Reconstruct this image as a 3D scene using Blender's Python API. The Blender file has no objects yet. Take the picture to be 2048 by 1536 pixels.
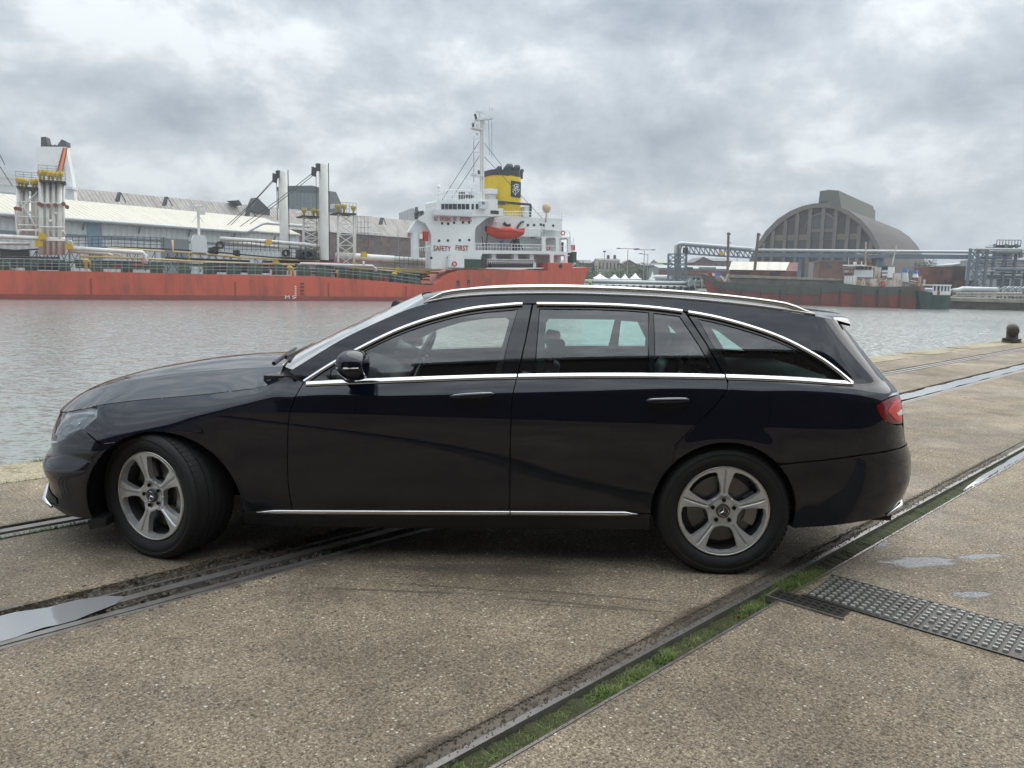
import bpy, bmesh, math, random
from mathutils import Vector, Matrix
from mathutils.geometry import delaunay_2d_cdt
R = math.radians
PI = math.pi
scene = bpy.context.scene
col = scene.collection

# ------------------------------------------------------------------ camera
CAM_H, PITCH, ROLL, FPX = 1.467, 0.133065, 0.0193626, 1546.65
cam_data = bpy.data.cameras.new("camera")
cam_data.sensor_width = 36.0
cam_data.lens = FPX / 2048 * 36.0
cam_data.clip_start = 0.1
cam_data.clip_end = 12000
cam = bpy.data.objects.new("camera", cam_data)
col.objects.link(cam)
cam.matrix_world = (Matrix.Translation((0, 0, CAM_H)) @ Matrix.Rotation(PI / 2 - PITCH, 4, 'X')
                    @ Matrix.Rotation(ROLL, 4, 'Z'))
scene.camera = cam

# ------------------------------------------------------------------ light
SUN_EL, SUN_ROT = R(52), R(35)
scene.view_settings.view_transform = 'Standard'
scene.view_settings.look = 'None'
scene.view_settings.gamma = 1.0
scene.view_settings.use_curve_mapping = False
scene.view_settings.exposure = 0.45
world = bpy.data.worlds.new("World")
scene.world = world
world.use_nodes = True


class NT:
    """small helper for writing node trees"""
    def __init__(self, tree):
        self.t = tree

    def n(self, kind, ins=None, **props):
        nd = self.t.nodes.new(kind)
        for k, v in props.items():
            setattr(nd, k, v)
        for k, v in (ins or {}).items():
            if isinstance(v, bpy.types.NodeSocket):
                self.t.links.new(v, nd.inputs[k])
            elif isinstance(v, bpy.types.Node):
                self.t.links.new(v.outputs[0], nd.inputs[k])
            else:
                nd.inputs[k].default_value = v
        return nd

    def math(self, op, a, b=0.0, c=None):
        nd = self.n('ShaderNodeMath', {0: a, 1: b}, operation=op)
        if c is not None:
            if isinstance(c, (bpy.types.NodeSocket,)):
                self.t.links.new(c, nd.inputs[2])
            else:
                nd.inputs[2].default_value = c
        return nd.outputs[0]

    def mix(self, fac, a, b, blend='MIX'):
        nd = self.t.nodes.new('ShaderNodeMix')
        nd.data_type = 'RGBA'
        nd.blend_type = blend
        for idx, v in ((0, fac), (6, a), (7, b)):
            if isinstance(v, bpy.types.NodeSocket):
                self.t.links.new(v, nd.inputs[idx])
            elif isinstance(v, (int, float)) and idx != 0:
                nd.inputs[idx].default_value = (v, v, v, 1)
            elif idx == 0:
                nd.inputs[0].default_value = v
            else:
                nd.inputs[idx].default_value = (*v, 1) if len(v) == 3 else v
        return nd.outputs[2]

    def ramp(self, fac, stops, interp='LINEAR'):
        nd = self.t.nodes.new('ShaderNodeValToRGB')
        cr = nd.color_ramp
        cr.interpolation = interp
        while len(cr.elements) < len(stops):
            cr.elements.new(0.5)
        for e, (p, c) in zip(cr.elements, stops):
            e.position = p
            e.color = (c, c, c, 1) if isinstance(c, (int, float)) else (*c, 1)
        self.t.links.new(fac, nd.inputs[0])
        return nd.outputs[0]

    def noise(self, vec, scale, detail=4, rough=0.55, dist=0.0, w=None):
        nd = self.n('ShaderNodeTexNoise', {'Vector': vec, 'Scale': scale, 'Detail': detail,
                                           'Roughness': rough, 'Distortion': dist})
        return nd.outputs[0]


wt = NT(world.node_tree)
world.node_tree.nodes.clear()
wo = world.node_tree.nodes.new('ShaderNodeOutputWorld')
sky = wt.n('ShaderNodeTexSky', sky_type='NISHITA', sun_disc=False, sun_elevation=SUN_EL, sun_rotation=SUN_ROT)
tc = wt.n('ShaderNodeTexCoord')
sep = wt.n('ShaderNodeSeparateXYZ', {0: tc.outputs['Generated']})
zc = wt.math('MAXIMUM', sep.outputs[2], 0.0)
den = wt.math('ADD', zc, 0.27)
px = wt.math('DIVIDE', sep.outputs[0], den)
py = wt.math('DIVIDE', sep.outputs[1], den)
P = wt.n('ShaderNodeCombineXYZ', {0: px, 1: py, 2: 5.35}).outputs[0]
D3 = wt.n('ShaderNodeMapping', {'Vector': tc.outputs['Generated'], 'Scale': (1.0, 1.0, 1.55)}).outputs[0]
D3 = wt.n('ShaderNodeVectorMath', {0: D3, 1: (3.3, 8.2, 0.4)}, operation='ADD').outputs[0]
D3u = wt.n('ShaderNodeVectorMath', {0: D3, 1: (0.012, 0.0, 0.050)}, operation='ADD').outputs[0]
big = wt.noise(P, 0.55, 2, 0.5)
mid = wt.noise(P, 1.9, 8, 0.58, 0.15)
lump = wt.noise(D3, 5.0, 9, 0.58, 0.15)
lump2 = wt.noise(D3u, 5.0, 9, 0.58, 0.15)
edge = wt.math('SUBTRACT', lump, lump2)
val = wt.math('MULTIPLY_ADD', big, 1.05, wt.math('MULTIPLY', mid, 0.62))
val = wt.math('MULTIPLY_ADD', lump, 0.28, val)
val = wt.math('MULTIPLY_ADD', edge, 0.95, val)
cl = wt.ramp(wt.math('MULTIPLY', val, 0.56),
             [(0.37, (0.25, 0.29, 0.335)), (0.45, (0.325, 0.368, 0.412)), (0.51, (0.395, 0.438, 0.478)),
              (0.565, (0.465, 0.508, 0.542)), (0.65, (0.65, 0.685, 0.705))])
zen = wt.ramp(zc, [(0.0, 1.18), (0.035, 1.05), (0.09, 0.88), (0.20, 0.96), (0.36, 1.20), (0.50, 1.50), (0.75, 2.4), (1.0, 3.0)])
cl = wt.mix(1.0, cl, zen, 'MULTIPLY')
SKY_STR = 0.10
clouds = wt.mix(1.0, cl, (1 / SKY_STR,) * 3, 'MULTIPLY')
skyc = wt.mix(0.96, sky.outputs[0], clouds)
bg = wt.n('ShaderNodeBackground', {'Color': skyc, 'Strength': SKY_STR})
world.node_tree.links.new(bg.outputs[0], wo.inputs[0])

sun_d = bpy.data.lights.new("sun", 'SUN')
sun_d.energy = 1.5
sun_d.angle = R(80)
sun_d.color = (1.0, 0.96, 0.90)
sun = bpy.data.objects.new("sun", sun_d)
col.objects.link(sun)
# the sky's brightest side: ahead and to the right of the camera, behind the cloud
sd = Vector((math.sin(SUN_ROT) * math.cos(SUN_EL), math.cos(SUN_ROT) * math.cos(SUN_EL), math.sin(SUN_EL)))
sun.rotation_euler = sd.to_track_quat('Z', 'Y').to_euler()
sun.location = (0, 0, 50)

# ------------------------------------------------------------------ materials
MATS = {}


def mat(name, base=(0.5, 0.5, 0.5), rough=0.6, metal=0.0, spec=0.5, coat=0.0, noise=None, bump=None, build=None):
    """noise=(scale, amount[, tint]) varies the base colour; bump=(scale, distance)"""
    if name in MATS:
        return MATS[name]
    m = bpy.data.materials.new(name)
    m.use_nodes = True
    t = NT(m.node_tree)
    b = m.node_tree.nodes['Principled BSDF']
    b.inputs['Base Color'].default_value = (*base, 1)
    b.inputs['Roughness'].default_value = rough
    b.inputs['Metallic'].default_value = metal
    b.inputs['Specular IOR Level'].default_value = spec
    b.inputs['Coat Weight'].default_value = coat
    b.inputs['Coat Roughness'].default_value = 0.03
    if noise or bump or build:
        o = t.n('ShaderNodeTexCoord').outputs['Object']
    if noise:
        sc, am = noise[0], noise[1]
        tint = noise[2] if len(noise) > 2 else tuple(c * 0.5 for c in base)
        f1 = t.noise(o, sc, 6, 0.65)
        f = t.ramp(f1, [(0.38, 0.0), (0.68, 1.0)])
        c = t.mix(t.math('MULTIPLY', f, am), base, tint)
        t.t.links.new(c, b.inputs['Base Color'])
    if bump:
        f2 = t.noise(o, bump[0], 5, 0.6)
        bn = t.n('ShaderNodeBump', {'Height': f2, 'Distance': bump[1], 'Strength': 1.0})
        t.t.links.new(bn.outputs[0], b.inputs['Normal'])
    if build:
        build(t, b, o)
    MATS[name] = m
    return m


# ------------------------------------------------------------------ geometry helpers
class MB:
    """collects shapes and links them as ONE mesh object"""
    def __init__(self):
        self.v = []
        self.f = []

    def add(self, vs, fs):
        o = len(self.v)
        self.v.extend([tuple(p) for p in vs])
        self.f.extend([tuple(i + o for i in f) for f in fs])
        return self

    def box(self, x0, x1, y0, y1, z0, z1):
        vs = [(x, y, z) for z in (z0, z1) for y in (y0, y1) for x in (x0, x1)]
        return self.add(vs, [(0, 2, 3, 1), (4, 5, 7, 6), (0, 1, 5, 4), (2, 6, 7, 3), (0, 4, 6, 2), (1, 3, 7, 5)])

    def bar(self, p, q, w, h=None, up=(0, 0, 1)):
        """square bar from p to q"""
        h = h or w
        p, q = Vector(p), Vector(q)
        d = (q - p).normalized()
        s = d.cross(Vector(up))
        if s.length < 1e-4:
            s = d.cross(Vector((1, 0, 0)))
        s.normalize()
        u = s.cross(d).normalized()
        vs = []
        for c in (p, q):
            for a, b in ((-1, -1), (1, -1), (1, 1), (-1, 1)):
                vs.append(c + s * (a * w / 2) + u * (b * h / 2))
        return self.add(vs, [(0, 1, 2, 3), (7, 6, 5, 4), (0, 4, 5, 1), (1, 5, 6, 2), (2, 6, 7, 3), (3, 7, 4, 0)])

    def tube(self, pts, r, n=8, caps=True, closed=False):
        pts = [Vector(p) for p in pts]
        k = len(pts)
        rs = r if isinstance(r, (list, tuple)) else [r] * k
        vs, fs = [], []
        prev = None
        for i, p in enumerate(pts):
            if closed:
                d = pts[(i + 1) % k] - pts[i - 1]
            else:
                d = pts[min(i + 1, k - 1)] - pts[max(i - 1, 0)]
            d.normalize()
            if prev is None:
                s = d.cross(Vector((0, 0, 1)))
                if s.length < 1e-3:
                    s = d.cross(Vector((1, 0, 0)))
            else:
                s = prev - d * prev.dot(d)
            s.normalize()
            prev = s
            u = s.cross(d)
            for j in range(n):
                a = 2 * PI * j / n
                vs.append(p + (s * math.cos(a) + u * math.sin(a)) * rs[i])
        for i in range(k if closed else k - 1):
            i2 = (i + 1) % k
            for j in range(n):
                j2 = (j + 1) % n
                fs.append((i * n + j, i * n + j2, i2 * n + j2, i2 * n + j))
        if caps and not closed:
            fs.append(tuple(range(n))[::-1])
            fs.append(tuple((k - 1) * n + j for j in range(n)))
        return self.add(vs, fs)

    def cyl(self, p, q, r, n=10):
        return self.tube([p, q], r, n)

    def prism(self, poly, fn, d0, d1):
        """poly: 2D outline; fn(a, b, d) -> point; extruded from d0 to d1"""
        n = len(poly)
        vs = [fn(a, b, d0) for a, b in poly] + [fn(a, b, d1) for a, b in poly]
        fs = [tuple(range(n))[::-1], tuple(range(n, 2 * n))]
        fs += [(i, (i + 1) % n, n + (i + 1) % n, n + i) for i in range(n)]
        return self.add(vs, fs)

    def lathe(self, prof, axis='z', n=24, c=(0, 0, 0), ang=2 * PI):
        vs, fs = [], []
        full = ang > 6.28
        m = n if full else n + 1
        for i in range(m):
            a = ang * i / n
            for r, h in prof:
                x, y, z = r * math.cos(a), r * math.sin(a), h
                if axis == 'y':
                    x, y, z = x, h, y
                elif axis == 'x':
                    x, y, z = h, x, y
                vs.append((x + c[0], y + c[1], z + c[2]))
        k = len(prof)
        for i in range(n):
            i2 = (i + 1) % m
            for j in range(k - 1):
                fs.append((i * k + j, i2 * k + j, i2 * k + j + 1, i * k + j + 1))
        return self.add(vs, fs)

    def grid(self, fn, nu, nv, flip=False):
        vs = [fn(i / nu, j / nv) for i in range(nu + 1) for j in range(nv + 1)]
        fs = []
        for i in range(nu):
            for j in range(nv):
                a = i * (nv + 1) + j
                f = (a, a + nv + 1, a + nv + 2, a + 1)
                fs.append(f[::-1] if flip else f)
        return self.add(vs, fs)

    def mesh(self, name, m, smooth=False, angle=None):
        me = bpy.data.meshes.new(name)
        me.from_pydata([tuple(v) for v in self.v], [], self.f)
        me.materials.append(m)
        if smooth or angle:
            me.polygons.foreach_set('use_smooth', [True] * len(me.polygons))
            if angle:
                me.set_sharp_from_angle(angle=R(angle))
        me.update()
        return me

    def build(self, name, m, parent=None, smooth=False, angle=None, loc=(0, 0, 0), rz=0.0, fix=True):
        me = self.mesh(name, m, False)
        if fix:
            bm = bmesh.new()
            bm.from_mesh(me)
            bmesh.ops.recalc_face_normals(bm, faces=bm.faces)
            bm.to_mesh(me)
            bm.free()
        if smooth or angle:
            me.polygons.foreach_set('use_smooth', [True] * len(me.polygons))
            if angle:
                me.set_sharp_from_angle(angle=R(angle))
        return link(name, me, parent, loc, rz)


def link(name, me, parent=None, loc=(0, 0, 0), rz=0.0):
    o = bpy.data.objects.new(name, me)
    o.location = loc
    o.rotation_euler = (0, 0, rz)
    o.parent = parent
    col.objects.link(o)
    return o


def tag(o, label=None, cat=None, group=None, kind=None):
    if label:
        o['label'] = label
    if cat:
        o['category'] = cat
    if group:
        o['group'] = group
    if kind:
        o['kind'] = kind
    return o


def thing(name, label, cat, loc=(0, 0, 0), rz=0.0, group=None):
    o = bpy.data.objects.new(name, None)
    o.location = loc
    o.rotation_euler = (0, 0, rz)
    o.empty_display_size = 0.2
    col.objects.link(o)
    return tag(o, label, cat, group)


def copy_tree(o, parent=None):
    c = o.copy()
    col.objects.link(c)
    c.parent = parent
    for ch in [x for x in col.objects if x.parent == o]:
        copy_tree(ch, c)
    return c


def ray(px, py):
    a, b = px - 1024, py - 768
    cr, sr = math.cos(ROLL), math.sin(ROLL)
    u, v = a * cr + b * sr, -a * sr + b * cr
    cp, sp = math.cos(PITCH), math.sin(PITCH)
    return u, FPX * cp - v * sp, -FPX * sp - v * cp


def gp(px, py, z=0.0):
    """survey: photo point -> place on the horizontal plane at height z"""
    d = ray(px, py)
    t = (z - CAM_H) / d[2]
    return Vector((d[0] * t, d[1] * t, z))


def at(px, py, Y):
    """survey: photo point -> place at forward distance Y"""
    d = ray(px, py)
    t = Y / d[1]
    return Vector((d[0] * t, Y, CAM_H + d[2] * t))


class Frame:
    """a local frame on the ground: x along, y behind, z up; survey() reads a photo point on its plane y=k"""
    def __init__(self, o, rz):
        self.o = Vector((o[0], o[1], 0))
        self.rz = rz
        self.c, self.s = math.cos(rz), math.sin(rz)

    def S(self, px, py, k=0.0):
        d = ray(px, py)
        lx = -self.o.x * self.c - self.o.y * self.s
        ly = self.o.x * self.s - self.o.y * self.c
        dx = d[0] * self.c + d[1] * self.s
        dy = -d[0] * self.s + d[1] * self.c
        t = (k - ly) / dy
        return lx + dx * t, CAM_H + d[2] * t

    def x(self, px, k=0.0, py=560):
        return self.S(px, py, k)[0]


def interp(tab, x):
    """monotone-ish cubic through (x, y) pairs"""
    if x <= tab[0][0]:
        return tab[0][1]
    if x >= tab[-1][0]:
        return tab[-1][1]
    for i in range(len(tab) - 1):
        if x <= tab[i + 1][0]:
            break
    x0, y0 = tab[i]
    x1, y1 = tab[i + 1]
    h = x1 - x0
    d = (y1 - y0) / h

    def slope(j):
        if j <= 0 or j >= len(tab) - 1:
            k = 0 if j <= 0 else len(tab) - 2
            return (tab[k + 1][1] - tab[k][1]) / (tab[k + 1][0] - tab[k][0])
        a = (tab[j][1] - tab[j - 1][1]) / (tab[j][0] - tab[j - 1][0])
        b = (tab[j + 1][1] - tab[j][1]) / (tab[j + 1][0] - tab[j][0])
        ha, hb = tab[j][0] - tab[j - 1][0], tab[j + 1][0] - tab[j][0]
        return (a * hb + b * ha) / (ha + hb)
    m0, m1 = slope(i), slope(i + 1)
    t = (x - x0) / h
    t2, t3 = t * t, t * t * t
    return ((2 * t3 - 3 * t2 + 1) * y0 + (t3 - 2 * t2 + t) * h * m0 + (-2 * t3 + 3 * t2) * y1 + (t3 - t2) * h * m1)


def sstep(a, b, x):
    t = min(1, max(0, (x - a) / (b - a)))
    return t * t * (3 - 2 * t)


def curve(pts, step=0.02, closed=False):
    """Catmull-Rom through points of any dimension, resampled"""
    P_ = [Vector(p) for p in pts]
    n = len(P_)
    out = []
    for i in range(n if closed else n - 1):
        p1, p2 = P_[i], P_[(i + 1) % n]
        p0 = P_[i - 1] if (closed or i > 0) else p1 * 2 - p2
        p3 = P_[(i + 2) % n] if (closed or i + 2 < n) else p2 * 2 - p1
        k = max(1, int((p2 - p1).length / step))
        for j in range(k):
            t = j / k
            out.append(0.5 * (2 * p1 + (p2 - p0) * t + (2 * p0 - 5 * p1 + 4 * p2 - p3) * t * t
                              + (3 * p1 - p0 - 3 * p2 + p3) * t ** 3))
    if not closed:
        out.append(P_[-1])
    return out
# ================================================================== survey frames and things in them
class Th:
    """a thing standing in a frame; its parts are given in frame coordinates"""
    def __init__(self, F, name, label, cat, s0=0.0, k0=0.0, z0=0.0, group=None, kind=None):
        self.F, self.o0 = F, Vector((s0, k0, z0))
        w = Vector((F.o.x + s0 * F.c - k0 * F.s, F.o.y + s0 * F.s + k0 * F.c, z0))
        self.e = thing(name, label, cat, w, F.rz, group)
        if kind:
            self.e['kind'] = kind

    def part(self, mb, name, m, parent=None, smooth=False, angle=None, label=None, kind=None):
        mb.v = [tuple(Vector(v) - self.o0) for v in mb.v]
        o = mb.build(name, m, parent or self.e, smooth, angle)
        if label:
            o['label'] = label
        if kind:
            o['kind'] = kind
        return o


def solo(F, mb, name, m, label, cat, s0=None, k0=None, z0=None, group=None, kind=None, smooth=False, angle=None):
    """a thing that is one mesh, origin at its base"""
    xs = [v[0] for v in mb.v]
    ys = [v[1] for v in mb.v]
    zs = [v[2] for v in mb.v]
    o0 = Vector(((min(xs) + max(xs)) / 2 if s0 is None else s0, (min(ys) + max(ys)) / 2 if k0 is None else k0, min(zs) if z0 is None else z0))
    mb.v = [tuple(Vector(v) - o0) for v in mb.v]
    w = (F.o.x + o0.x * F.c - o0.y * F.s, F.o.y + o0.x * F.s + o0.y * F.c, o0.z)
    return tag(mb.build(name, m, None, smooth, angle, w, F.rz), label, cat, group, kind)


def FP(F, px, py, k):
    s, z = F.S(px, py, k)
    return Vector((s, k, z))


def fbox(mb, F, x0, y0, x1, y1, k0, k1, zbot=None):
    s0, za = F.S(x0, y0, k0)
    s1, zb_ = F.S(x1, y1, k0)
    zt_ = (za + F.S(x1, y0, k0)[1]) / 2
    zz = (zb_ + F.S(x0, y1, k0)[1]) / 2 if zbot is None else zbot
    return mb.box(s0, s1, k0, k1, zz, zt_)


def fpoly(mb, F, pts, k0, k1):
    return mb.prism([F.S(x, y, k0) for x, y in pts], lambda a, b, d: (a, d, b), k0, k1)


def ftube(mb, F, pts, k, r, n=8):
    return mb.tube([FP(F, x, y, k) for x, y in pts], r, n)


def fplate(mb, F, outline, holes, k0, k1, step=3.0):
    """flat plating with openings cut through it"""
    ol = [F.S(x, y, k0) for x, y in outline]
    hs_ = [[F.S(x, y, k0) for x, y in h] for h in holes]
    vo, fs = tri_simple(ol, hs_)
    o = len(mb.v)
    n = len(vo)
    mb.v += [(v[0], k0, v[1]) for v in vo] + [(v[0], k1, v[1]) for v in vo]
    mb.f += [tuple(i + o for i in f) for f in fs] + [tuple(i + o + n for i in f[::-1]) for f in fs]
    cnt = set()
    for f in fs:
        for i in range(3):
            cnt.add((f[i], f[(i + 1) % 3]))
    for a, b in cnt:
        if (b, a) not in cnt:
            mb.f.append((a + o, a + o + n, b + o + n, b + o))
    return mb


def tri_simple(poly, holes):
    verts, edges = [], []
    rings = [poly] + holes
    for rg in rings:
        o = len(verts)
        verts += [Vector((p[0], p[1])) for p in rg]
        edges += [(o + i, o + (i + 1) % len(rg)) for i in range(len(rg))]
    r = delaunay_2d_cdt(verts, edges, [], 0, 1e-6)
    vo, fo = r[0], r[2]
    fs = []
    for f in fo:
        cx = sum(vo[i][0] for i in f) / 3
        cy = sum(vo[i][1] for i in f) / 3
        if pip0(cx, cy, rings[0]) and not any(pip0(cx, cy, h) for h in rings[1:]):
            a, b, c = (vo[i] for i in f)
            fs.append(tuple(f) if (b - a).cross(c - a) > 0 else tuple(f[::-1]))
    return vo, fs


def pip0(x, y, poly):
    c = False
    j = len(poly) - 1
    for i in range(len(poly)):
        xi, yi = poly[i]
        xj, yj = poly[j]
        if (yi > y) != (yj > y) and x < (xj - xi) * (y - yi) / (yj - yi) + xi:
            c = not c
        j = i
    return c


WATER_Z = -1.75
# near quay frame: x runs along the quay edge, y points out over the water
qa, qb = gp(0, 930), gp(2000, 681)
Q = Frame(qa, math.atan2(qb.y - qa.y, qb.x - qa.x))


def QP(px, py):
    g = gp(px, py) - Q.o
    return g.x * Q.c + g.y * Q.s, -g.x * Q.s + g.y * Q.c


# rail lines (x, y) in quay coordinates, read off the photo
def line(pts, x0, x1):
    q = [QP(*p) for p in pts]
    (ax, ay), (bx, by) = q[0], q[-1]
    k = (by - ay) / (bx - ax)
    return lambda x: ay + k * (x - ax)


LF_ = line([(905, 1512), (2048, 893)], -9, 80)        # near edge rail (steel strip centre)
LA_ = line([(0, 1258), (1850, 784)], -9, 80)          # rail under the car
LB_ = line([(0, 1066), (2048, 697)], -9, 80)          # rail by the water
LJ_ = lambda x: -0.62                                  # cope joint
X0, X1 = -14.0, 95.0


def _pool(a, b_, w):
    (x0, y0), (x1, y1) = QP(*a), QP(*b_)
    return ((x0 + x1) / 2, (y0 + y1) / 2, math.hypot(x1 - x0, y1 - y0) / 2, w, math.atan2(y1 - y0, x1 - x0))


POOLS = [_pool((1755, 1130), (1925, 1117), 0.085), _pool((1890, 1118), (2030, 1106), 0.035), _pool((1900, 1190), (1985, 1188), 0.04),
         _pool((1690, 1095), (1800, 1085), 0.05), _pool((-420, 1330), (215, 1200), 0.16)]

MARKS = [_pool((540, 1172), (1000, 1190), 0.016), _pool((700, 1160), (1150, 1192), 0.012), _pool((900, 1185), (1420, 1232), 0.018), _pool((1000, 1175), (1440, 1212), 0.014),
         _pool((1020, 1205), (1330, 1225), 0.010), _pool((1480, 1090), (1620, 1190), 0.09), _pool((1560, 1180), (1760, 1230), 0.06), _pool((700, 1130), (1250, 1150), 0.10)]


def aggregate(scale_big=1.0, dark=0.0):
    def f(t, b, o):
        # exposed gravel in worn concrete: pebbles of two sizes in a brown-grey matrix
        wob = t.noise(o, 9, 3)
        v1 = t.n('ShaderNodeTexVoronoi', {'Vector': o, 'Scale': 52.0, 'Randomness': 1.0})
        v2 = t.n('ShaderNodeTexVoronoi', {'Vector': o, 'Scale': 105.0, 'Randomness': 1.0})
        d1 = t.ramp(v1.outputs['Distance'], [(0.22, 1.0), (0.42, 0.0)])
        d2 = t.ramp(v2.outputs['Distance'], [(0.25, 1.0), (0.48, 0.0)])
        s1 = t.n('ShaderNodeSeparateColor', {0: v1.outputs['Color']})
        s2 = t.n('ShaderNodeSeparateColor', {0: v2.outputs['Color']})
        c1 = t.ramp(s1.outputs[0], [(0.0, (0.10, 0.080, 0.058)), (0.35, (0.20, 0.165, 0.125)), (0.62, (0.29, 0.25, 0.20)), (0.84, (0.40, 0.36, 0.30)), (1.0, (0.68, 0.64, 0.56))])
        c2 = t.ramp(s2.outputs[1], [(0.0, (0.085, 0.068, 0.050)), (0.5, (0.19, 0.158, 0.122)), (0.85, (0.32, 0.28, 0.225)), (1.0, (0.62, 0.58, 0.50))])
        matrix = t.mix(t.ramp(t.noise(o, 75, 6, 0.8), [(0.40, 0.0), (0.60, 1.0)]), (0.082, 0.064, 0.045), (0.335, 0.285, 0.218))
        keep1 = t.math('MULTIPLY', d1, t.ramp(s1.outputs[1], [(0.40, 0.0), (0.46, 1.0)]))
        keep2 = t.math('MULTIPLY', d2, t.ramp(s2.outputs[0], [(0.25, 0.0), (0.32, 1.0)]))
        c = t.mix(keep2, matrix, c2)
        c = t.mix(keep1, c, c1)
        # broad patches: laitance, dirt and damp
        p1 = t.ramp(t.noise(o, 0.55, 6, 0.62), [(0.34, 0.72), (0.50, 1.0), (0.66, 1.30)])
        c = t.mix(1.0, c, p1, 'MULTIPLY')
        p2 = t.ramp(t.noise(o, 2.3, 6, 0.7, 0.6), [(0.33, 0.70), (0.66, 1.18)])
        c = t.mix(1.0, c, p2, 'MULTIPLY')
        st = t.ramp(t.noise(o, 1.1, 5, 0.65, 1.0), [(0.60, 0.0), (0.72, 0.6)])
        c = t.mix(st, c, (0.075, 0.058, 0.038))
        gr_ = t.ramp(t.noise(t.n('ShaderNodeVectorMath', {0: o, 1: (7, 3, 1)}, operation='ADD').outputs[0], 0.8, 6, 0.7), [(0.58, 0.0), (0.72, 0.35)])
        c = t.mix(gr_, c, (0.075, 0.085, 0.05))
        c = t.mix(1.0, c, (1.12, 1.07, 0.99), 'MULTIPLY')
        # damp margins along the tracks and shallow wet streaks
        sx = t.n('ShaderNodeSeparateXYZ', {0: o})
        X, Y = sx.outputs[0], sx.outputs[1]
        wn = t.noise(o, 3.5, 6, 0.7)
        wn2 = t.noise(t.n('ShaderNodeMapping', {'Vector': t.n('ShaderNodeMapping', {'Vector': o, 'Rotation': (0, 0, 0.70)}).outputs[0], 'Scale': (0.35, 1.9, 1.0)}).outputs[0], 12, 5, 0.72)
        wet = None
        for (L, wd) in ((LA_, 0.25), (LF_, 0.12), (LB_, 0.17)):
            k = L(1.0) - L(0.0)
            d = t.math('ABSOLUTE', t.math('SUBTRACT', Y, t.math('MULTIPLY_ADD', X, k, L(0.0))))
            m_ = t.math('SUBTRACT', 1.0, t.math('DIVIDE', d, wd))
            wet = m_ if wet is None else t.math('MAXIMUM', wet, m_)
        damp = t.ramp(t.math('ADD', wet, t.math('MULTIPLY', t.math('SUBTRACT', wn, 0.5), 1.6)), [(0.12, 0.0), (0.42, 1.0)])
        c = t.mix(t.math('MULTIPLY', damp, 0.78), c, t.mix(wn2, (0.028, 0.023, 0.017), (0.085, 0.068, 0.048)))
        pool = None
        for (cx_, cy_, ax_, ay_, ang) in POOLS:
            mp = t.n('ShaderNodeMapping', {'Vector': o, 'Location': (-cx_, -cy_, 0)}).outputs[0]
            mp = t.n('ShaderNodeMapping', {'Vector': mp, 'Rotation': (0, 0, -ang)}).outputs[0]
            mp = t.n('ShaderNodeMapping', {'Vector': mp, 'Scale': (1 / ax_, 1 / ay_, 0)}).outputs[0]
            ln = t.n('ShaderNodeVectorMath', {0: mp}, operation='LENGTH').outputs['Value']
            m_ = t.math('SUBTRACT', 1.0, ln)
            pool = m_ if pool is None else t.math('MAXIMUM', pool, m_)
        pr = t.math('ADD', pool, t.math('MULTIPLY', t.math('SUBTRACT', wn2, 0.5), 2.6))
        pool = t.ramp(pr, [(0.16, 0.0), (0.30, 1.0)])
        rim_ = t.ramp(pr, [(-0.0, 0.0), (0.16, 0.7)])
        c = t.mix(rim_, c, (0.07, 0.06, 0.048))
        c = t.mix(t.math('MULTIPLY', pool, 0.85), c, (0.27, 0.275, 0.285))  # pale grey mixes milky water with a painted sky glint
        # curved tyre marks beside the car
        mk = None
        for (cx_, cy_, ax_, ay_, ang) in MARKS:
            mp = t.n('ShaderNodeMapping', {'Vector': o, 'Location': (-cx_, -cy_, 0)}).outputs[0]
            mp = t.n('ShaderNodeMapping', {'Vector': mp, 'Rotation': (0, 0, -ang)}).outputs[0]
            mp = t.n('ShaderNodeMapping', {'Vector': mp, 'Scale': (1 / ax_, 1 / ay_, 0)}).outputs[0]
            m_ = t.math('SUBTRACT', 1.0, t.n('ShaderNodeVectorMath', {0: mp}, operation='LENGTH').outputs['Value'])
            mk = m_ if mk is None else t.math('MAXIMUM', mk, m_)
        mk = t.ramp(t.math('ADD', mk, t.math('MULTIPLY', t.math('SUBTRACT', wn2, 0.5), 1.8)), [(0.05, 0.0), (0.5, 0.55)])
        c = t.mix(mk, c, (0.055, 0.042, 0.030))
        t.t.links.new(c, b.inputs['Base Color'])
        ro = t.ramp(t.noise(o, 0.9, 4, 0.6), [(0.35, 0.55), (0.6, 0.82)])
        ro = t.mix(t.math('MULTIPLY', damp, 0.6), ro, 0.30)
        ro = t.mix(pool, ro, 0.04)
        t.t.links.new(ro, b.inputs['Roughness'])
        keep1 = t.math('MULTIPLY', keep1, t.math('SUBTRACT', 1.0, pool))
        h = t.math('ADD', t.math('MULTIPLY', keep1, 0.6), t.math('MULTIPLY', keep2, 0.3))
        h = t.math('MULTIPLY_ADD', t.noise(o, 160, 4, 0.7), 0.35, h)
        bn = t.n('ShaderNodeBump', {'Height': h, 'Distance': 0.009, 'Strength': 1.0})
        t.t.links.new(bn.outputs[0], b.inputs['Normal'])
    return f


M_AGG = mat('exposed_aggregate', (0.2, 0.17, 0.13), 0.8, spec=0.35, build=aggregate())


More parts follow.
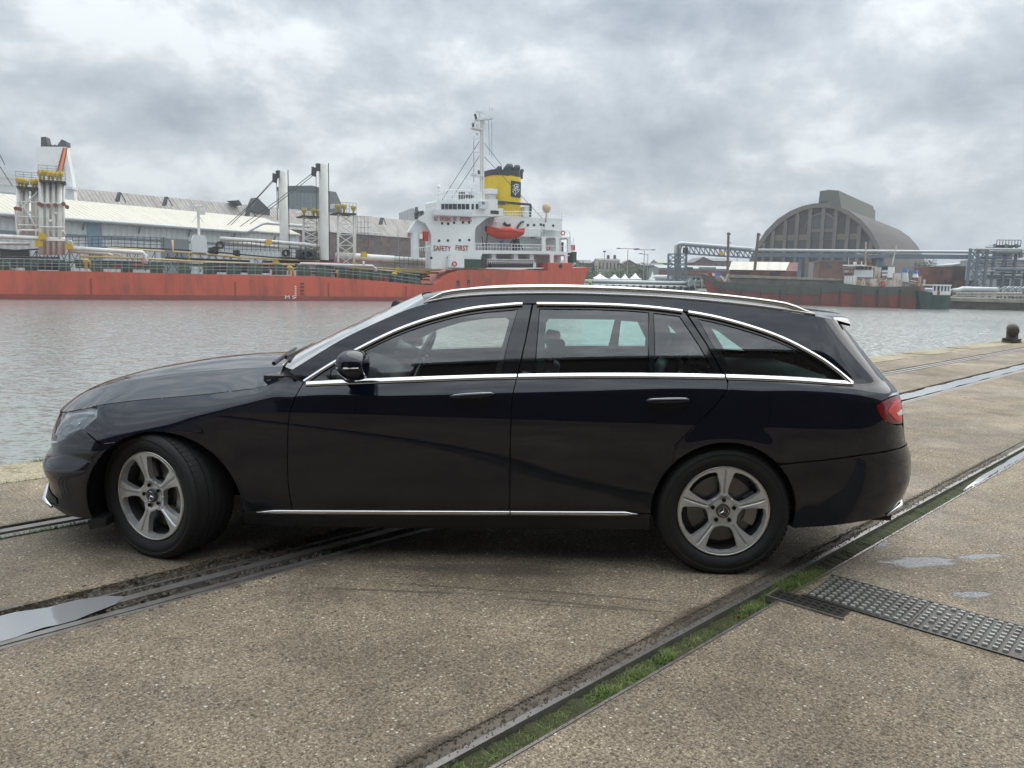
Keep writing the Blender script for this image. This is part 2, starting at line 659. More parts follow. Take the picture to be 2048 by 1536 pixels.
def m_cope(t, b, o):
    v = t.n('ShaderNodeTexVoronoi', {'Vector': o, 'Scale': 70.0})
    s_ = t.n('ShaderNodeSeparateColor', {0: v.outputs['Color']})
    c = t.mix(s_.outputs[0], (0.23, 0.20, 0.14), (0.42, 0.38, 0.29))
    p = t.ramp(t.noise(o, 0.7, 6, 0.7), [(0.38, (0.50, 0.45, 0.36)), (0.5, (0.95, 0.92, 0.84)), (0.7, (1.2, 1.15, 1.05))])
    c = t.mix(1.0, c, p, 'MULTIPLY')
    mo = t.ramp(t.noise(o, 1.6, 5, 0.7), [(0.58, 0.0), (0.68, 0.8)])
    c = t.mix(mo, c, (0.07, 0.075, 0.035))
    t.t.links.new(c, b.inputs['Base Color'])
    bn = t.n('ShaderNodeBump', {'Height': t.noise(o, 60, 5, 0.7), 'Distance': 0.008})
    t.t.links.new(bn.outputs[0], b.inputs['Normal'])


M_COPE = mat('cope_stone', (0.36, 0.32, 0.25), 0.85, build=m_cope)
M_DIRT = mat('wet_dirt', (0.10, 0.083, 0.065), 0.38, noise=(14, 0.8, (0.020, 0.018, 0.014)), bump=(55, 0.012))
M_STRIP = mat('worn_steel', (0.26, 0.25, 0.235), 0.34, 0.5, noise=(6, 0.6, (0.12, 0.09, 0.065)), bump=(90, 0.001))
M_MARG = mat('packed_grit', (0.155, 0.128, 0.098), 0.75, noise=(3.5, 0.95, (0.045, 0.036, 0.027)), bump=(60, 0.014))
M_IRON = mat('cast_iron', (0.035, 0.034, 0.032), 0.42, 0.3, noise=(9, 0.7, (0.055, 0.042, 0.028)), bump=(80, 0.002))
M_DOCKW = mat('dock_wall', (0.10, 0.095, 0.075), 0.8, noise=(1.2, 0.8, (0.035, 0.042, 0.028)), bump=(3, 0.06))

GF_, GA_, GB_ = 0.17, 0.20, 0.13   # channel half widths


def strip_mesh(name, e0, e1, m, z=0.0, dz=0.5, n=40, xr=(X0, X1)):
    """a slab between two edge lines"""
    mb = MB()
    vs = []
    for i in range(n + 1):
        x = xr[0] + (xr[1] - xr[0]) * (i / n)
        for y, zz in ((e0(x), z - dz), (e0(x), z), (e1(x), z), (e1(x), z - dz)):
            vs.append((x, y, zz))
    mb.add(vs, [(i * 4 + j, i * 4 + 4 + j, i * 4 + 5 + j, i * 4 + 1 + j) for i in range(n) for j in range(3)])
    return mb


quay = Th(Q, 'quay', None, None, 0, 0, 0, kind='structure')

quay.e['kind'] = 'structure'
back = lambda x: -60.0
quay.part(strip_mesh('s', back, lambda x: LF_(x) - 0.135, M_AGG), 'paving_slab', M_AGG)
quay.part(strip_mesh('s', lambda x: LF_(x) + 0.075, lambda x: LA_(x) - GA_, M_AGG), 'paving_slab', M_AGG)
quay.part(strip_mesh('s', lambda x: LA_(x) + GA_, lambda x: LB_(x) - GB_, M_AGG), 'paving_slab', M_AGG)
quay.part(strip_mesh('s', lambda x: LB_(x) + GB_, lambda x: LJ_(x) - 0.012, M_AGG), 'paving_slab', M_AGG)
x = X0
random.seed(4)
while x < 60:
    L = 1.25 + random.random() * 0.5
    mb = MB()
    zt_ = random.uniform(-0.008, 0.004)
    mb.prism([(x + .008, LJ_(0) + .008), (x + L - .008, LJ_(0) + .008), (x + L - .008, -0.02 + random.uniform(-.02, .01)), (x + .008, -0.02 + random.uniform(-.02, .01))],
             lambda a, b, d: (a, b, d), -0.45, zt_)
    quay.part(mb, 'cope_stone', M_COPE)
    x += L
quay.part(MB().box(X0, X1, -60, -0.06, -0.9, -0.46), 'sub_base', M_DIRT)
mb = MB().box(X0, X1, -3.0, -0.05, -4.0, -0.47)
quay.part(mb, 'quay_wall', M_DOCKW)


def track(nm, label, L, items, floor_w):
    t = Th(Q, nm, label, 'rail', 0, 0, 0, group='rail tracks set into the quay')
    for (y0, y1, z0, z1, pn, m) in items:
        mb = strip_mesh('x', lambda x: L(x) + y0, lambda x: L(x) + y1, m, z1, z1 - z0, 60)
        t.part(mb, pn, m)
    return t


track('rail_track', 'grassy rail track crossing the near foreground, steel strip with a green groove', LF_,
      [(-0.135, 0.075, -0.35, -0.035, 'groove_floor', M_DIRT), (-0.010, 0.017, -0.034, -0.002, 'rail_head', M_STRIP), (-0.132, -0.120, -0.034, 0.001, 'edge_angle', M_STRIP),
       (0.019, 0.0745, -0.034, -0.006, 'dirt_margin', M_MARG)], 0)
track('rail_track', 'muddy wet rail track running under the middle of the car', LA_,
      [(-0.2, 0.2, -0.35, -0.030, 'groove_floor', M_DIRT), (-0.165, -0.125, -0.029, 0.0, 'edge_angle', M_STRIP), (-0.045, 0.012, -0.029, 0.0, 'rail_head', M_STRIP),
       (0.075, 0.092, -0.029, -0.003, 'check_rail', M_STRIP), (-0.199, -0.167, -0.029, -0.004, 'edge_angle', M_STRIP)], 0)
track('rail_track', 'double steel rail track nearest the water edge', LB_,
      [(-0.13, 0.13, -0.35, -0.030, 'groove_floor', M_DIRT), (-0.10, -0.040, -0.029, 0.0, 'rail_head', M_STRIP), (0.01, 0.060, -0.029, 0.0, 'check_rail', M_STRIP),
       (0.075, 0.095, -0.029, -0.006, 'edge_angle', M_STRIP)], 0)

# puddles: thin sheets of standing water with wandering edges
def m_puddle(t, b, o):
    n1 = t.noise(o, 5, 4, 0.6)
    bn = t.n('ShaderNodeBump', {'Height': t.noise(o, 20, 2), 'Distance': 0.0004})
    t.t.links.new(bn.outputs[0], b.inputs['Normal'])
M_PUD = mat('standing_water', (0.24, 0.24, 0.245), 0.03, 0, 1.0, 0.6, build=m_puddle)


def puddle(L, x0, x1, y0, y1, z, label, seed, n=60):
    random.seed(seed)
    ph = [random.uniform(0, 6.28) for _ in range(8)]
    def w(x, k):
        return 0.5 + 0.25 * math.sin(x * 5.1 + ph[k]) + 0.16 * math.sin(x * 13.7 + ph[k + 1]) + 0.12 * math.sin(x * 31 + ph[k + 2])
    mb = MB()
    vs = []
    for i in range(n + 1):
        f = i / n
        x = x0 + (x1 - x0) * f
        e = min(1, f / 0.12, (1 - f) / 0.18) ** 0.5 if 0 < f < 1 else 0
        ym = (y0 + y1) / 2
        a = ym + (y0 - ym) * e * (0.75 + 0.4 * (w(x, 0) - .5))
        b_ = ym + (y1 - ym) * e * (0.75 + 0.4 * (w(x, 3) - .5))
        vs += [(x, L(x) + a, z), (x, L(x) + b_, z)]
    mb.add(vs, [(i * 2, i * 2 + 2, i * 2 + 3, i * 2 + 1) for i in range(n)])
    solo(Q, mb, 'puddle', M_PUD, label, 'puddle')


xa = QP(0, 1250)[0]
puddle(LA_, xa - 3.0, xa + 0.48, -0.24, 0.24, 0.0015, 'bright puddle lying over the track at the left edge of the picture', 1)
puddle(LA_, QP(1790, 796)[0] - 2, QP(1790, 796)[0] + 26, -0.15, 0.16, 0.003, 'long narrow puddle along the track beyond the tail lamp', 2, 120)
puddle(LF_, QP(1900, 975)[0], QP(2048, 895)[0] + 9, -0.165, -0.03, -0.006, 'water lying in the groove of the near track at the right edge', 3)
# drain grating: iron plates with raised square studs
d0, d1, d2, d3 = gp(1640, 1147), gp(2048, 1257), gp(2048, 1316), gp(1535, 1192)
dx = (d1 - d0).normalized()
D = Frame(d3, math.atan2(dx.y, dx.x))
wdr = (d0 - d3).length * 0.93
loc0 = gp(1580, 1170) - D.o
wdr = abs((gp(1900, 1220) - gp(1870, 1268)).dot(Vector((-dx.y, dx.x, 0)))) + 0.02
dr = Th(D, 'drain_channel', 'iron drain cover of studded plates running to the right edge', 'drain cover')
yb0 = (gp(1870, 1268) - D.o)
yb0 = -yb0.x * D.s + yb0.y * D.c
xs_ = (gp(1660, 1165) - D.o)
xs_ = xs_.x * D.c + xs_.y * D.s - 0.02
studs = MB()
PL = 0.46
for i in range(6):
    x0 = xs_ + i * PL
    pl = MB().box(x0 + .003, x0 + PL - .003, yb0, yb0 + wdr, -0.02, 0.005)
    p_ = dr.part(pl, 'plate', M_IRON)
    st = MB()
    nx_, ny_ = 12, 8
    for a in range(nx_):
        for c in range(ny_):
            sx = x0 + 0.006 + (a + 0.5) * (PL - 0.012) / nx_
            sy = yb0 + 0.004 + (c + 0.5) * (wdr - 0.008) / ny_
            if random.random() < 0.03:
                continue
            w_, h_ = 0.0125 * 0.92, 0.0105
            zt2 = 0.013
            st.add([(sx - w_, sy - h_, .005), (sx + w_, sy - h_, .005), (sx + w_, sy + h_, .005), (sx - w_, sy + h_, .005),
                    (sx - w_ * .8, sy - h_ * .8, zt2), (sx + w_ * .8, sy - h_ * .8, zt2), (sx + w_ * .8, sy + h_ * .8, zt2), (sx - w_ * .8, sy + h_ * .8, zt2)],
                   [(4, 5, 6, 7), (0, 1, 5, 4), (1, 2, 6, 5), (2, 3, 7, 6), (3, 0, 4, 7)])
    st.v = [tuple(v) for v in st.v]
    o = dr.part(st, 'studs', mat('sky_glint_studs', (0.33, 0.32, 0.30), 0.42, 0.0, noise=(2.2, 0.95, (0.06, 0.055, 0.05))), p_, kind='stuff')  # pale tone paints the sky's reflection onto the iron studs
dr.part(MB().box(xs_ - 0.01, xs_ + 6 * PL, yb0 - 0.016, yb0 - 0.003, -0.02, 0.007), 'frame_edge', M_IRON)
dr.part(MB().box(xs_ - 0.01, xs_ + 6 * PL, yb0 + wdr + .003, yb0 + wdr + 0.016, -0.02, 0.007), 'frame_edge', M_IRON)
# small cover beside it, half buried
g0 = gp(1540, 1190)
sc_ = Th(D, 'access_cover', 'small framed iron cover half buried by grit beside the grassy rail', 'drain cover')
c0 = (gp(1545, 1189) - D.o)
cx0, cy0 = c0.x * D.c + c0.y * D.s, -c0.x * D.s + c0.y * D.c
sc_.part(MB().box(cx0, cx0 + 0.34, yb0 - 0.135, yb0 - 0.02, -0.02, 0.004), 'plate', M_IRON)
for (a0, a1, b0, b1) in ((cx0 - .012, cx0 + .352, yb0 - .15, yb0 - .138), (cx0 - .012, cx0 - .002, yb0 - .136, yb0 - .018)):
    sc_.part(MB().box(a0, a1, b0, b1, -0.02, 0.009), 'frame_edge', M_STRIP)
st = MB()
for a in range(9):
    for c in range(3):
        sx, sy = cx0 + 0.02 + a * 0.036, yb0 - 0.118 + c * 0.036
        st.box(sx - .010, sx + .010, sy - .009, sy + .009, .004, .009)
sc_.part(st, 'studs', M_IRON, kind='stuff')

# grass and moss in the near groove
M_GRASS = mat('grass_blade', (0.075, 0.125, 0.020), 0.5, noise=(5, 0.9, (0.19, 0.24, 0.055)))
M_MOSS = mat('moss', (0.060, 0.062, 0.022), 0.9, noise=(12, 0.9, (0.030, 0.045, 0.012)), bump=(70, 0.02))


def blade(mb, x, y, z, h, lean, ang, w):
    ca, sa = math.cos(ang), math.sin(ang)
    pts = []
    for k in range(4):
        f = k / 3
        ww = w * (1 - f) ** 0.7
        ox, oz = lean * f * f, h * (f - 0.25 * f * f * (lean / max(h, .001)))
        pts.append((x + ca * ox - sa * ww, y + sa * ox + ca * ww, z + oz))
        pts.append((x + ca * ox + sa * ww, y + sa * ox - ca * ww, z + oz))
    mb.add(pts, [(0, 1, 3, 2), (2, 3, 5, 4), (4, 5, 7, 6)])


random.seed(11)
gm = MB()
xg0, xg1 = QP(840, 1536)[0] - 0.6, QP(1640, 1140)[0] + 0.10
for i in range(17000):
    x = random.uniform(xg0, xg1)
    dens = 0.5 + 0.28 * math.sin(x * 6.1 + 1.3 * math.sin(x * 13)) + 0.22 * math.sin(x * 23 + 2 * math.sin(x * 5))
    if random.random() > 0.12 + 0.88 * dens ** 1.4:
        continue
    y = LF_(x) - 0.072 + random.gauss(0, 0.024) + 0.010 * math.sin(x * 9)
    y = max(LF_(x) - 0.150, min(LF_(x) - 0.005, y))
    h = random.uniform(0.006, 0.034) * (0.35 + 0.9 * dens ** 2)
    blade(gm, x, y, -0.034, h + 0.012, random.uniform(0.01, 0.045), random.uniform(0, 6.28), random.uniform(0.0010, 0.0022))
# clump at the drain
cgx, cgy = QP(1600, 1163)
for i in range(1500):
    x, y = cgx + random.gauss(0, 0.11), cgy + random.gauss(0, 0.035)
    blade(gm, x, y, -0.008, random.uniform(0.010, 0.034), random.uniform(0.01, 0.05), random.uniform(0, 6.28), random.uniform(0.001, 0.0022))
# thin growth further along
for i in range(3500):
    x = random.uniform(xg1, xg1 + 5.5)
    if math.sin(x * 3.1) + 0.6 * math.sin(x * 8.3) < 0.25:
        continue
    y = LF_(x) - 0.07 + random.gauss(0, 0.02)
    blade(gm, x, y, -0.034, random.uniform(0.012, 0.028), random.uniform(0.005, 0.03), random.uniform(0, 6.28), random.uniform(0.001, 0.002))
# tufts at the dock edge, left, and along the water-side track
for (cx_, cy_, n, sx) in ((QP(85, 915)[0], -0.03, 260, 0.07), (QP(20, 990)[0], LJ_(0), 200, 0.3), (QP(150, 1048)[0], LB_(QP(150, 1048)[0]) - 0.11, 900, 0.25)):
    for i in range(n):
        blade(gm, cx_ + random.gauss(0, sx), cy_ + random.gauss(0, 0.018), -0.012, random.uniform(0.015, 0.05), random.uniform(0.01, 0.03), random.uniform(0, 6.28), 0.0016)
solo(Q, gm, 'grass', M_GRASS, 'short green grass growing in the groove of the near rail', 'grass', kind='stuff')
mm = strip_mesh('moss', lambda x: LF_(x) - 0.118, lambda x: LF_(x) - 0.012, M_MOSS, -0.024, 0.008, 300, (xg0, xg1 + 6))
random.seed(3)
mm.v = [(a, b, c + (random.uniform(-0.006, 0.008) if c > -0.03 else 0)) for a, b, c in mm.v]
solo(Q, mm, 'moss', M_MOSS, 'dark green moss lining the groove of the near rail', 'moss', kind='stuff')

# mud and grit lying over the middle track
random.seed(31)
mudm = MB()
for i in range(2600):
    x = random.uniform(QP(120, 1230)[0], QP(700, 1130)[0] + 1.5)
    y = LA_(x) + random.gauss(0.02, 0.11)
    if abs(y - LA_(x)) > 0.28:
        continue
    r = random.uniform(0.004, 0.016)
    a = random.uniform(0, 6.28)
    hgt = r * random.uniform(0.10, 0.35)
    zb_ = -0.004 if abs(y - LA_(x)) > .19 else -0.012
    ring = [(x + math.cos(a + k * 1.047) * r * random.uniform(.6, 1.3), y + math.sin(a + k * 1.047) * r * random.uniform(.5, 1.0), zb_) for k in range(6)]
    ring2 = [(x + (p[0] - x) * .55, y + (p[1] - y) * .55, zb_ + hgt + .003 + random.uniform(0, .002)) for p in ring]
    mudm.add(ring + ring2, [(k, (k + 1) % 6, 6 + (k + 1) % 6, 6 + k) for k in range(6)] + [(6, 7, 8, 9, 10, 11)])
solo(Q, mudm, 'mud', mat('mud_clods', (0.075, 0.064, 0.05), 0.5, noise=(20, .7, (0.09, 0.075, 0.055))), 'lumps of wet mud and grit lying over the middle track', 'mud', kind='stuff', z0=0)
# grit washed against the edges of the near groove
grm = MB()
for i in range(5200):
    x = random.uniform(xg0, xg1 + 4)
    e = random.choice((0.076, 0.076, 0.02, -0.126))
    y = LF_(x) + e + random.gauss(0, 0.011) + 0.006 * math.sin(x * 11)
    r = random.uniform(0.002, 0.0075)
    a = random.uniform(0, 6.28)
    zb_ = -0.003
    ring = [(x + math.cos(a + k * 1.047) * r * random.uniform(.6, 1.3), y + math.sin(a + k * 1.047) * r * random.uniform(.5, 1.1), zb_) for k in range(6)]
    grm.add(ring + [(x, y, zb_ + r * .7 + .003)], [(k, (k + 1) % 6, 6) for k in range(6)])
solo(Q, grm, 'grit', mat('edge_grit', (0.17, 0.14, 0.105), 0.85, noise=(40, .8, (0.06, 0.05, 0.038))), 'loose grit gathered along the edges of the near groove', 'grit', kind='stuff', z0=0)
# loose pale pebbles proud of the surface near the camera
random.seed(21)
def pebble_me(seed, m):
    random.seed(seed)
    mb = MB()
    ring = []
    n = 6
    for i in range(n):
        a = 2 * PI * i / n + random.uniform(-.2, .2)
        ring.append((math.cos(a) * random.uniform(.8, 1.1), math.sin(a) * random.uniform(.5, .75), 0))
    ring2 = [(x * .6, y * .6, .42) for x, y, z in ring]
    mb.v = ring + ring2 + [(0, 0, .5)]
    mb.f = [(i, (i + 1) % n, n + (i + 1) % n, n + i) for i in range(n)] + [(n + i, n + (i + 1) % n, 2 * n) for i in range(n)]
    return mb


for mi, (colr, cnt_) in enumerate((((0.50, 0.46, 0.39), 5200), ((0.30, 0.25, 0.19), 5200), ((0.13, 0.11, 0.09), 2600))):
    pb = MB()
    protos = [pebble_me(k, None) for k in range(5)]
    for i in range(cnt_):
        y = 1.3 + 4.2 * random.random() ** 1.35
        x = random.uniform(-0.78, 0.78) * y
        g = Vector((x, y, 0)) - Q.o
        qx, qy = g.x * Q.c + g.y * Q.s, -g.x * Q.s + g.y * Q.c
        if -0.14 < qy - LF_(qx) < 0.08 or abs(qy - LA_(qx)) < 0.22 or abs(qy - LB_(qx)) < 0.15 or qy > -0.7:
            continue
        r = random.uniform(0.0025, 0.0065) * (1.35 if random.random() < 0.06 else 1)
        a = random.uniform(0, 6.28)
        ca, sa = math.cos(a) * r, math.sin(a) * r
        p = random.choice(protos)
        pb.add([(qx + vx * ca - vy * sa, qy + vx * sa + vy * ca, vz * r * 0.8 - 0.0008) for vx, vy, vz in p.v], p.f)
    solo(Q, pb, 'gravel', mat('pebble_%s' % ('pale', 'brown', 'dark')[mi], colr, 0.6, noise=(25, 0.5)),
         '%s pebbles set in the worn quay concrete' % ('pale', 'brown', 'dark')[mi], 'gravel', kind='stuff', smooth=True, z0=0)

# mooring bollard at the edge
bx, by = Q.x(2019, -0.36, 676), -0.42
bo = Th(Q, 'mooring_bollard', 'squat iron mooring bollard on the cope at the right edge of the picture', 'bollard', bx, -0.42, 0)
M_BOL = mat('bollard_iron', (0.085, 0.072, 0.055), 0.7, 0.2, noise=(9, 0.6, (0.04, 0.032, 0.026)), bump=(30, 0.006))
mb = MB()
for v_ in range(1):
    mb.lathe([(0.25, 0.0), (0.25, 0.03), (0.19, 0.06), (0.15, 0.12), (0.145, 0.24), (0.16, 0.30)], 'z', 20, (bx, -0.42, 0))
bo.part(mb, 'base', M_BOL, smooth=True)
mb = MB()
mb.tube([(bx - 0.23, -0.50, 0.32), (bx - 0.20, -0.49, 0.325), (bx + 0.0, -0.42, 0.36), (bx + 0.18, -0.36, 0.385), (bx + 0.21, -0.35, 0.39)], [0.10, 0.148, 0.155, 0.148, 0.10], 16)
bo.part(mb, 'head', M_BOL, smooth=True)
mb = MB()
mb.tube([(bx + 0.21 * math.cos(a * .9), -0.42 + 0.21 * math.sin(a * .9), 0.07 + 0.012 * (a % 2)) for a in [i * 0.5 for i in range(20)]], 0.03, 6)
mb.tube([(bx - 0.35, -0.50, 0.02), (bx - 0.25, -0.55, 0.04), (bx - 0.1, -0.62, 0.03)], 0.03, 6)
solo(Q, mb, 'mooring_rope', mat('old_rope', (0.05, 0.045, 0.035), 0.9), 'dark old rope coiled round the foot of the bollard', 'rope', smooth=True)

# ------------------------------------------------------------------ water
def m_water(t, b, o):
    # wave slopes taken straight from noise, so the chop stays steep however far away it is
    g = t.n('ShaderNodeMapping', {'Vector': o, 'Rotation': (0, 0, 0.12), 'Scale': (1.0, 2.3, 1.0)}).outputs[0]
    sl = None
    for sc, am, det in ((1.4, 0.42, 2), (5.0, 0.95, 3)):
        n_ = t.n('ShaderNodeTexNoise', {'Vector': g, 'Scale': sc, 'Detail': det, 'Roughness': 0.6, 'Distortion': 0.3})
        v = t.n('ShaderNodeVectorMath', {0: n_.outputs[1], 1: (0.5, 0.5, 0.5)}, operation='SUBTRACT').outputs[0]
        v = t.n('ShaderNodeVectorMath', {0: v, 1: (am * 0.5, am, 0)}, operation='MULTIPLY').outputs[0]
        sl = v if sl is None else t.n('ShaderNodeVectorMath', {0: sl, 1: v}, operation='ADD').outputs[0]
    calm = t.ramp(t.noise(o, 0.05, 3, 0.6), [(0.38, 0.75), (0.62, 1.15)])
    sl = t.n('ShaderNodeVectorMath', {0: sl, 1: calm}, operation='MULTIPLY').outputs[0]
    nn_ = t.n('ShaderNodeVectorMath', {0: sl, 1: (0, 0, 1)}, operation='ADD').outputs[0]
    nn_ = t.n('ShaderNodeVectorMath', {0: nn_}, operation='NORMALIZE').outputs[0]
    t.t.links.new(nn_, b.inputs['Normal'])
    b.inputs['IOR'].default_value = 1.36


M_WATER = mat('dock_water', (0.235, 0.25, 0.235), 0.17, 0, 0.6, build=m_water)
mb = MB().add([(-900, -200, WATER_Z), (900, -200, WATER_Z), (900, 1100, WATER_Z), (-900, 1100, WATER_Z)], [(0, 1, 2, 3)])
w_ = mb.build('water', M_WATER)
w_['kind'] = 'structure'
mb = MB().add([(-1240, -180, -6), (1240, -180, -6), (1240, 1240, -6), (-1240, 1240, -6)], [(0, 1, 2, 3)])
w_ = mb.build('dock_bed', mat('dock_mud', (0.05, 0.045, 0.035), 0.9))
w_['kind'] = 'structure'
# ================================================================== far ground
FG = Frame((0, 0), 0)
M_FARG = mat('far_yard', (0.17, 0.16, 0.14), 0.9, noise=(0.05, 0.6, (0.10, 0.11, 0.075)))
e_pts = [at(2300, 610, 118), at(2048, 600, 124), at(1880, 600, 128), at(1420, 590, 150), at(1168, 580, 172), at(900, 575, 152), at(0, 570, 117), at(-300, 570, 106), at(-700, 570, 95)]
mb = MB()
vs = [(p.x, p.y, 0.0) for p in e_pts]
ring_far = [(-1230, 60), (-1230, 1230), (1230, 1230), (1230, 90)]
pl = [(v[0], v[1]) for v in vs] + ring_far
n = len(pl)
mb.add([(a, b, 0) for a, b in pl], [tuple(range(n))])
for i in range(len(vs) - 1):
    a, b = vs[i], vs[i + 1]
    mb.add([(a[0], a[1], 0), (b[0], b[1], 0), (b[0], b[1], -5), (a[0], a[1], -5)], [(0, 1, 2, 3)])
o = mb.build('far_ground', M_FARG)
o['kind'] = 'structure'
# stone coping of the far quay on the right
mb = MB()
for i in range(3):
    a, b = Vector(vs[i]), Vector(vs[i + 1])
    d = (b - a).normalized()
    nn = Vector((-d.y, d.x, 0))
    if nn.y > 0:
        nn = -nn
    a2, b2 = a + nn * 0.25, b + nn * 0.25
    mb.add([tuple(a - nn * 1.2 + Vector((0, 0, .05))), tuple(b - nn * 1.2 + Vector((0, 0, .05))), tuple(b2 + Vector((0, 0, .05))), tuple(a2 + Vector((0, 0, .05))),
            tuple(b2 - Vector((0, 0, .5))), tuple(a2 - Vector((0, 0, .5)))], [(0, 1, 2, 3), (3, 2, 4, 5)])
o = mb.build('far_quay_edge', mat('pale_coping', (0.34, 0.32, 0.25), 0.85, noise=(0.6, 0.6, (0.14, 0.14, 0.10))))
o['kind'] = 'structure'
mb = MB()
for i in range(3):
    a, b = Vector(vs[i]), Vector(vs[i + 1])
    d = (b - a).normalized()
    nn = Vector((-d.y, d.x, 0))
    if nn.y > 0:
        nn = -nn
    mb.add([tuple(a + nn * .1 + Vector((0, 0, -.45))), tuple(b + nn * .1 + Vector((0, 0, -.45))), tuple(b + nn * .1 + Vector((0, 0, -4))), tuple(a + nn * .1 + Vector((0, 0, -4)))], [(0, 1, 2, 3)])
o = mb.build('far_quay_wall', M_DOCKW)
o['kind'] = 'structure'

# ================================================================== materials
def faded(name, base, tint=None, sc=0.35, am=0.5, rough=0.55, spec=0.4):
    return mat(name, base, rough, 0, spec, noise=(sc, am, tint or tuple(c * 0.6 for c in base)))


def m_streak(base, stain, sc=0.5, am=0.7, th=(0.48, 0.66)):
    """paint with vertical rust and dirt runs"""
    def f(t, b, o):
        g = t.n('ShaderNodeMapping', {'Vector': o, 'Scale': (1, 1, 0.16)}).outputs[0]
        n1 = t.ramp(t.noise(g, sc * 2.4, 6, 0.65), [(th[0], 0.0), (th[1], 1.0)])
        n2 = t.ramp(t.noise(o, sc, 4, 0.6), [(0.35, 0.35), (0.65, 1.0)])
        c = t.mix(t.math('MULTIPLY', t.math('MULTIPLY', n1, n2), am), base, stain)
        v = t.ramp(t.noise(o, sc * 0.3, 4, 0.6), [(0.3, 0.85), (0.7, 1.08)])
        c = t.mix(1.0, c, v, 'MULTIPLY')
        t.t.links.new(c, b.inputs['Base Color'])
    return f


M_HULL = mat('red_hull_paint', (0.57, 0.115, 0.068), 0.5, build=m_streak((0.57, 0.115, 0.068), (0.27, 0.085, 0.055), 0.35, 0.8, (0.45, 0.62)))
M_BOOT = mat('boot_topping', (0.30, 0.075, 0.06), 0.5, build=m_streak((0.30, 0.075, 0.06), (0.15, 0.06, 0.05), 0.3, 0.6))
M_DGREEN = faded('deck_green', (0.045, 0.085, 0.06))
M_SWHITE = mat('ship_white', (0.78, 0.79, 0.78), 0.5, build=m_streak((0.78, 0.79, 0.78), (0.48, 0.36, 0.24), 0.4, 0.35, (0.58, 0.78)))
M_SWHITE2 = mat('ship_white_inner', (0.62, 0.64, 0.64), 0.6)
M_MWHITE = mat('mast_white', (0.70, 0.70, 0.66), 0.5, build=m_streak((0.72, 0.71, 0.67), (0.36, 0.27, 0.17), 0.6, 0.55, (0.50, 0.72)))
M_YEL = faded('valve_yellow', (0.62, 0.42, 0.03), (0.35, 0.25, 0.05))
M_YEL2 = faded('pipe_cream', (0.62, 0.52, 0.26), (0.4, 0.3, 0.12))
M_DSTEEL = faded('dark_steel', (0.055, 0.06, 0.06))
M_RAILG = faded('rail_grey', (0.30, 0.33, 0.32))
M_REDF = faded('fire_red', (0.48, 0.04, 0.035))
M_LBOAT = faded('lifeboat_orange', (0.55, 0.06, 0.03), (0.38, 0.035, 0.02))
M_FUN = faded('funnel_yellow', (0.78, 0.56, 0.03), (0.55, 0.36, 0.03), 0.3, 0.4)
M_FUNB = faded('funnel_black', (0.045, 0.055, 0.07))
M_WIN = mat('ship_window', (0.03, 0.04, 0.05), 0.08)
M_LETTER = faded('letter_red', (0.33, 0.03, 0.03))


def corr(name, base, alt, pitch=0.9, axis=0, dirt=0.4):
    """profiled sheet cladding"""
    def f(t, b, o):
        s_ = t.n('ShaderNodeSeparateXYZ', {0: o}).outputs[axis]
        w = t.math('SINE', t.math('MULTIPLY', s_, 2 * PI / pitch))
        g = t.n('ShaderNodeMapping', {'Vector': o, 'Scale': (1, 0.3, 0.2)}).outputs[0]
        n1 = t.ramp(t.noise(g, 0.5, 6, 0.65), [(0.40, 0.0), (0.66, 1.0)])
        n0 = t.ramp(t.noise(g, 2.5, 4, 0.65), [(0.40, 0.0), (0.66, 1.0)])
        c = t.mix(t.math('MULTIPLY', n1, dirt), base, alt)
        c = t.mix(t.math('MULTIPLY', n0, dirt * 0.6), c, alt)
        c = t.mix(t.ramp(w, [(0.0, 0.0), (1.0, 0.28)]), c, tuple(x * 0.55 for x in base))
        t.t.links.new(c, b.inputs['Base Color'])
        bn = t.n('ShaderNodeBump', {'Height': w, 'Distance': 0.08})
        t.t.links.new(bn.outputs[0], b.inputs['Normal'])
    return mat(name, base, 0.6, build=f)


def brickm(name, c1, c2, mortar, sc=1.0):
    def f(t, b, o):
        s_ = t.n('ShaderNodeSeparateXYZ', {0: o})
        v = t.n('ShaderNodeCombineXYZ', {0: t.math('ADD', s_.outputs[0], s_.outputs[1]), 1: s_.outputs[2], 2: 0.0}).outputs[0]
        bt = t.n('ShaderNodeTexBrick', {'Vector': v, 'Scale': 1.6 * sc, 'Mortar Size': 0.02, 'Color1': (*c1, 1), 'Color2': (*c2, 1), 'Mortar': (*mortar, 1)})
        n1 = t.ramp(t.noise(o, 0.35, 6, 0.7), [(0.35, 0.55), (0.68, 1.15)])
        c = t.mix(1.0, bt.outputs[0], n1, 'MULTIPLY')
        t.t.links.new(c, b.inputs['Base Color'])
    return mat(name, c1, 0.85, build=f)


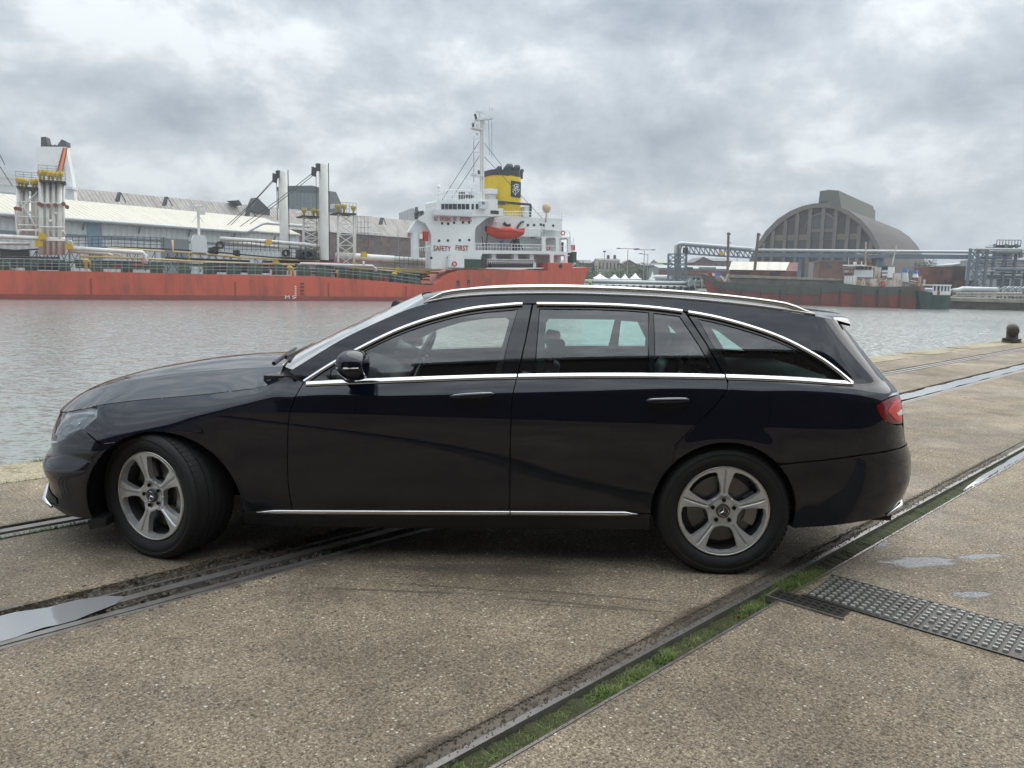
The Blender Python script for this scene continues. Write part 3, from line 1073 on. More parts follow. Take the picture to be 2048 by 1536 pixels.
M_CREAM = corr('cream_roof', (0.62, 0.58, 0.48), (0.36, 0.34, 0.28), 1.1, 0, 0.35)
M_RUSTR = corr('rusty_roof', (0.36, 0.35, 0.33), (0.17, 0.12, 0.09), 1.1, 0, 0.75)
M_CLAD = corr('grey_cladding', (0.50, 0.53, 0.54), (0.36, 0.39, 0.40), 1.2, 0, 0.3)
M_TEAL = corr('teal_cladding', (0.145, 0.185, 0.185), (0.12, 0.155, 0.16), 1.5, 0, 0.3)
M_BRICKD = brickm('dark_brick', (0.17, 0.11, 0.095), (0.12, 0.085, 0.075), (0.16, 0.145, 0.13), 0.6)
M_BRICKR = brickm('red_brick', (0.24, 0.10, 0.075), (0.18, 0.08, 0.06), (0.2, 0.16, 0.14), 0.7)
M_SLATE = faded('slate_roof', (0.13, 0.135, 0.14))
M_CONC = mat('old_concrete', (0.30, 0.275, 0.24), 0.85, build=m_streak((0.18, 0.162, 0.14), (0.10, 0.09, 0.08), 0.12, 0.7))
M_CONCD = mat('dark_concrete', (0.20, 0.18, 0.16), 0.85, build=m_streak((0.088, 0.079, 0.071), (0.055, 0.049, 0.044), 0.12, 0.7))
M_BAND = faded('dark_glazing', (0.075, 0.085, 0.09), rough=0.3)
M_BSTEEL = faded('blue_grey_steel', (0.16, 0.20, 0.24))
M_PIPE = mat('lagged_pipe', (0.50, 0.52, 0.53), 0.4, 0.3, noise=(0.4, 0.4, (0.40, 0.41, 0.40)))
M_RUSTW = mat('rust_streaked_white', (0.62, 0.60, 0.54), 0.6, build=m_streak((0.66, 0.64, 0.58), (0.27, 0.11, 0.04), 0.9, 1.0, (0.38, 0.56)))
M_BARGE = mat('barge_red', (0.20, 0.06, 0.05), 0.7, build=m_streak((0.21, 0.065, 0.055), (0.075, 0.06, 0.045), 0.35, 0.9, (0.42, 0.62)))
M_BARGEG = mat('barge_green', (0.085, 0.10, 0.085), 0.7, build=m_streak((0.085, 0.10, 0.085), (0.085, 0.06, 0.045), 0.35, 0.9, (0.45, 0.62)))

# ================================================================== the tanker
FS = Frame((-57.7, 87.2), R(28))
ship = Th(FS, 'tanker_ship', 'long red hulled tanker with white bridge and yellow funnel moored across the dock', 'ship', 20, 8, WATER_Z)
sw = FS.S(600, 598, 0)


def deck_z(px):
    return FS.S(px, {}.get(px, 0), 0)


mb = MB()
top_px = [(-160, 537), (0, 540), (200, 543.5), (400, 548), (640, 552.5), (760, 562), (862, 571), (872, 568), (886, 558), (900, 547), (915, 541), (930, 539), (1090, 541), (1095, 541), (1177, 534)]
pts = [FS.S(x, y, 0) for x, y in top_px]
xs_end = FS.S(1160, 600, 0)[0]
outl = [(pts[0][0] - 30, WATER_Z - 1.5)] + [(xs_end - 3, WATER_Z - 1.5), (xs_end, WATER_Z + 0.8)] + pts[::-1] + [(pts[0][0] - 30, pts[0][1])]
BEAM = 15.0
n = len(outl)
fr = [(a, 0.0, b) for a, b in outl]
mb.add(fr, [tuple(range(n))])
mb.add([(a, 0.0, b) for a, b in outl] + [(a, BEAM, b) for a, b in outl], [(i, (i + 1) % n, n + (i + 1) % n, n + i) for i in range(n)])
mb.add([(a, BEAM, b) for a, b in outl], [tuple(range(n))[::-1]])
ship.part(mb, 'hull', M_HULL)
mb = MB()
za = WATER_Z + 0.62
mb.box(outl[0][0], xs_end - 1.2, -0.03, 0.5, WATER_Z - 1, za)
ship.part(mb, 'boot_stripe', M_BOOT)
mb = MB()
mb.box(outl[0][0], FS.x(108, 0), -0.06, 0.3, WATER_Z - 1, WATER_Z + 0.33)
ship.part(mb, 'fender_beam', M_BOOT)
mb = MB()
for px, y0 in ((181, 557), (470, 562), (657, 566), (812, 571), (916, 566), (937, 565)):
    mb = MB()
    s, z = FS.S(px, y0, 0)
    mb.box(s - 0.09, s + 0.09, -0.07, 0.0, WATER_Z + 0.5, z)
    ship.part(mb, 'rubbing_bar', M_BOOT)
lad = []
for k in range(4):
    mb = MB()
    s0, z0 = FS.S(600, 567 + k * 7, 0)
    s1, _ = FS.S(608, 567 + k * 7, 0)
    mb.box(s0, s1, -0.10, -0.01, z0 - 0.07, z0 + 0.07)
    ship.part(mb, 'ladder_rung', M_DSTEEL)


def text_mesh(txt, size, depth=0.03):
    cu = bpy.data.curves.new('t', 'FONT')
    cu.body = txt
    cu.size = size
    cu.extrude = depth
    cu.resolution_u = 2
    ob = bpy.data.objects.new('t', cu)
    col.objects.link(ob)
    dg = bpy.context.evaluated_depsgraph_get()
    me = bpy.data.meshes.new_from_object(ob.evaluated_get(dg))
    bpy.data.objects.remove(ob)
    bpy.data.curves.remove(cu)
    return me


def letter(F, th, txt, x0, y0, x1, y1, k, m, name='lettering', bold=0.0):
    """text standing on plane y=k between two surveyed corners (baseline at y1)"""
    me = text_mesh(txt, 1.0)
    s0, zt_ = F.S(x0, y0, k)
    s1, _ = F.S(x1, y1, k)
    zb_ = (F.S(x0, y1, k)[1] + F.S(x1, y1, k)[1]) / 2
    zt_ = (F.S(x0, y0, k)[1] + F.S(x1, y0, k)[1]) / 2
    xs = [v.co.x for v in me.vertices]
    ys = [v.co.y for v in me.vertices]
    sx = (s1 - s0) / (max(xs) - min(xs))
    sz = (zt_ - zb_) / (max(ys) - min(ys))
    x_m, y_m = min(xs), min(ys)
    for v in me.vertices:
        v.co = Vector((s0 + (v.co.x - x_m) * sx, k - v.co.z, zb_ + (v.co.y - y_m) * sz)) - th.o0
    me.materials.clear()
    me.materials.append(m)
    return link(name, me, th.e)


letter(FS, ship, 'M 5', 570, 591, 590, 598, -0.04, M_SWHITE, 'draft_mark')
for k in range(7):
    s0, z0 = FS.S(591, 573 + k * 3.6, 0)
    ship.part(MB().box(s0 - .1, s0 + .1, -0.06, -.01, z0 - .06, z0 + .06), 'draft_mark', M_SWHITE)

# main deck surface and the green framing along its edge
mb = MB()
s_a, z_a = FS.S(-160, 540, 0)
s_b, z_b = FS.S(870, 568, 0)
ship.part(MB().prism([(s_a - 25, -1), (s_b, -1), (s_b, z_b + 0.05), (s_a - 25, z_a + .05)], lambda a, b, d: (a, d, b), 0.3, BEAM - .3), 'main_deck', M_DGREEN)


def deckline(px):
    return interp([(-200, 537), (0, 540), (200, 543.5), (400, 548), (640, 552.5), (760, 562), (862, 571), (920, 545), (1180, 540)], px)


for i, px in enumerate([-30, 15, 70, 137, 203, 262, 322, 378, 430, 477, 520, 570, 619, 658, 698, 735, 770, 805, 838]):
    mb = MB()
    yb = deckline(px)
    h = 21
    w = 20
    pts = [FP(FS, px - w, yb - h, 0.6), FP(FS, px - 8, yb - h, 0.6), FP(FS, px - 1, yb - h * 0.85, 0.6), FP(FS, px + 3, yb - h * 0.5, 0.6), FP(FS, px + 4, yb, 0.6)]
    n = len(pts)
    base = FP(FS, px - w, yb, 0.6)
    o = [(p.x, p.z) for p in pts] + [(base.x, base.z)]
    mb.prism(o, lambda a, b, d: (a, d, b), 0.6, 2.6)
    ship.part(mb, 'deck_frame', mat('frame_green%d' % (i % 3), ((0.055, 0.10, 0.07), (0.07, 0.12, 0.085), (0.04, 0.075, 0.055))[i % 3], 0.6, noise=(0.8, 0.6, (0.03, 0.04, 0.03))))
# long deck rails
for dy, r in ((-23, 0.05), (-15, 0.035), (-9, 0.03)):
    mb = MB()
    ftube(mb, FS, [(x, deckline(x) + dy) for x in range(-120, 870, 60)], 0.25, r, 5)
    ship.part(mb, 'guard_rail', M_RAILG)
mb = MB()
for x in range(-120, 870, 14):
    p, q = FP(FS, x, deckline(x) - 23, 0.25), FP(FS, x, deckline(x) + 2, 0.25)
    mb.tube([p, q], 0.03, 4)
ship.part(mb, 'rail_posts', M_RAILG, kind='stuff')
# catwalk amidships
mb = MB()
cw = [(-60, 505), (130, 496), (230, 494), (330, 498), (440, 505), (600, 520), (660, 524)]
for a, b in zip(cw[:-1], cw[1:]):
    p, q = FP(FS, *a, 6.0), FP(FS, *b, 6.0)
    mb.bar(p, q, 1.1, 0.14)
ship.part(mb, 'catwalk', M_DSTEEL)
mb = MB()
for dy in (-22, -15, -8):
    ftube(mb, FS, [(130, 496 + dy), (230, 494 + dy), (330, 498 + dy)], 5.5, 0.035, 4)
for x in range(132, 330, 13):
    mb.tube([FP(FS, x, 496 - 22, 5.5), FP(FS, x, 497, 5.5)], 0.035, 4)
for x0, x1, y0 in ((440, 562, 482), (565, 640, 496), (790, 860, 512)):
    for dy in (0, 8, 15):
        ftube(mb, FS, [(x0, y0 + dy), (x1, y0 + dy + 4)], 4.5, 0.035, 4)
    for x in range(x0, x1, 9):
        mb.tube([FP(FS, x, y0, 4.5), FP(FS, x, y0 + 22, 4.5)], 0.035, 4)
ship.part(mb, 'catwalk_railing', M_DSTEEL, kind='stuff')
# trestles under the pipes
for x in list(range(40, 130, 22)) + [150, 190, 265, 300, 345, 372, 410, 440, 470, 520, 690, 760, 830]:
    y1 = deckline(x) - 4
    y0 = interp([(0, 505), (130, 500), (330, 505), (500, 515), (700, 530), (860, 545)], x)
    a, b = FP(FS, x - 10, y0, 5.2), FP(FS, x - 10, y1, 5.2)
    c, d = FP(FS, x + 10, y0, 5.2), FP(FS, x + 10, y1, 5.2)
    mb = MB()
    for p, q in ((a, b), (c, d), (a, d), (c, b)):
        mb.bar(p, q, 0.08)
    ship.part(mb, 'pipe_trestle', M_DSTEEL)
# pipes: (points, depth, radius, colour)
PIPES = [
    ([(-80, 472), (0, 473), (88, 477), (131, 479)], 4.0, 0.25, M_MWHITE), ([(-80, 486), (0, 487), (60, 488)], 5.0, 0.18, M_MWHITE),
    ([(36, 472), (38, 461), (45, 460), (128, 463), (130, 470)], 4.2, 0.13, M_MWHITE), ([(72, 461), (72, 472)], 4.2, 0.10, M_MWHITE),
    ([(135, 496), (285, 505), (290, 510), (291, 532)], 3.6, 0.27, M_MWHITE), ([(140, 502), (215, 507), (225, 512)], 4.6, 0.22, M_MWHITE),
    ([(222, 506), (238, 508), (241, 514)], 4.8, 0.2, M_MWHITE), ([(130, 483), (143, 482), (146, 494)], 4.4, 0.10, M_MWHITE),
    ([(160, 513), (260, 516), (400, 523), (560, 529), (590, 530)], 3.8, 0.13, M_YEL2), ([(215, 495), (330, 503)], 5.2, 0.10, M_YEL2),
    ([(345, 480), (346, 503), (380, 506), (415, 509), (470, 513)], 4.6, 0.13, M_YEL2), ([(378, 508), (378, 519)], 4.6, 0.09, M_YEL2),
    ([(405, 508), (480, 515), (560, 519), (640, 522)], 5.0, 0.11, M_YEL2),
    ([(228, 533), (245, 529), (283, 530), (284, 518)], 3.0, 0.13, M_REDF), ([(542, 536), (560, 537), (576, 538)], 3.0, 0.20, M_REDF),
    ([(598, 531), (602, 527), (640, 528), (680, 530), (745, 532), (751, 537), (752, 550)], 3.4, 0.19, M_MWHITE),
    ([(672, 512), (700, 513), (760, 517), (840, 522), (880, 525), (893, 529), (896, 537)], 5.5, 0.52, M_MWHITE),
    ([(440, 477), (520, 482), (613, 489), (640, 494)], 5.0, 0.26, M_MWHITE), ([(440, 482), (500, 488), (560, 495)], 6.5, 0.22, M_MWHITE),
    ([(700, 536), (760, 540), (850, 546), (880, 547)], 4.4, 0.10, M_YEL2), ([(690, 531), (780, 537), (870, 541), (881, 541), (881, 531)], 5.0, 0.10, M_YEL2),
    ([(800, 541), (840, 543), (878, 545)], 3.8, 0.08, M_YEL), ([(640, 525), (680, 527), (720, 530)], 4.2, 0.12, M_REDF),
    ([(-80, 498), (0, 499), (40, 502)], 4.4, 0.13, M_DSTEEL), ([(150, 520), (330, 527), (560, 536)], 4.4, 0.12, M_DSTEEL), ([(-60, 512), (120, 516)], 4.0, 0.12, M_DSTEEL),
    ([(-60, 522), (140, 524), (400, 532), (640, 540), (860, 553)], 3.0, 0.11, M_DGREEN), ([(330, 516), (480, 522)], 5.6, 0.14, M_DSTEEL),
    ([(620, 546), (700, 549), (860, 560)], 3.2, 0.10, M_DGREEN), ([(727, 522), (727, 535)], 3.3, 0.15, M_MWHITE),
]
for pts, k, r, m in PIPES:
    mb = MB()
    ftube(mb, FS, pts, k, r, 8)
    ship.part(mb, 'pipe', m, smooth=True)
# yellow hydrants and vent heads
for px, py in ((172, 527), (676, 549), (788, 553), (579, 540)):
    mb = MB()
    c = FP(FS, px, py - 4, 1.2)
    b_ = FP(FS, px + 3, py + 12, 1.2)
    mb.lathe([(0, .35), (.3, .25), (.38, 0), (.2, -.2), (.16, -.9)], 'z', 8, tuple(c))
    mb.tube([c + Vector((0, 0, 0)), c + Vector((.35, 0, .1)), c + Vector((.45, 0, -.3)), Vector((c.x + .45, c.y, b_.z))], 0.15, 6)
    ship.part(mb, 'vent_head', M_YEL, smooth=True)
for px, py in ((85, 474), (78, 488), (138, 494), (537, 485), (728, 510), (795, 541), (710, 532), (552, 527)):
    mb = MB()
    c = FP(FS, px, py, 3.6)
    mb.box(c.x - .4, c.x + .4, c.y - .3, c.y + .3, c.z - .3, c.z + .3)
    mb.lathe([(0.28, 0), (0.28, 0.12)], 'z', 10, (c.x, c.y, c.z + .34))
    ship.part(mb, 'valve', M_YEL)
# dark deck machinery
for (x0, y0, x1, y1, k) in ((598, 500, 634, 518, 4.5), (560, 515, 640, 530, 6), (640, 518, 668, 545, 6), (530, 522, 600, 534, 7.5), (420, 495, 437, 512, 6), (470, 500, 480, 514, 6),
                            (0, 500, 60, 535, 8), (60, 520, 130, 540, 7.5), (410, 524, 540, 545, 8.5), (150, 522, 330, 538, 9), (690, 540, 860, 560, 8), (470, 520, 500, 536, 6), (355, 517, 372, 530, 6)):
    mb = MB()
    fbox(mb, FS, x0, y0, x1, y1, k, k + 2.0)
    ship.part(mb, 'deck_machinery', M_DSTEEL if (x0 % 3) else M_DGREEN)
for cx_, cy_, r in ((616, 510, 8), (606, 508, 5), (572, 506, 6), (440, 490, 6), (430, 499, 5)):
    mb = MB()
    c = FP(FS, cx_, cy_, 4.2)
    rr_ = r * 0.065
    mb.lathe([(rr_, -.6), (rr_ * 1.3, -.55), (rr_ * 1.3, -.45), (rr_ * .7, -.4), (rr_ * .7, .4), (rr_ * 1.3, .45), (rr_ * 1.3, .55), (rr_, .6)], 'y', 12, tuple(c))
    ship.part(mb, 'winch_drum', M_DSTEEL)
mb = MB()
c = FP(FS, 400, 505, 3.6)
c2 = FP(FS, 400, 470, 3.6)
w_ = FS.x(415, 3.6) - FS.x(386, 3.6)
prof = [(-w_ / 2, 0), (w_ / 2, 0), (w_ / 2, (c2.z - c.z) * .75), (w_ * .36, (c2.z - c.z)), (-w_ * .36, (c2.z - c.z)), (-w_ / 2, (c2.z - c.z) * .75)]
mb.prism(prof, lambda a, b, d: (c.x + a, d, c.z + b), 3.6, 5.6)
ship.part(mb, 'foam_tank', M_SWHITE2)

# vent mast clusters on the left
def mast_cluster(cols, ytop_, ybot, k, plat, heads):
    for i, px in enumerate(cols):
        mb = MB()
        p, q = FP(FS, px, ytop_, k + (i % 2) * 1.1), FP(FS, px + 0.5, ybot, k + (i % 2) * 1.1)
        mb.tube([p, q], 0.20 if i % 3 else 0.27, 8)
        z = p.z + (q.z - p.z) * (0.33 + 0.1 * (i % 3))
        if i % 2 == 0:
            mb.lathe([(0.32, -.15), (0.32, .15)], 'z', 8, (p.x, p.y, z))
        ship.part(mb, 'vent_pipe', M_MWHITE, smooth=True)
    mb = MB()
    a, b = FP(FS, plat[0], plat[2], k - .8), FP(FS, plat[1], plat[2], k - .8)
    mb.box(a.x, b.x, k - .9, k + 2.0, a.z - .12, a.z + .12)
    ship.part(mb, 'platform', M_DSTEEL)
    mb = MB()
    for dz in (0.6, 1.2, 1.75):
        for kk in (k - .85, k + 1.95):
            mb.bar((a.x, kk, a.z + dz), (b.x, kk, a.z + dz), 0.06)
    nn = int((b.x - a.x) / 0.9) + 1
    for i in range(nn + 1):
        x = a.x + (b.x - a.x) * i / nn
        mb.bar((x, k - .85, a.z), (x, k - .85, a.z + 1.75), 0.06)
    ship.part(mb, 'platform_railing', M_RAILG, kind='stuff')
    for px, py in heads:
        mb = MB()
        c = FP(FS, px, py, k)
        mb.lathe([(0, .36), (.26, .33), (.31, .1), (.31, -.2), (.2, -.32), (.13, -.36), (.13, -1.1)], 'z', 10, tuple(c))
        ship.part(mb, 'valve_head', M_YEL, smooth=True)
    for zz in (0.30, 0.62, 0.80):
        mb = MB()
        y = ytop_ + (ybot - ytop_) * zz
        ftube(mb, FS, [(cols[0] - 2, y), (cols[-1] + 3, y + 1)], k - .35, 0.09, 5)
        ship.part(mb, 'brace', M_MWHITE)


mast_cluster([38, 46, 54, 67, 74], 376, 468, 5.0, (33, 80, 374), [(37, 361), (44, 362), (52, 364), (66, 364), (72, 363)])
mast_cluster([82, 88, 95, 101, 107, 113, 119, 126], 362, 510, 4.0, (78, 131, 361), [(80, 346), (87, 345), (97, 348), (105, 349), (114, 350), (121, 348)])
mb = MB()
for a, b in (((39, 400), (76, 460)), ((76, 382), (40, 420)), ((84, 380), (96, 420)), ((30, 415), (34, 465))):
    mb.tube([FP(FS, *a, 4.6), FP(FS, *b, 4.6)], 0.09, 5)
ship.part(mb, 'brace', M_MWHITE)
for px, py in ((32, 417), (39, 418), (79, 408), (84, 410), (97, 411), (111, 410), (127, 408), (134, 414)):
    mb = MB()
    c = FP(FS, px, py, 3.5)
    mb.lathe([(0, -.12), (.24, -.1), (.24, .1), (0, .12)], 'y', 10, tuple(c))
    mb.bar(c + Vector((0, .1, 0)), c + Vector((.1, 1.0, -.1)), .1)
    ship.part(mb, 'hand_wheel', mat('oxide_red', (0.20, 0.08, 0.06), 0.7))

# derrick posts
def post(x0, x1, ytop_, ybot, k, head):
    mb = MB()
    cx_ = (x0 + x1) / 2
    r = (FS.x(x1, k) - FS.x(x0, k)) / 2 * 0.82
    p, q = FP(FS, cx_, ytop_, k), FP(FS, cx_ + 0.5, ybot, k)
    mb.tube([(p.x, k, q.z), (p.x, k, p.z - .15), (p.x, k, p.z)], [r, r, r * .85], 20)
    po = ship.part(mb, 'derrick_post', M_MWHITE, angle=40)
    mb = MB()
    h = FP(FS, *head, k)
    mb.bar((p.x - r, k, h.z), (h.x, k, h.z), .35, .25)
    mb.box(h.x - .25, h.x + .25, k - .35, k + .35, h.z - .5, h.z + .45)
    hd = ship.part(mb, 'post_head', M_DSTEEL)
    mb = MB()
    mb.bar((p.x + r + .12, k, q.z), (p.x + r + .12, k, p.z + .2), .09)
    for i in range(40):
        z = q.z + (p.z - q.z) * i / 40
        mb.bar((p.x + r - .02, k - .1, z), (p.x + r + .16, k - .1, z), .05)
    ship.part(mb, 'post_ladder', M_DSTEEL)
    return p


post(555, 576, 342, 515, 7.0, (556, 348))
post(636, 657, 328, 520, 4.5, (636, 334))
for pts, k in (([(553, 352), (510, 400), (455, 450)], 6.5), ([(553, 356), (500, 412), (462, 450)], 6.5), ([(633, 340), (560, 397), (480, 453)], 4.2), ([(632, 346), (590, 380), (500, 448)], 4.2),
               ([(553, 360), (555, 440)], 6.5), ([(632, 345), (633, 420), (634, 500)], 4.2), ([(-20, 270), (10, 330)], 8), ([(-10, 318), (25, 372)], 8)):
    mb = MB()
    ftube(mb, FS, pts, k, 0.045, 4)
    ship.part(mb, 'stay_wire', M_DSTEEL)
for c in ((551, 355, 6.5), (629, 342, 4.2)):
    mb = MB()
    p = FP(FS, *c)
    mb.prism([(-.35, .55), (.35, .35), (.1, -.75), (-.4, -.55)], lambda a, b, d: (p.x + a, d, p.z + b), c[2] - .25, c[2] + .25)
    ship.part(mb, 'tackle_block', M_DSTEEL)
# lattice vent towers
def lattice(x0, x1, y0, y1, k, kd, heads, ncol=2):
    legs = [(x0, k), (x1, k), (x0, k + kd), (x1, k + kd)]
    for px, kk in legs:
        mb = MB()
        ftube(mb, FS, [(px, y0), (px, y1)], kk, 0.17, 6)
        ship.part(mb, 'tower_leg', M_MWHITE)
    mb = MB()
    nb = 5
    for i in range(nb):
        ya, yb = y0 + (y1 - y0) * i / nb, y0 + (y1 - y0) * (i + 1) / nb
        for kk in (k, k + kd):
            mb.bar(FP(FS, x0, ya, kk), FP(FS, x1, yb, kk), .11)
            mb.bar(FP(FS, x1, ya, kk), FP(FS, x0, yb, kk), .11)
            mb.bar(FP(FS, x0, ya, kk), FP(FS, x1, ya, kk), .11)
    ship.part(mb, 'tower_bracing', M_MWHITE, kind='stuff')
    a, b = FP(FS, x0 - 4, y0 - 1, k - .5), FP(FS, x1 + 4, y0 - 1, k - .5)
    mb = MB().box(a.x, b.x, k - .7, k + kd + .7, a.z - .1, a.z + .1)
    ship.part(mb, 'platform', M_DSTEEL)
    mb = MB()
    for dz in (.5, 1.0, 1.5):
        mb.bar((a.x, k - .65, a.z + dz), (b.x, k - .65, a.z + dz), .05)
        mb.bar((a.x, k + kd + .65, a.z + dz), (b.x, k + kd + .65, a.z + dz), .05)
    for i in range(7):
        x = a.x + (b.x - a.x) * i / 6
        mb.bar((x, k - .65, a.z), (x, k - .65, a.z + 1.5), .05)
    ship.part(mb, 'platform_railing', M_RAILG, kind='stuff')
    for px, py in heads:
        c = FP(FS, px, py, k)
        mb = MB()
        mb.lathe([(0, .35), (.35, .3), (.42, 0), (.22, -.35), (.16, -.4), (.16, -.95)], 'z', 10, tuple(c))
        ship.part(mb, 'valve_head', M_YEL, smooth=True)


lattice(607, 638, 433, 505, 6.5, 2.0, [(608, 421), (627, 422), (636, 423)])
lattice(676, 708, 427, 533, 5.0, 2.2, [(675, 413), (688, 413), (707, 416)])
mb = MB()
fbox(mb, FS, 664, 408, 672, 417, 5, 6)
ship.part(mb, 'valve_box', M_SWHITE2)
mb = MB()
ftube(mb, FS, [(713, 430), (711, 468), (711, 520)], 5.4, .12, 5)
ship.part(mb, 'pipe', M_MWHITE)
mb = MB()
ftube(mb, FS, [(398, 470), (396, 413)], 5.0, .18, 6)
ftube(mb, FS, [(383, 411), (408, 412)], 5.0, .10, 5)
ftube(mb, FS, [(384, 446), (396, 428), (407, 446)], 5.0, .04, 4)
ship.part(mb, 'lamp_mast', M_MWHITE)
for px in (384, 409, 405):
    mb = MB()
    c = FP(FS, px, 412 if px != 405 else 426, 4.8)
    mb.box(c.x - .3, c.x + .3, c.y - .2, c.y + .2, c.z - .2, c.z + .22)
    ship.part(mb, 'flood_lamp', M_SWHITE2)

# ---- superstructure (zoomed survey: px = 800 + X / 3.6575, py = 200 + Y / 3.6575)
def z3(X, Y):
    return 800 + X / 3.6575, 200 + Y / 3.6575


def z3l(*pts):
    return [z3(*p) for p in pts]


K0 = 1.2
arch = [(545, 1100), (545, 950), (552, 930), (620, 868), (650, 856), (720, 850), (1030, 850), (1036, 985), (1030, 1000), (1040, 1010), (1040, 1100)]
outer = [(228, 1228), (228, 1000), (222, 970), (205, 935), (188, 905), (150, 880), (130, 850), (140, 815), (246, 805), (246, 850), (755, 850), (760, 790), (1200, 872), (1185, 960), (1250, 985), (1262, 1115), (1228, 1118), (1226, 1228)]
holes = [
    [(548, 1098), (548, 955), (556, 930), (625, 870), (655, 858), (722, 855), (745, 862), (690, 900), (670, 935), (680, 1000), (930, 1000), (1025, 1000), (1038, 1012), (1038, 1103)],
    [(1066, 1104), (1066, 1018), (1074, 1005), (1130, 1005), (1140, 1018), (1140, 1106)],
    [(1164, 1108), (1164, 1020), (1172, 1008), (1218, 1008), (1228, 1020), (1228, 1112)],
    [(598, 1226), (594, 1150), (602, 1125), (1090, 1126), (1100, 1140), (1098, 1226)],
    [(1124, 1190), (1124, 1142), (1130, 1130), (1200, 1132), (1206, 1142), (1206, 1190)],
]
wall_out = [(228, 1235), (228, 1000), (222, 970), (205, 935), (188, 905), (135, 880), (130, 850), (142, 815), (246, 815), (246, 850), (755, 852), (700, 856), (680, 895), (668, 930), (676, 998), (1185, 1000), (1250, 1002), (1254, 1116), (1226, 1118), (1224, 1192), (1080, 1192), (1080, 1235)]
# front plating with openings for lifeboat and decks
pl_out = [(228, 1235), (228, 1000), (222, 970), (205, 935), (188, 905), (135, 880), (130, 850), (142, 815), (246, 806), (246, 850), (540, 850), (755, 848), (722, 852), (655, 858), (625, 870), (556, 930), (548, 955), (548, 1098),
          (1040, 1104), (1040, 1012), (1026, 998), (1250, 1002), (1254, 1116), (1226, 1118), (1226, 1192), (1085, 1192), (1085, 1235)]
mb = MB()
fplate(mb, FS, z3l(*pl_out), [z3l(*h) for h in holes[1:]], K0, K0 + 0.35)
ship.part(mb, 'side_plating', M_SWHITE)
# left house block behind the plating (gives the bridge front its depth)
mb = MB()
fbox(mb, FS, *z3(232, 850), *z3(545, 1235), K0 + 0.36, 4.0)
ship.part(mb, 'accommodation_block', M_SWHITE)
mb = MB()
s0, z0 = FS.S(*z3(545, 870), K0 + 3.6)
s1, z1 = FS.S(*z3(1175, 1235), K0 + 3.6)
mb.box(s0, s1, K0 + 3.6, 13.0, z1, FS.S(*z3(1000, 862), K0 + 3.6)[1])
ship.part(mb, 'accommodation_block', M_SWHITE2)
mb = MB()
# decks
for (X0_, X1_, Y_) in ((545, 1250, 1108), (1040, 1250, 1002), (545, 1240, 1232)):
    a, b = FP(FS, *z3(X0_, Y_), K0), FP(FS, *z3(X1_, Y_), K0)
    mb.box(a.x, b.x, K0 + .36, 13.0, a.z - .12, a.z + .02)
ship.part(mb, 'deck', M_SWHITE2)
# upper aft block with ports
mb = MB()
fpoly(mb, FS, z3l((690, 856), (1190, 868), (1175, 955), (1040, 950), (1026, 998), (930, 1000), (680, 998), (670, 935)), K0 + 2.2, 12.5)
ship.part(mb, 'boat_deck_house', M_SWHITE)
for X, Y in ((935, 915), (981, 915), (1050, 917), (1120, 920), (1030, 912)):
    c = FP(FS, *z3(X, Y), K0 + 2.2)
    ship.part(MB().lathe([(0, -.05), (.22, -.05), (.22, .02)], 'y', 12, tuple(c)), 'porthole', M_WIN)
for X, Y in ((308, 903), (352, 905), (395, 898), (460, 896), (505, 896), (286, 1030), (350, 1028), (437, 1026), (505, 1024), (228, 1155), (350, 1155)):
    c = FP(FS, *z3(X, Y), K0)
    ship.part(MB().lathe([(0, -.05), (.20, -.05), (.20, .02)], 'y', 12, tuple(c)), 'porthole', M_WIN)
# bridge
mb = MB()
fpoly(mb, FS, z3l((262, 806), (262, 745), (272, 735), (560, 728), (715, 726), (715, 800), (755, 790), (757, 850), (246, 850), (246, 810)), K0 - .3, 5.0)
ship.part(mb, 'bridge_house', M_SWHITE)
mb = MB()
fbox(mb, FS, *z3(246, 806), *z3(530, 846), K0 - .6, K0 - .3)
ship.part(mb, 'bridge_panel', M_SWHITE2)
for X0_, X1_ in ((304, 325), (331, 353), (358, 382), (387, 416), (424, 447), (453, 476), (483, 507), (525, 540), (556, 570)):
    mb = MB()
    fbox(mb, FS, *z3(X0_, 760), *z3(X1_, 799), K0 - .38, K0 - .28)
    w = ship.part(mb, 'window', M_WIN)
mb = MB()
fbox(mb, FS, *z3(664, 808), *z3(722, 834), K0 - .36, K0 - .28)
ship.part(mb, 'name_board', M_DSTEEL)
for w_, xa_, xb_ in (('NO', 250, 276), ('SMOKING', 292, 375), ('NO', 392, 418), ('SMOKING', 438, 525)):
    letter(FS, ship, w_, *z3(xa_, 853), *z3(xb_, 888), K0 - .33, M_LETTER)
letter(FS, ship, 'SAFETY', *z3(246, 1066), *z3(372, 1105), K0 - .05, M_LETTER)
letter(FS, ship, 'FIRST', *z3(408, 1063), *z3(501, 1102), K0 - .05, M_LETTER)
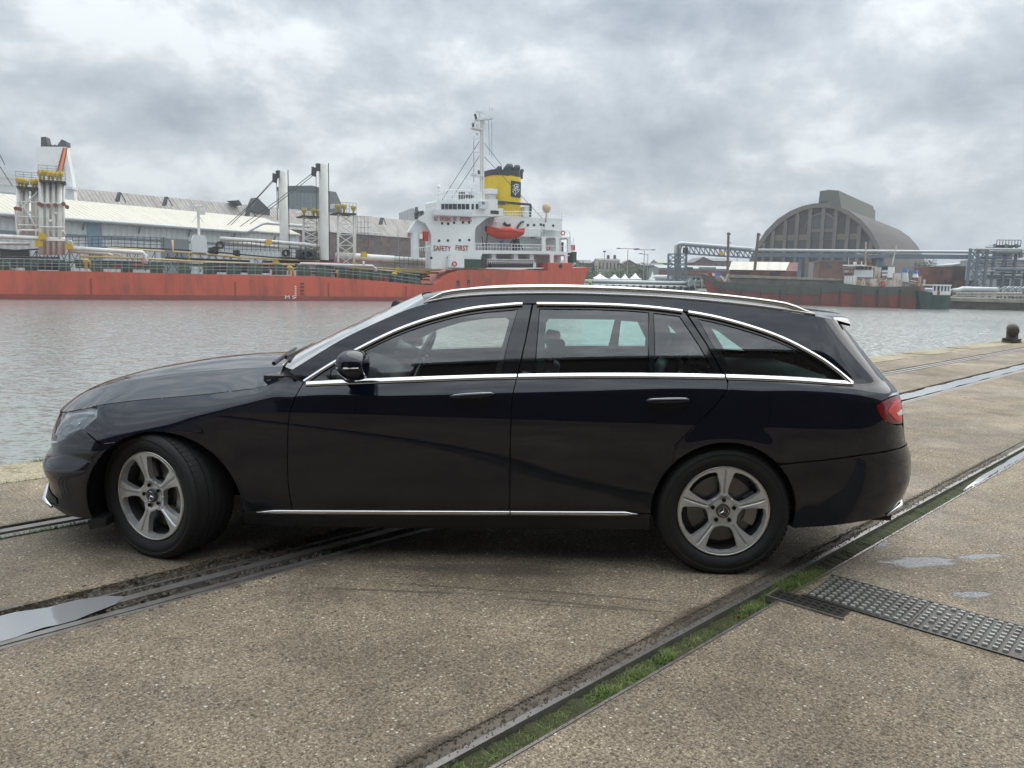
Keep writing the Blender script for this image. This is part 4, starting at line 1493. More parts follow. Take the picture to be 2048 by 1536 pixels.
# left wing: crane post, red box, light
mb = MB()
ftube(mb, FS, z3l((110, 1165), (110, 975)), K0 + 1, 0.62, 14)
ship.part(mb, 'crane_post', M_SWHITE, angle=40)
mb = MB()
fpoly(mb, FS, z3l((60, 968), (120, 880), (190, 890), (232, 970), (225, 975), (120, 975)), K0 + .6, K0 + 1.6)
ship.part(mb, 'crane_jib', M_SWHITE2)
mb = MB()
fbox(mb, FS, *z3(178, 962), *z3(208, 1032), K0 - .2, K0 + .5)
ship.part(mb, 'signal_box', M_REDF)
mb = MB()
fpoly(mb, FS, z3l((122, 820), (170, 808), (178, 835), (150, 850), (125, 870)), K0, K0 + 1)
ship.part(mb, 'search_light', M_DSTEEL)
mb = MB()
ftube(mb, FS, z3l((130, 1085), (225, 1068)), K0 - .1, .05, 4)
for X in range(135, 226, 15):
    mb.tube([FP(FS, *z3(X, 1075), K0 - .1), FP(FS, *z3(X, 1105), K0 - .1)], .04, 4)
ftube(mb, FS, z3l((550, 1050), (690, 1050), (1036, 1060)), K0 + .1, .05, 4)
ftube(mb, FS, z3l((550, 1075), (690, 1075), (1036, 1082)), K0 + .1, .04, 4)
for X in range(552, 1036, 22):
    mb.tube([FP(FS, *z3(X, 1050 + (X - 552) * .02), K0 + .1), FP(FS, *z3(X, 1100), K0 + .1)], .04, 4)
ftube(mb, FS, z3l((640, 1165), (990, 1170)), K0 + .1, .05, 4)
ftube(mb, FS, z3l((640, 1182), (990, 1186)), K0 + .1, .04, 4)
for X in range(640, 990, 14):
    mb.tube([FP(FS, *z3(X, 1165), K0 + .1), FP(FS, *z3(X, 1200), K0 + .1)], .04, 4)
ftube(mb, FS, z3l((262, 690), (360, 655), (520, 660), (600, 690)), K0 + .5, .045, 4)
ftube(mb, FS, z3l((262, 712), (360, 690), (520, 690), (600, 712)), K0 + .5, .04, 4)
for X in range(264, 600, 18):
    mb.tube([FP(FS, *z3(X, 665), K0 + .5), FP(FS, *z3(X, 735), K0 + .5)], .04, 4)
ftube(mb, FS, z3l((760, 815), (910, 815), (1060, 822), (1200, 830)), K0 + 2, .045, 4)
ftube(mb, FS, z3l((760, 838), (910, 836), (1060, 845), (1200, 850)), K0 + 2, .04, 4)
for X in range(762, 1200, 20):
    mb.tube([FP(FS, *z3(X, 818), K0 + 2), FP(FS, *z3(X, 868), K0 + 2)], .04, 4)
ftube(mb, FS, z3l((940, 940), (1060, 938), (1180, 960), (1240, 965)), K0 + .4, .045, 4)
for X in range(942, 1240, 20):
    mb.tube([FP(FS, *z3(X, 945), K0 + .4), FP(FS, *z3(X, 1000), K0 + .4)], .035, 4)
for X0_, X1_ in ((1066, 1140), (1164, 1228)):
    ftube(mb, FS, z3l((X0_, 1068), (X1_, 1070)), K0 + .1, .05, 4)
    for X in range(X0_ + 4, X1_, 14):
        mb.tube([FP(FS, *z3(X, 1068), K0 + .1), FP(FS, *z3(X, 1104), K0 + .1)], .035, 4)
ship.part(mb, 'deck_railing', M_SWHITE, kind='stuff')
# inner pillars of the lower deck opening and white boxes
for X0_, X1_, Y0_, Y1_ in ((672, 703, 1120, 1165), (832, 864, 1120, 1165), (950, 980, 1128, 1165), (975, 995, 1190, 1228)):
    ship.part(fbox(MB(), FS, *z3(X0_, Y0_), *z3(X1_, Y1_), K0 + .6, K0 + 1.6), 'vent_trunk', M_SWHITE)
ship.part(fbox(MB(), FS, *z3(670, 1192), *z3(975, 1228), K0 + .8, K0 + 2.0), 'deck_machinery', M_DSTEEL)
ship.part(fbox(MB(), FS, *z3(470, 1165), *z3(595, 1228), K0 - .5, K0 + .3), 'deck_machinery', M_DGREEN)
ship.part(fbox(MB(), FS, *z3(600, 1160), *z3(634, 1228), K0 - .3, K0 + .3), 'deck_machinery', M_DSTEEL)
mb = MB()
fpoly(mb, FS, z3l((360, 1226), (362, 1160), (375, 1130), (405, 1118), (440, 1118), (462, 1135), (470, 1165), (470, 1226)), K0 - 1.0, K0 - .1)
ship.part(mb, 'hose_drum_cover', M_SWHITE)
# raised red bulwark and bow flare
mb = MB()
fpoly(mb, FS, z3l((1080, 1245), (1080, 1196), (1100, 1192), (1262, 1192), (1264, 1230), (1380, 1222), (1376, 1245)), 0.02, 3.0)
bw = ship.part(mb, 'bulwark', M_HULL)
c = FP(FS, *z3(1176, 1215), -0.02)
ship.part(MB().lathe([(0, -.02), (.32, -.02), (.32, .1)], 'y', 12, tuple(c)), 'hawse_hole', M_DSTEEL)
for X, Y in ((425, 1340), (502, 1336)):
    c = FP(FS, *z3(X, Y), -0.02)
    ship.part(MB().box(c.x - .2, c.x + .2, -.06, .05, c.z - .45, c.z + .4), 'overboard_outlet', M_DSTEEL)
# stern gear at the right
ship.part(fbox(MB(), FS, *z3(1245, 1060), *z3(1280, 1100), 3, 4), 'stern_gear', M_REDF)
ship.part(fbox(MB(), FS, *z3(1262, 1110), *z3(1290, 1190), 3, 5), 'stern_gear', M_DGREEN)
ship.part(fbox(MB(), FS, *z3(1170, 1040), *z3(1196, 1108), 6, 7), 'stern_gear', M_DSTEEL)
mb = MB()
ftube(mb, FS, z3l((1250, 1050), (1240, 960)), 3, .08, 5)
ftube(mb, FS, z3l((1262, 1110), (1270, 1010)), 3, .06, 5)
ship.part(mb, 'flag_staff', M_SWHITE)

# funnel
FK = 5.0
mb = MB()
def funnel_ring(Y, X0_, X1_, kd=5.0):
    a, b = FP(FS, *z3(X0_, Y), FK), FP(FS, *z3(X1_, Y), FK)
    cx_, w = (a.x + b.x) / 2, (b.x - a.x) / 2
    z = (a.z + b.z) / 2
    out = []
    for i in range(28):
        t_ = 2 * PI * i / 28
        out.append((cx_ + math.copysign(abs(math.cos(t_)) ** 0.45, math.cos(t_)) * w, FK + kd / 2 + math.copysign(abs(math.sin(t_)) ** 0.45, math.sin(t_)) * kd / 2, z))
    return out


def loft(mb, rings, cap=True):
    n = len(rings[0])
    o = len(mb.v)
    for r in rings:
        mb.v += r
    for i in range(len(rings) - 1):
        for j in range(n):
            mb.f.append((o + i * n + j, o + i * n + (j + 1) % n, o + (i + 1) * n + (j + 1) % n, o + (i + 1) * n + j))
    if cap:
        mb.f.append(tuple(o + j for j in range(n)))
        mb.f.append(tuple(o + (len(rings) - 1) * n + j for j in range(n)))
    return mb


loft(mb, [funnel_ring(862, 760, 906), funnel_ring(742, 705, 906), funnel_ring(552, 690, 905)])
fun = ship.part(mb, 'funnel', M_FUN, angle=35)
mb = MB()
loft(mb, [funnel_ring(556, 688, 907, 5.05), funnel_ring(512, 689, 900, 5.05)])
ship.part(mb, 'funnel_top', M_FUNB, fun, angle=35)
for X, Y, r in ((718, 505, 20), (785, 500, 30), (845, 502, 24), (886, 520, 14)):
    mb = MB()
    c = FP(FS, *z3(X, Y), FK + 2.4)
    rr_ = r * 0.0215
    mb.tube([c + Vector((0, 0, -1.2)), c + Vector((0, 0, -.1)), c + Vector((rr_ * .25, 0, rr_ * .2)), c + Vector((rr_ * 1.1, 0, rr_ * .25))], rr_, 10)
    ship.part(mb, 'exhaust_pipe', M_FUNB, fun, smooth=True)
mb = MB()
fpoly(mb, FS, z3l((812, 588), (885, 600), (883, 716), (812, 706)), FK - .06, FK + .05)
ship.part(mb, 'emblem_plate', M_FUNB, fun)
for pts in ([(855, 612), (850, 640), (846, 670), (843, 700)], [(826, 628), (846, 616), (872, 622)], [(822, 655), (842, 648), (868, 640)], [(822, 672), (836, 662), (872, 656)],
            [(822, 668), (840, 690), (866, 672), (874, 650)], [(836, 622), (842, 644), (834, 664)], [(862, 624), (858, 650), (864, 672)], [(828, 640), (850, 632), (872, 636)]):
    mb = MB()
    ftube(mb, FS, z3l(*pts), FK - .10, .045, 5)
    ship.part(mb, 'emblem_stroke', M_SWHITE, fun)
mb = MB()
p, q, r_ = FP(FS, *z3(708, 745), FK - .6), FP(FS, *z3(955, 766), FK - .6), FP(FS, *z3(953, 855), FK - .6)
mb.bar(p, q, .3, .35)
mb.bar(q, r_, .3)
ship.part(mb, 'davit_beam', M_DSTEEL)
ship.part(fbox(MB(), FS, *z3(710, 740), *z3(770, 765), FK - 1, FK - .4), 'davit_motor', M_DSTEEL)
ship.part(fbox(MB(), FS, *z3(712, 785), *z3(912, 855), FK + .3, FK + 4.5), 'funnel_base', M_FUN)
ship.part(fbox(MB(), FS, *z3(645, 648), *z3(713, 684), 4, 6.5), 'locker', M_SWHITE)
ship.part(fbox(MB(), FS, *z3(660, 684), *z3(700, 740), 4.4, 6.1), 'locker', M_SWHITE2)
ship.part(fbox(MB(), FS, *z3(912, 780), *z3(945, 860), 4.4, 6.1), 'locker', M_SWHITE2)
# compass binnacle etc on bridge top
for X0_, Y0_, X1_, Y1_, m in ((450, 672, 474, 722, M_DSTEEL), (525, 670, 575, 700, M_SWHITE2), (500, 690, 540, 715, M_DSTEEL), (370, 715, 395, 740, M_SWHITE2), (590, 740, 645, 795, M_SWHITE2), (600, 745, 620, 765, M_DSTEEL)):
    ship.part(fbox(MB(), FS, *z3(X0_, Y0_), *z3(X1_, Y1_), K0 + (.8 if Y0_ < 730 else -1.2), K0 + (2 if Y0_ < 730 else -.4)), 'bridge_fitting', m)
# mast
MK = 3.2
mb = MB()
for dx in (-9, 9):
    ftube(mb, FS, z3l((600 + dx, 730), (600 + dx * .7, 150)), MK, .16, 6)
for i in range(24):
    Y = 730 - i * 24
    mb.bar(FP(FS, *z3(591, Y), MK), FP(FS, *z3(609, Y - 12), MK), .12)
    mb.bar(FP(FS, *z3(609, Y - 12), MK), FP(FS, *z3(591, Y - 24), MK), .12)
ftube(mb, FS, z3l((618, 160), (604, 240)), MK, .08, 5)
mst = ship.part(mb, 'radar_mast', M_MWHITE)
for (a, b, w) in (((555, 148), (676, 136), .45), ((525, 205), (598, 222), .35), ((530, 545), (604, 560), .5), ((545, 285), (600, 285), .12), ((545, 382), (600, 384), .12), ((545, 480), (598, 482), .1), ((540, 625), (600, 622), .12)):
    mb = MB()
    p, q = FP(FS, *z3(*a), MK), FP(FS, *z3(*b), MK)
    mb.bar(p, q, 1.2 if w > .2 else .15, w * .5)
    ship.part(mb, 'yard', M_SWHITE2, mst)
for (a, b, w) in (((556, 84), (616, 98), .22), ((585, 98), (587, 140), .28), ((548, 102), (560, 145), .25), ((655, 50), (655, 138), .05), ((675, 62), (672, 132), .07), ((668, 66), (680, 66), .12),
                  ((524, 172), (552, 165), .2), ((535, 170), (535, 205), .25), ((566, 180), (566, 200), .3), ((540, 265), (540, 300), .12), ((540, 365), (540, 395), .12), ((533, 530), (560, 552), .3), ((575, 515), (577, 545), .25),
                  ((360, 590), (360, 735), .05), ((285, 640), (285, 735), .05), ((380, 615), (385, 700), .05), ((562, 240), (566, 258), .2)):
    mb = MB()
    mb.bar(FP(FS, *z3(*a), MK), FP(FS, *z3(*b), MK), w)
    ship.part(mb, 'aerial', M_SWHITE2 if w != .25 else M_DSTEEL, mst)
for a, b in (((582, 300), (305, 735)), ((582, 410), (378, 722)), ((612, 310), (745, 480)), ((612, 410), (1038, 862)), ((540, 300), (540, 600)), ((524, 650), (531, 690)), ((648, 150), (655, 400)), ((672, 150), (672, 420))):
    mb = MB()
    ftube(mb, FS, z3l(a, b), MK, .04 if a[0] < 640 else .025, 4)
    ship.part(mb, 'stay_wire', M_DSTEEL, mst)
mb = MB()
c = FP(FS, *z3(1076, 790), 3)
mb.lathe([(0, -.35), (.4, -.3), (.68, -.05), (.78, .2)], 'y', 14, tuple(c))
mb.cyl(c, c + Vector((0, .3, -2.2)), .1, 6)
ship.part(mb, 'satellite_dish', mat('dish_beige', (0.55, 0.42, 0.30), 0.7), smooth=True)
mb = MB()
c = FP(FS, *z3(285, 637), 3)
mb.lathe([(0, -.3), (.22, -.2), (.3, 0), (.22, .2), (0, .3)], 'z', 10, tuple(c))
ship.part(mb, 'aerial_dome', M_SWHITE, smooth=True)
ship.part(fbox(MB(), FS, *z3(1062, 925), *z3(1118, 950), K0 + .2, K0 + 1.4), 'liferaft_canister', M_SWHITE)

# lifeboat: its own thing
lbF = FS
a, b = FP(FS, *z3(655, 930), K0 - .2), FP(FS, *z3(932, 950), K0 - .2)
Llb = b.x - a.x
zt_ = FP(FS, *z3(790, 948), K0 - .2).z
zb_ = FP(FS, *z3(790, 1018), K0 - .2).z
lb = Th(FS, 'lifeboat', 'orange red lifeboat hanging in davits on the side of the tanker', 'lifeboat', (a.x + b.x) / 2, K0 + .8, zb_)
mb = MB()
rings = []
for i in range(15):
    f = i / 14
    x = a.x + Llb * f
    w = max(0.03, math.sin(PI * (0.04 + 0.92 * f)) ** 0.55)
    sheer = 0.45 * (2 * f - 1) ** 2
    ring = []
    for j in range(9):
        t_ = PI * j / 8
        ring.append((x, K0 + 1.0 - math.cos(t_) * 1.15 * w, zt_ + sheer - math.sin(t_) ** 0.7 * (zt_ - zb_ + sheer * .6) * (0.35 + 0.65 * w)))
    rings.append(ring)
for r in rings:
    mb.v += r
mb.f += [(i * 9 + j, i * 9 + j + 1, i * 9 + 10 + j, i * 9 + 9 + j) for i in range(14) for j in range(8)]
mb.f += [tuple(i * 9 for i in range(15)) + tuple(i * 9 + 8 for i in range(14, -1, -1))]
lb.part(mb, 'hull', M_LBOAT, smooth=True)
mb = MB()
mb.tube([(r[0][0], r[0][1] - .04, r[0][2]) for r in rings], .06, 5)
lb.part(mb, 'gunwale', mat('lifeboat_light', (0.55, 0.12, 0.09), 0.6))
mb = MB()
c0 = FP(FS, *z3(690, 955), K0 + .2)
c1 = FP(FS, *z3(900, 968), K0 + .2)
mb.tube([c0, (c0 + c1) / 2 + Vector((0, 0, .22)), c1], [.25, .5, .25], 8)
lb.part(mb, 'canopy', M_LBOAT, smooth=True)
# davits
for X in (690, 885):
    mb = MB()
    ftube(mb, FS, z3l((X - 30, 1000), (X - 25, 930), (X, 895), (X + 20, 890)), K0 + 2.0, .16, 6)
    ship.part(mb, 'davit_arm', M_DSTEEL if X > 800 else M_SWHITE2, smooth=True)
mb = MB()
for a_, b_ in (((780, 1085), (830, 1020)), ((850, 1010), (905, 1100)), ((865, 1015), (880, 1100)), ((845, 1015), (850, 1100))):
    mb.bar(FP(FS, *z3(*a_), K0 + 1.6), FP(FS, *z3(*b_), K0 + 1.6), .16)
mb.box(*[FP(FS, *z3(845, 1060), K0 + 1.5).x, FP(FS, *z3(872, 1060), K0 + 1.5).x], K0 + 1.5, K0 + 2.5, FP(FS, *z3(845, 1100), K0 + 1.5).z, FP(FS, *z3(845, 1020), K0 + 1.5).z)
ship.part(mb, 'davit_frame', M_DSTEEL)
mb = MB()
for a_, b_ in (((600, 1000), (610, 1098)), ((640, 975), (630, 1098)), ((617, 1030), (640, 1060)), ((605, 1060), (660, 1055))):
    mb.bar(FP(FS, *z3(*a_), K0 + 1.6), FP(FS, *z3(*b_), K0 + 1.6), .12)
ship.part(mb, 'gangway_frame', M_DSTEEL)
mb = MB()
c = FP(FS, *z3(785, 905), K0 + 2.1)
mb.tube([c + Vector((-.6, 0, .1)), c + Vector((-.1, 0, -.25)), c + Vector((.35, 0, -.1)), c + Vector((.3, 0, -.8)), c + Vector((0, 0, -1.1))], [.28, .2, .28, .2, .25], 8)
ship.part(mb, 'painted_swirl', M_FUNB, smooth=True)
# life rings: things of their own
for i, (px, py, lbl) in enumerate(((767, 559, 'red lifebuoy on the rail of the tanker main deck'), (909, 528, 'red lifebuoy below the white drum cover of the tanker'), (1126, 466, 'red lifebuoy high at the after end of the tanker boat deck'),
                                   (1096, 496, 'red lifebuoy inside the middle side opening of the tanker'))):
    k = (0.15, K0 - 1.3, K0 + .2, K0 + .2)[i]
    c = FP(FS, px, py, k)
    mb = MB()
    mb.tube([(c.x + .31 * math.cos(a), c.y, c.z + .31 * math.sin(a)) for a in [2 * PI * j / 16 for j in range(16)]], .09, 6, closed=True)
    solo(FS, mb, 'lifebuoy', M_REDF, lbl, 'lifebuoy', smooth=True, group='lifebuoys on the tanker')


# ---- people ---------------------------------------------------------
def person(loc, rz, label, top, legs, skin, hat=None, pose='stand', h=1.76):
    t = thing('person', label, 'person', loc, rz)
    k = h / 1.76
    if pose == 'stand':
        J = {'pel': (0, 0, .95), 'ch': (0, .01, 1.32), 'nk': (0, 0, 1.48), 'hd': (0, -.01, 1.62),
             'hl': (-.1, 0, .90), 'kl': (-.11, -.02, .50), 'al': (-.12, .02, .09), 'tl': (-.13, -.12, .04),
             'hr': (.1, 0, .90), 'kr': (.11, -.03, .50), 'ar': (.13, .02, .09), 'tr': (.14, -.12, .04),
             'sl': (-.19, 0, 1.42), 'el': (-.25, .03, 1.14), 'wl': (-.24, -.08, .90), 'gl': (-.24, -.11, .80),
             'sr': (.19, 0, 1.42), 'er': (.25, .03, 1.14), 'wr': (.24, -.10, .92), 'gr': (.23, -.14, .83)}
    else:   # bending over work on the deck
        J = {'pel': (0, .1, .85), 'ch': (.26, 0, 1.08), 'nk': (.36, -.02, 1.18), 'hd': (.47, -.03, 1.26),
             'hl': (-.0, .1, .80), 'kl': (.12, .0, .45), 'al': (-.05, .05, .09), 'tl': (.08, .0, .04),
             'hr': (.0, -.1, .80), 'kr': (.16, -.1, .45), 'ar': (.0, -.12, .09), 'tr': (.14, -.14, .04),
             'sl': (.28, .18, 1.14), 'el': (.42, .2, .90), 'wl': (.56, .1, .76), 'gl': (.62, .05, .72),
             'sr': (.28, -.18, 1.14), 'er': (.40, -.22, .88), 'wr': (.56, -.12, .75), 'gr': (.62, -.08, .70)}
    rad = {'pel': .16, 'ch': .165, 'nk': .06, 'hd': .095, 'h': .10, 'k': .07, 'a': .05, 't': .045, 's': .075, 'e': .05, 'w': .035, 'g': .04}
    names = list(J)
    E = [('pel', 'ch'), ('ch', 'nk'), ('nk', 'hd')]
    for s_ in 'lr':
        E += [('pel', 'h' + s_), ('h' + s_, 'k' + s_), ('k' + s_, 'a' + s_), ('a' + s_, 't' + s_), ('ch', 's' + s_), ('s' + s_, 'e' + s_), ('e' + s_, 'w' + s_), ('w' + s_, 'g' + s_)]

    def skin_obj(nm, ns, m, grow=1.0):
        me = bpy.data.meshes.new(nm)
        me.from_pydata([tuple(Vector(J[n_]) * k) for n_ in ns], [(ns.index(a), ns.index(b)) for a, b in E if a in ns and b in ns], [])
        me.materials.append(m)
        o = link(nm, me, None)
        md = o.modifiers.new('s', 'SKIN')
        for i, n_ in enumerate(ns):
            r = rad.get(n_, rad.get(n_[0], .06)) * grow * k
            me.skin_vertices[0].data[i].radius = (r, r * (.75 if n_ in ('pel', 'ch') else 1))
        me.skin_vertices[0].data[0].use_root = True
        o.modifiers.new('b', 'SUBSURF').levels = 1
        o.modifiers['b'].render_levels = 1
        dg = bpy.context.evaluated_depsgraph_get()
        me2 = bpy.data.meshes.new_from_object(o.evaluated_get(dg))
        o.modifiers.clear()
        o.data = me2
        me2.polygons.foreach_set('use_smooth', [True] * len(me2.polygons))
        me2.materials.clear()
        me2.materials.append(m)
        o.name = nm
        o.parent = t
        return o
    skin_obj('body', names, skin)
    skin_obj('jacket', ['pel', 'ch', 'sl', 'el', 'wl', 'sr', 'er', 'wr'], top, 1.22)
    skin_obj('trousers', ['pel', 'hl', 'kl', 'al', 'hr', 'kr', 'ar'], legs, 1.2)
    if hat:
        mb = MB()
        hp = Vector(J['hd']) * k
        mb.lathe([(0, .13), (.07, .12), (.11, .07), (.12, .02), (.15, .01)], 'z', 12, (hp.x, hp.y, hp.z + .0))
        mb.build('helmet', hat, t, smooth=True)
    return t


SKIN = mat('skin', (0.45, 0.28, 0.20), 0.6)
c = FP(FS, *z3(735, 1096), K0 + .9)
w = (FS.o.x + c.x * FS.c - c.y * FS.s, FS.o.y + c.x * FS.s + c.y * FS.c, c.z)
person(w, FS.rz + .4, 'person in blue overalls and red helmet bending on the tanker deck under the lifeboat', mat('overall_blue', (0.10, 0.17, 0.36), 0.8), mat('overall_blue', (0.1, 0.17, 0.36)), SKIN, M_REDF, 'bend', 1.9)
pv = at(1180, 569, 150)
person((pv.x, pv.y, 0.3), 0.3, 'person in yellow high visibility jacket standing on the far quay beside the white pipes', mat('hivis', (0.62, 0.75, 0.06), 0.7), M_DSTEEL, SKIN, mat('hard_hat', (0.7, 0.7, 0.65), 0.5))

# ================================================================== white ship behind the sheds
FW = Frame((at(110, 400, 190).x, 190), R(10))
ws = Th(FW, 'white_ship', 'white ship with a tall striped funnel rising behind the long shed at the left', 'ship', 0, 4, 0)


def z1(X, Y):
    return X / 3.938, 250 + Y / 3.938


mb = MB()
s = [FW.S(*z1(*p), 0) for p in ((255, 560), (282, 178), (322, 170), (520, 172), (575, 480), (585, 560))]
mb.prism([(s[0][0], 0)] + s + [(s[-1][0], 0)], lambda a, b, d: (a, d, b), 0, 2.0)
ws.part(mb, 'funnel', M_SWHITE)
for off, m in ((0, M_REDF), (24, mat('stripe_orange', (0.70, 0.36, 0.10), 0.6)), (52, M_REDF)):
    mb = MB()
    wd = 24 if off == 0 else (28 if off == 24 else 14)
    a = [(497 + off * .55, 178), (497 + (off + wd) * .55, 178), (440 + off, 376) if False else (443 + (off + wd) * .8, 376), (443 + off * .8, 376)]
    mb.prism([FW.S(*z1(*p), 0) for p in a], lambda a_, b_, d: (a_, d, b_), -.12, -.01)
    ws.part(mb, 'funnel_stripe', m)
for (pts) in (((322, 190), (322, 95), (360, 92), (374, 150), (372, 190)), ((440, 175), (485, 112), (522, 130), (526, 165)), ((382, 184), (395, 155), (410, 155), (420, 182)), ((415, 182), (428, 152), (442, 158), (448, 178))):
    mb = MB()
    mb.prism([FW.S(*z1(*p), 2) for p in pts], lambda a, b, d: (a, d, b), 2, 4.5)
    ws.part(mb, 'exhaust_pipe', M_DSTEEL)
mb = MB()
s = [FW.S(*z1(*p), -3) for p in ((-300, 370), (5, 372), (150, 400), (255, 430), (258, 600))]
mb.prism([(s[0][0], 0)] + s + [(s[-1][0], 0)], lambda a, b, d: (a, d, b), -3, 14)
ws.part(mb, 'superstructure', M_SWHITE2)
mb = MB()
for y in (385, 440, 500):
    p, q = FW.S(*z1(-200, y), -3.1), FW.S(*z1(240, y + 45), -3.1)
    mb.bar((p[0], -3.2, p[1]), (q[0], -3.2, q[1]), .12)
s = [FW.S(*z1(*p), 0) for p in ((282, 205), (320, 200), (282, 170))]
ws.part(mb, 'deck_railing', M_SWHITE, kind='stuff')
ws.part(MB().box(FW.S(*z1(525, 500), 0)[0], FW.S(*z1(588, 500), 0)[0], -1.5, 2, FW.S(*z1(560, 500), 0)[1] - .3, FW.S(*z1(560, 500), 0)[1] + .3), 'ledge', M_SWHITE2)

# ================================================================== sheds behind the tanker
pa = at(0, 425, 140)
pb_ = at(560, 468, 140)
def frame_from(px0, py0, px1, py1, z):
    a, b = gp2(px0, py0, z), gp2(px1, py1, z)
    return Frame(a, math.atan2(b.y - a.y, b.x - a.x)), (b - a).length


def gp2(px, py, z):
    d = ray(px, py)
    t = (z - CAM_H) / d[2]
    return Vector((d[0] * t, d[1] * t, z))


EAVE = 11.6
FA, LA2 = frame_from(0, 424, 560, 466, EAVE)
sh = Th(FA, 'warehouse', 'long pale shed with cream roof and grey cladding right behind the tanker', 'warehouse', 20, 10, 0)
sA0, sA1 = -60.0, FA.x(600, 0)
DEPTH = 26.0
_zr = FA.S(142, 400, DEPTH / 2)[1]
RISE = max(1.5, _zr - EAVE)
ship_dbg = (FA.o.x, FA.o.y, math.degrees(FA.rz), sA1, RISE)
mb = MB().prism([(0, 0), (0, EAVE - .1), (DEPTH / 2, EAVE + RISE - .1), (DEPTH, EAVE - .1), (DEPTH, 0)], lambda a, b, d: (d, a, b), sA0, sA1)
sh.part(mb, 'wall', M_CLAD)
mb = MB()
for (k0, z0, k1, z1_) in ((-.5, EAVE, DEPTH / 2, EAVE + RISE), (DEPTH + .5, EAVE, DEPTH / 2, EAVE + RISE)):
    mb.add([(sA0, k0, z0), (sA1, k0, z0), (sA1, k1, z1_), (sA0, k1, z1_), (sA0, k0, z0 - .25), (sA1, k0, z0 - .25)], [(0, 1, 2, 3), (0, 4, 5, 1)])
sh.part(mb, 'roof', M_CREAM)
mb = MB()
mb.tube([(sA0, -.9, EAVE - .4), (FA.x(490, -.9), -.9, EAVE - .4), (FA.x(497, -.9), -.9, EAVE - .3), (FA.x(526, -.9), -.9, EAVE + 1.7), (FA.x(535, -.9), -.9, EAVE + 2.0), (FA.x(620, -.9), -.9, EAVE + 2.0)], .38, 8)
solo(FA, mb, 'steam_pipe', M_PIPE, 'silver lagged pipe running along the eave of the long pale shed', 'pipe', smooth=True)
mb = MB()
for i in range(14):
    x = sA0 + 8 + i * 11
    mb.bar((x, -.9, EAVE - .8), (x, 0, EAVE - 2.2), .25)
sh.part(mb, 'pipe_bracket', M_BSTEEL)
sh.part(MB().box(sA0, sA1, -.12, 0, EAVE - 3.6, EAVE - 3.1), 'cladding_rail', M_BSTEEL)
for (x0, y0, x1, y1, nm, m) in ((174, 443, 206, 520, 'blue_sheet', mat('blue_sheet', (0.15, 0.23, 0.30), 0.6)), (322, 476, 380, 560, 'door', mat('shed_door', (0.17, 0.19, 0.20), 0.7)), (0, 500, 32, 560, 'door', mat('shed_door', (0.17, .19, .2))),
                                (690, 476, 720, 560, 'door', mat('shed_door', (.17, .19, .2)))):
    sA, zA = FA.S(x0, y0, -.1)
    sB, zB = FA.S(x1, y1, -.1)
    if sB < sA1:
        sh.part(MB().box(sA, sB, -.16, -.01, max(0, zB), zA), nm, m)
sh.part(MB().box(sA0, sA1, -.2, 0, 0, 1.2), 'plinth', M_BRICKD)

# second shed behind, dark roof with hoist gables, then brick front on the right
F2Z = 24.0
F2, L2 = frame_from(142, 376, 800, 439, F2Z)
s2a, s2b = F2.x(-60), F2.x(905)
o2 = Th(F2, 'brick_warehouse', 'long brick warehouse with weathered sheet roof and hoist gables behind the pale shed', 'warehouse', 30, 10, 0)
zE2 = F2.S(760, 470, -9)[1]
mb = MB().prism([(-9, 0), (-9, zE2 - .1), (0, F2Z - .1), (14, zE2), (14, 0)], lambda a, b, d: (d, a, b), s2a, s2b)
o2.part(mb, 'wall', M_BRICKD)
mb = MB()
mb.add([(s2a, -9.6, zE2 - .3), (s2b, -9.6, zE2 - .3), (s2b, 0, F2Z), (s2a, 0, F2Z), (s2a, 14.5, zE2), (s2b, 14.5, zE2)], [(0, 1, 2, 3), (3, 2, 5, 4)])
o2.part(mb, 'roof', M_RUSTR)
for i, (px, py, sc) in enumerate(((240, 384, 1), (334, 393, 1), (500, 412, 1.2), (766, 435, 1), (832, 446, 1))):
    k = -7.0
    c = FP(F2, px, py, k)
    mb = MB()
    h = 2.6 * sc
    mb.prism([(-.9 * sc, -h), (0, 0), (0.25 * sc, -.3), (-.2 * sc, -h)], lambda a, b, d: (c.x + a, d, c.z + b), k, k + 1.6)
    mb.bar((c.x + .1, k, c.z - .1), (c.x + 1.5 * sc, k, c.z - h), .22)
    o2.part(mb, 'hoist_gable', M_DSTEEL)
for px0, px1, py0, py1, m in ((503, 540, 395, 432, M_DSTEEL), (466, 484, 400, 411, M_DSTEEL)):
    mb = MB()
    k = -4
    a, b = F2.S(px0, py1 - 10, k), F2.S(px1, py1, k)
    t_ = F2.S(px0 + 12, py0, k)
    mb.prism([a, (b[0], b[1]), (b[0], b[1] + 2.0 if px0 > 500 else b[1] + .2), t_], lambda x_, y_, d: (x_, d, y_), k, k + 4)
    o2.part(mb, 'dormer', m)
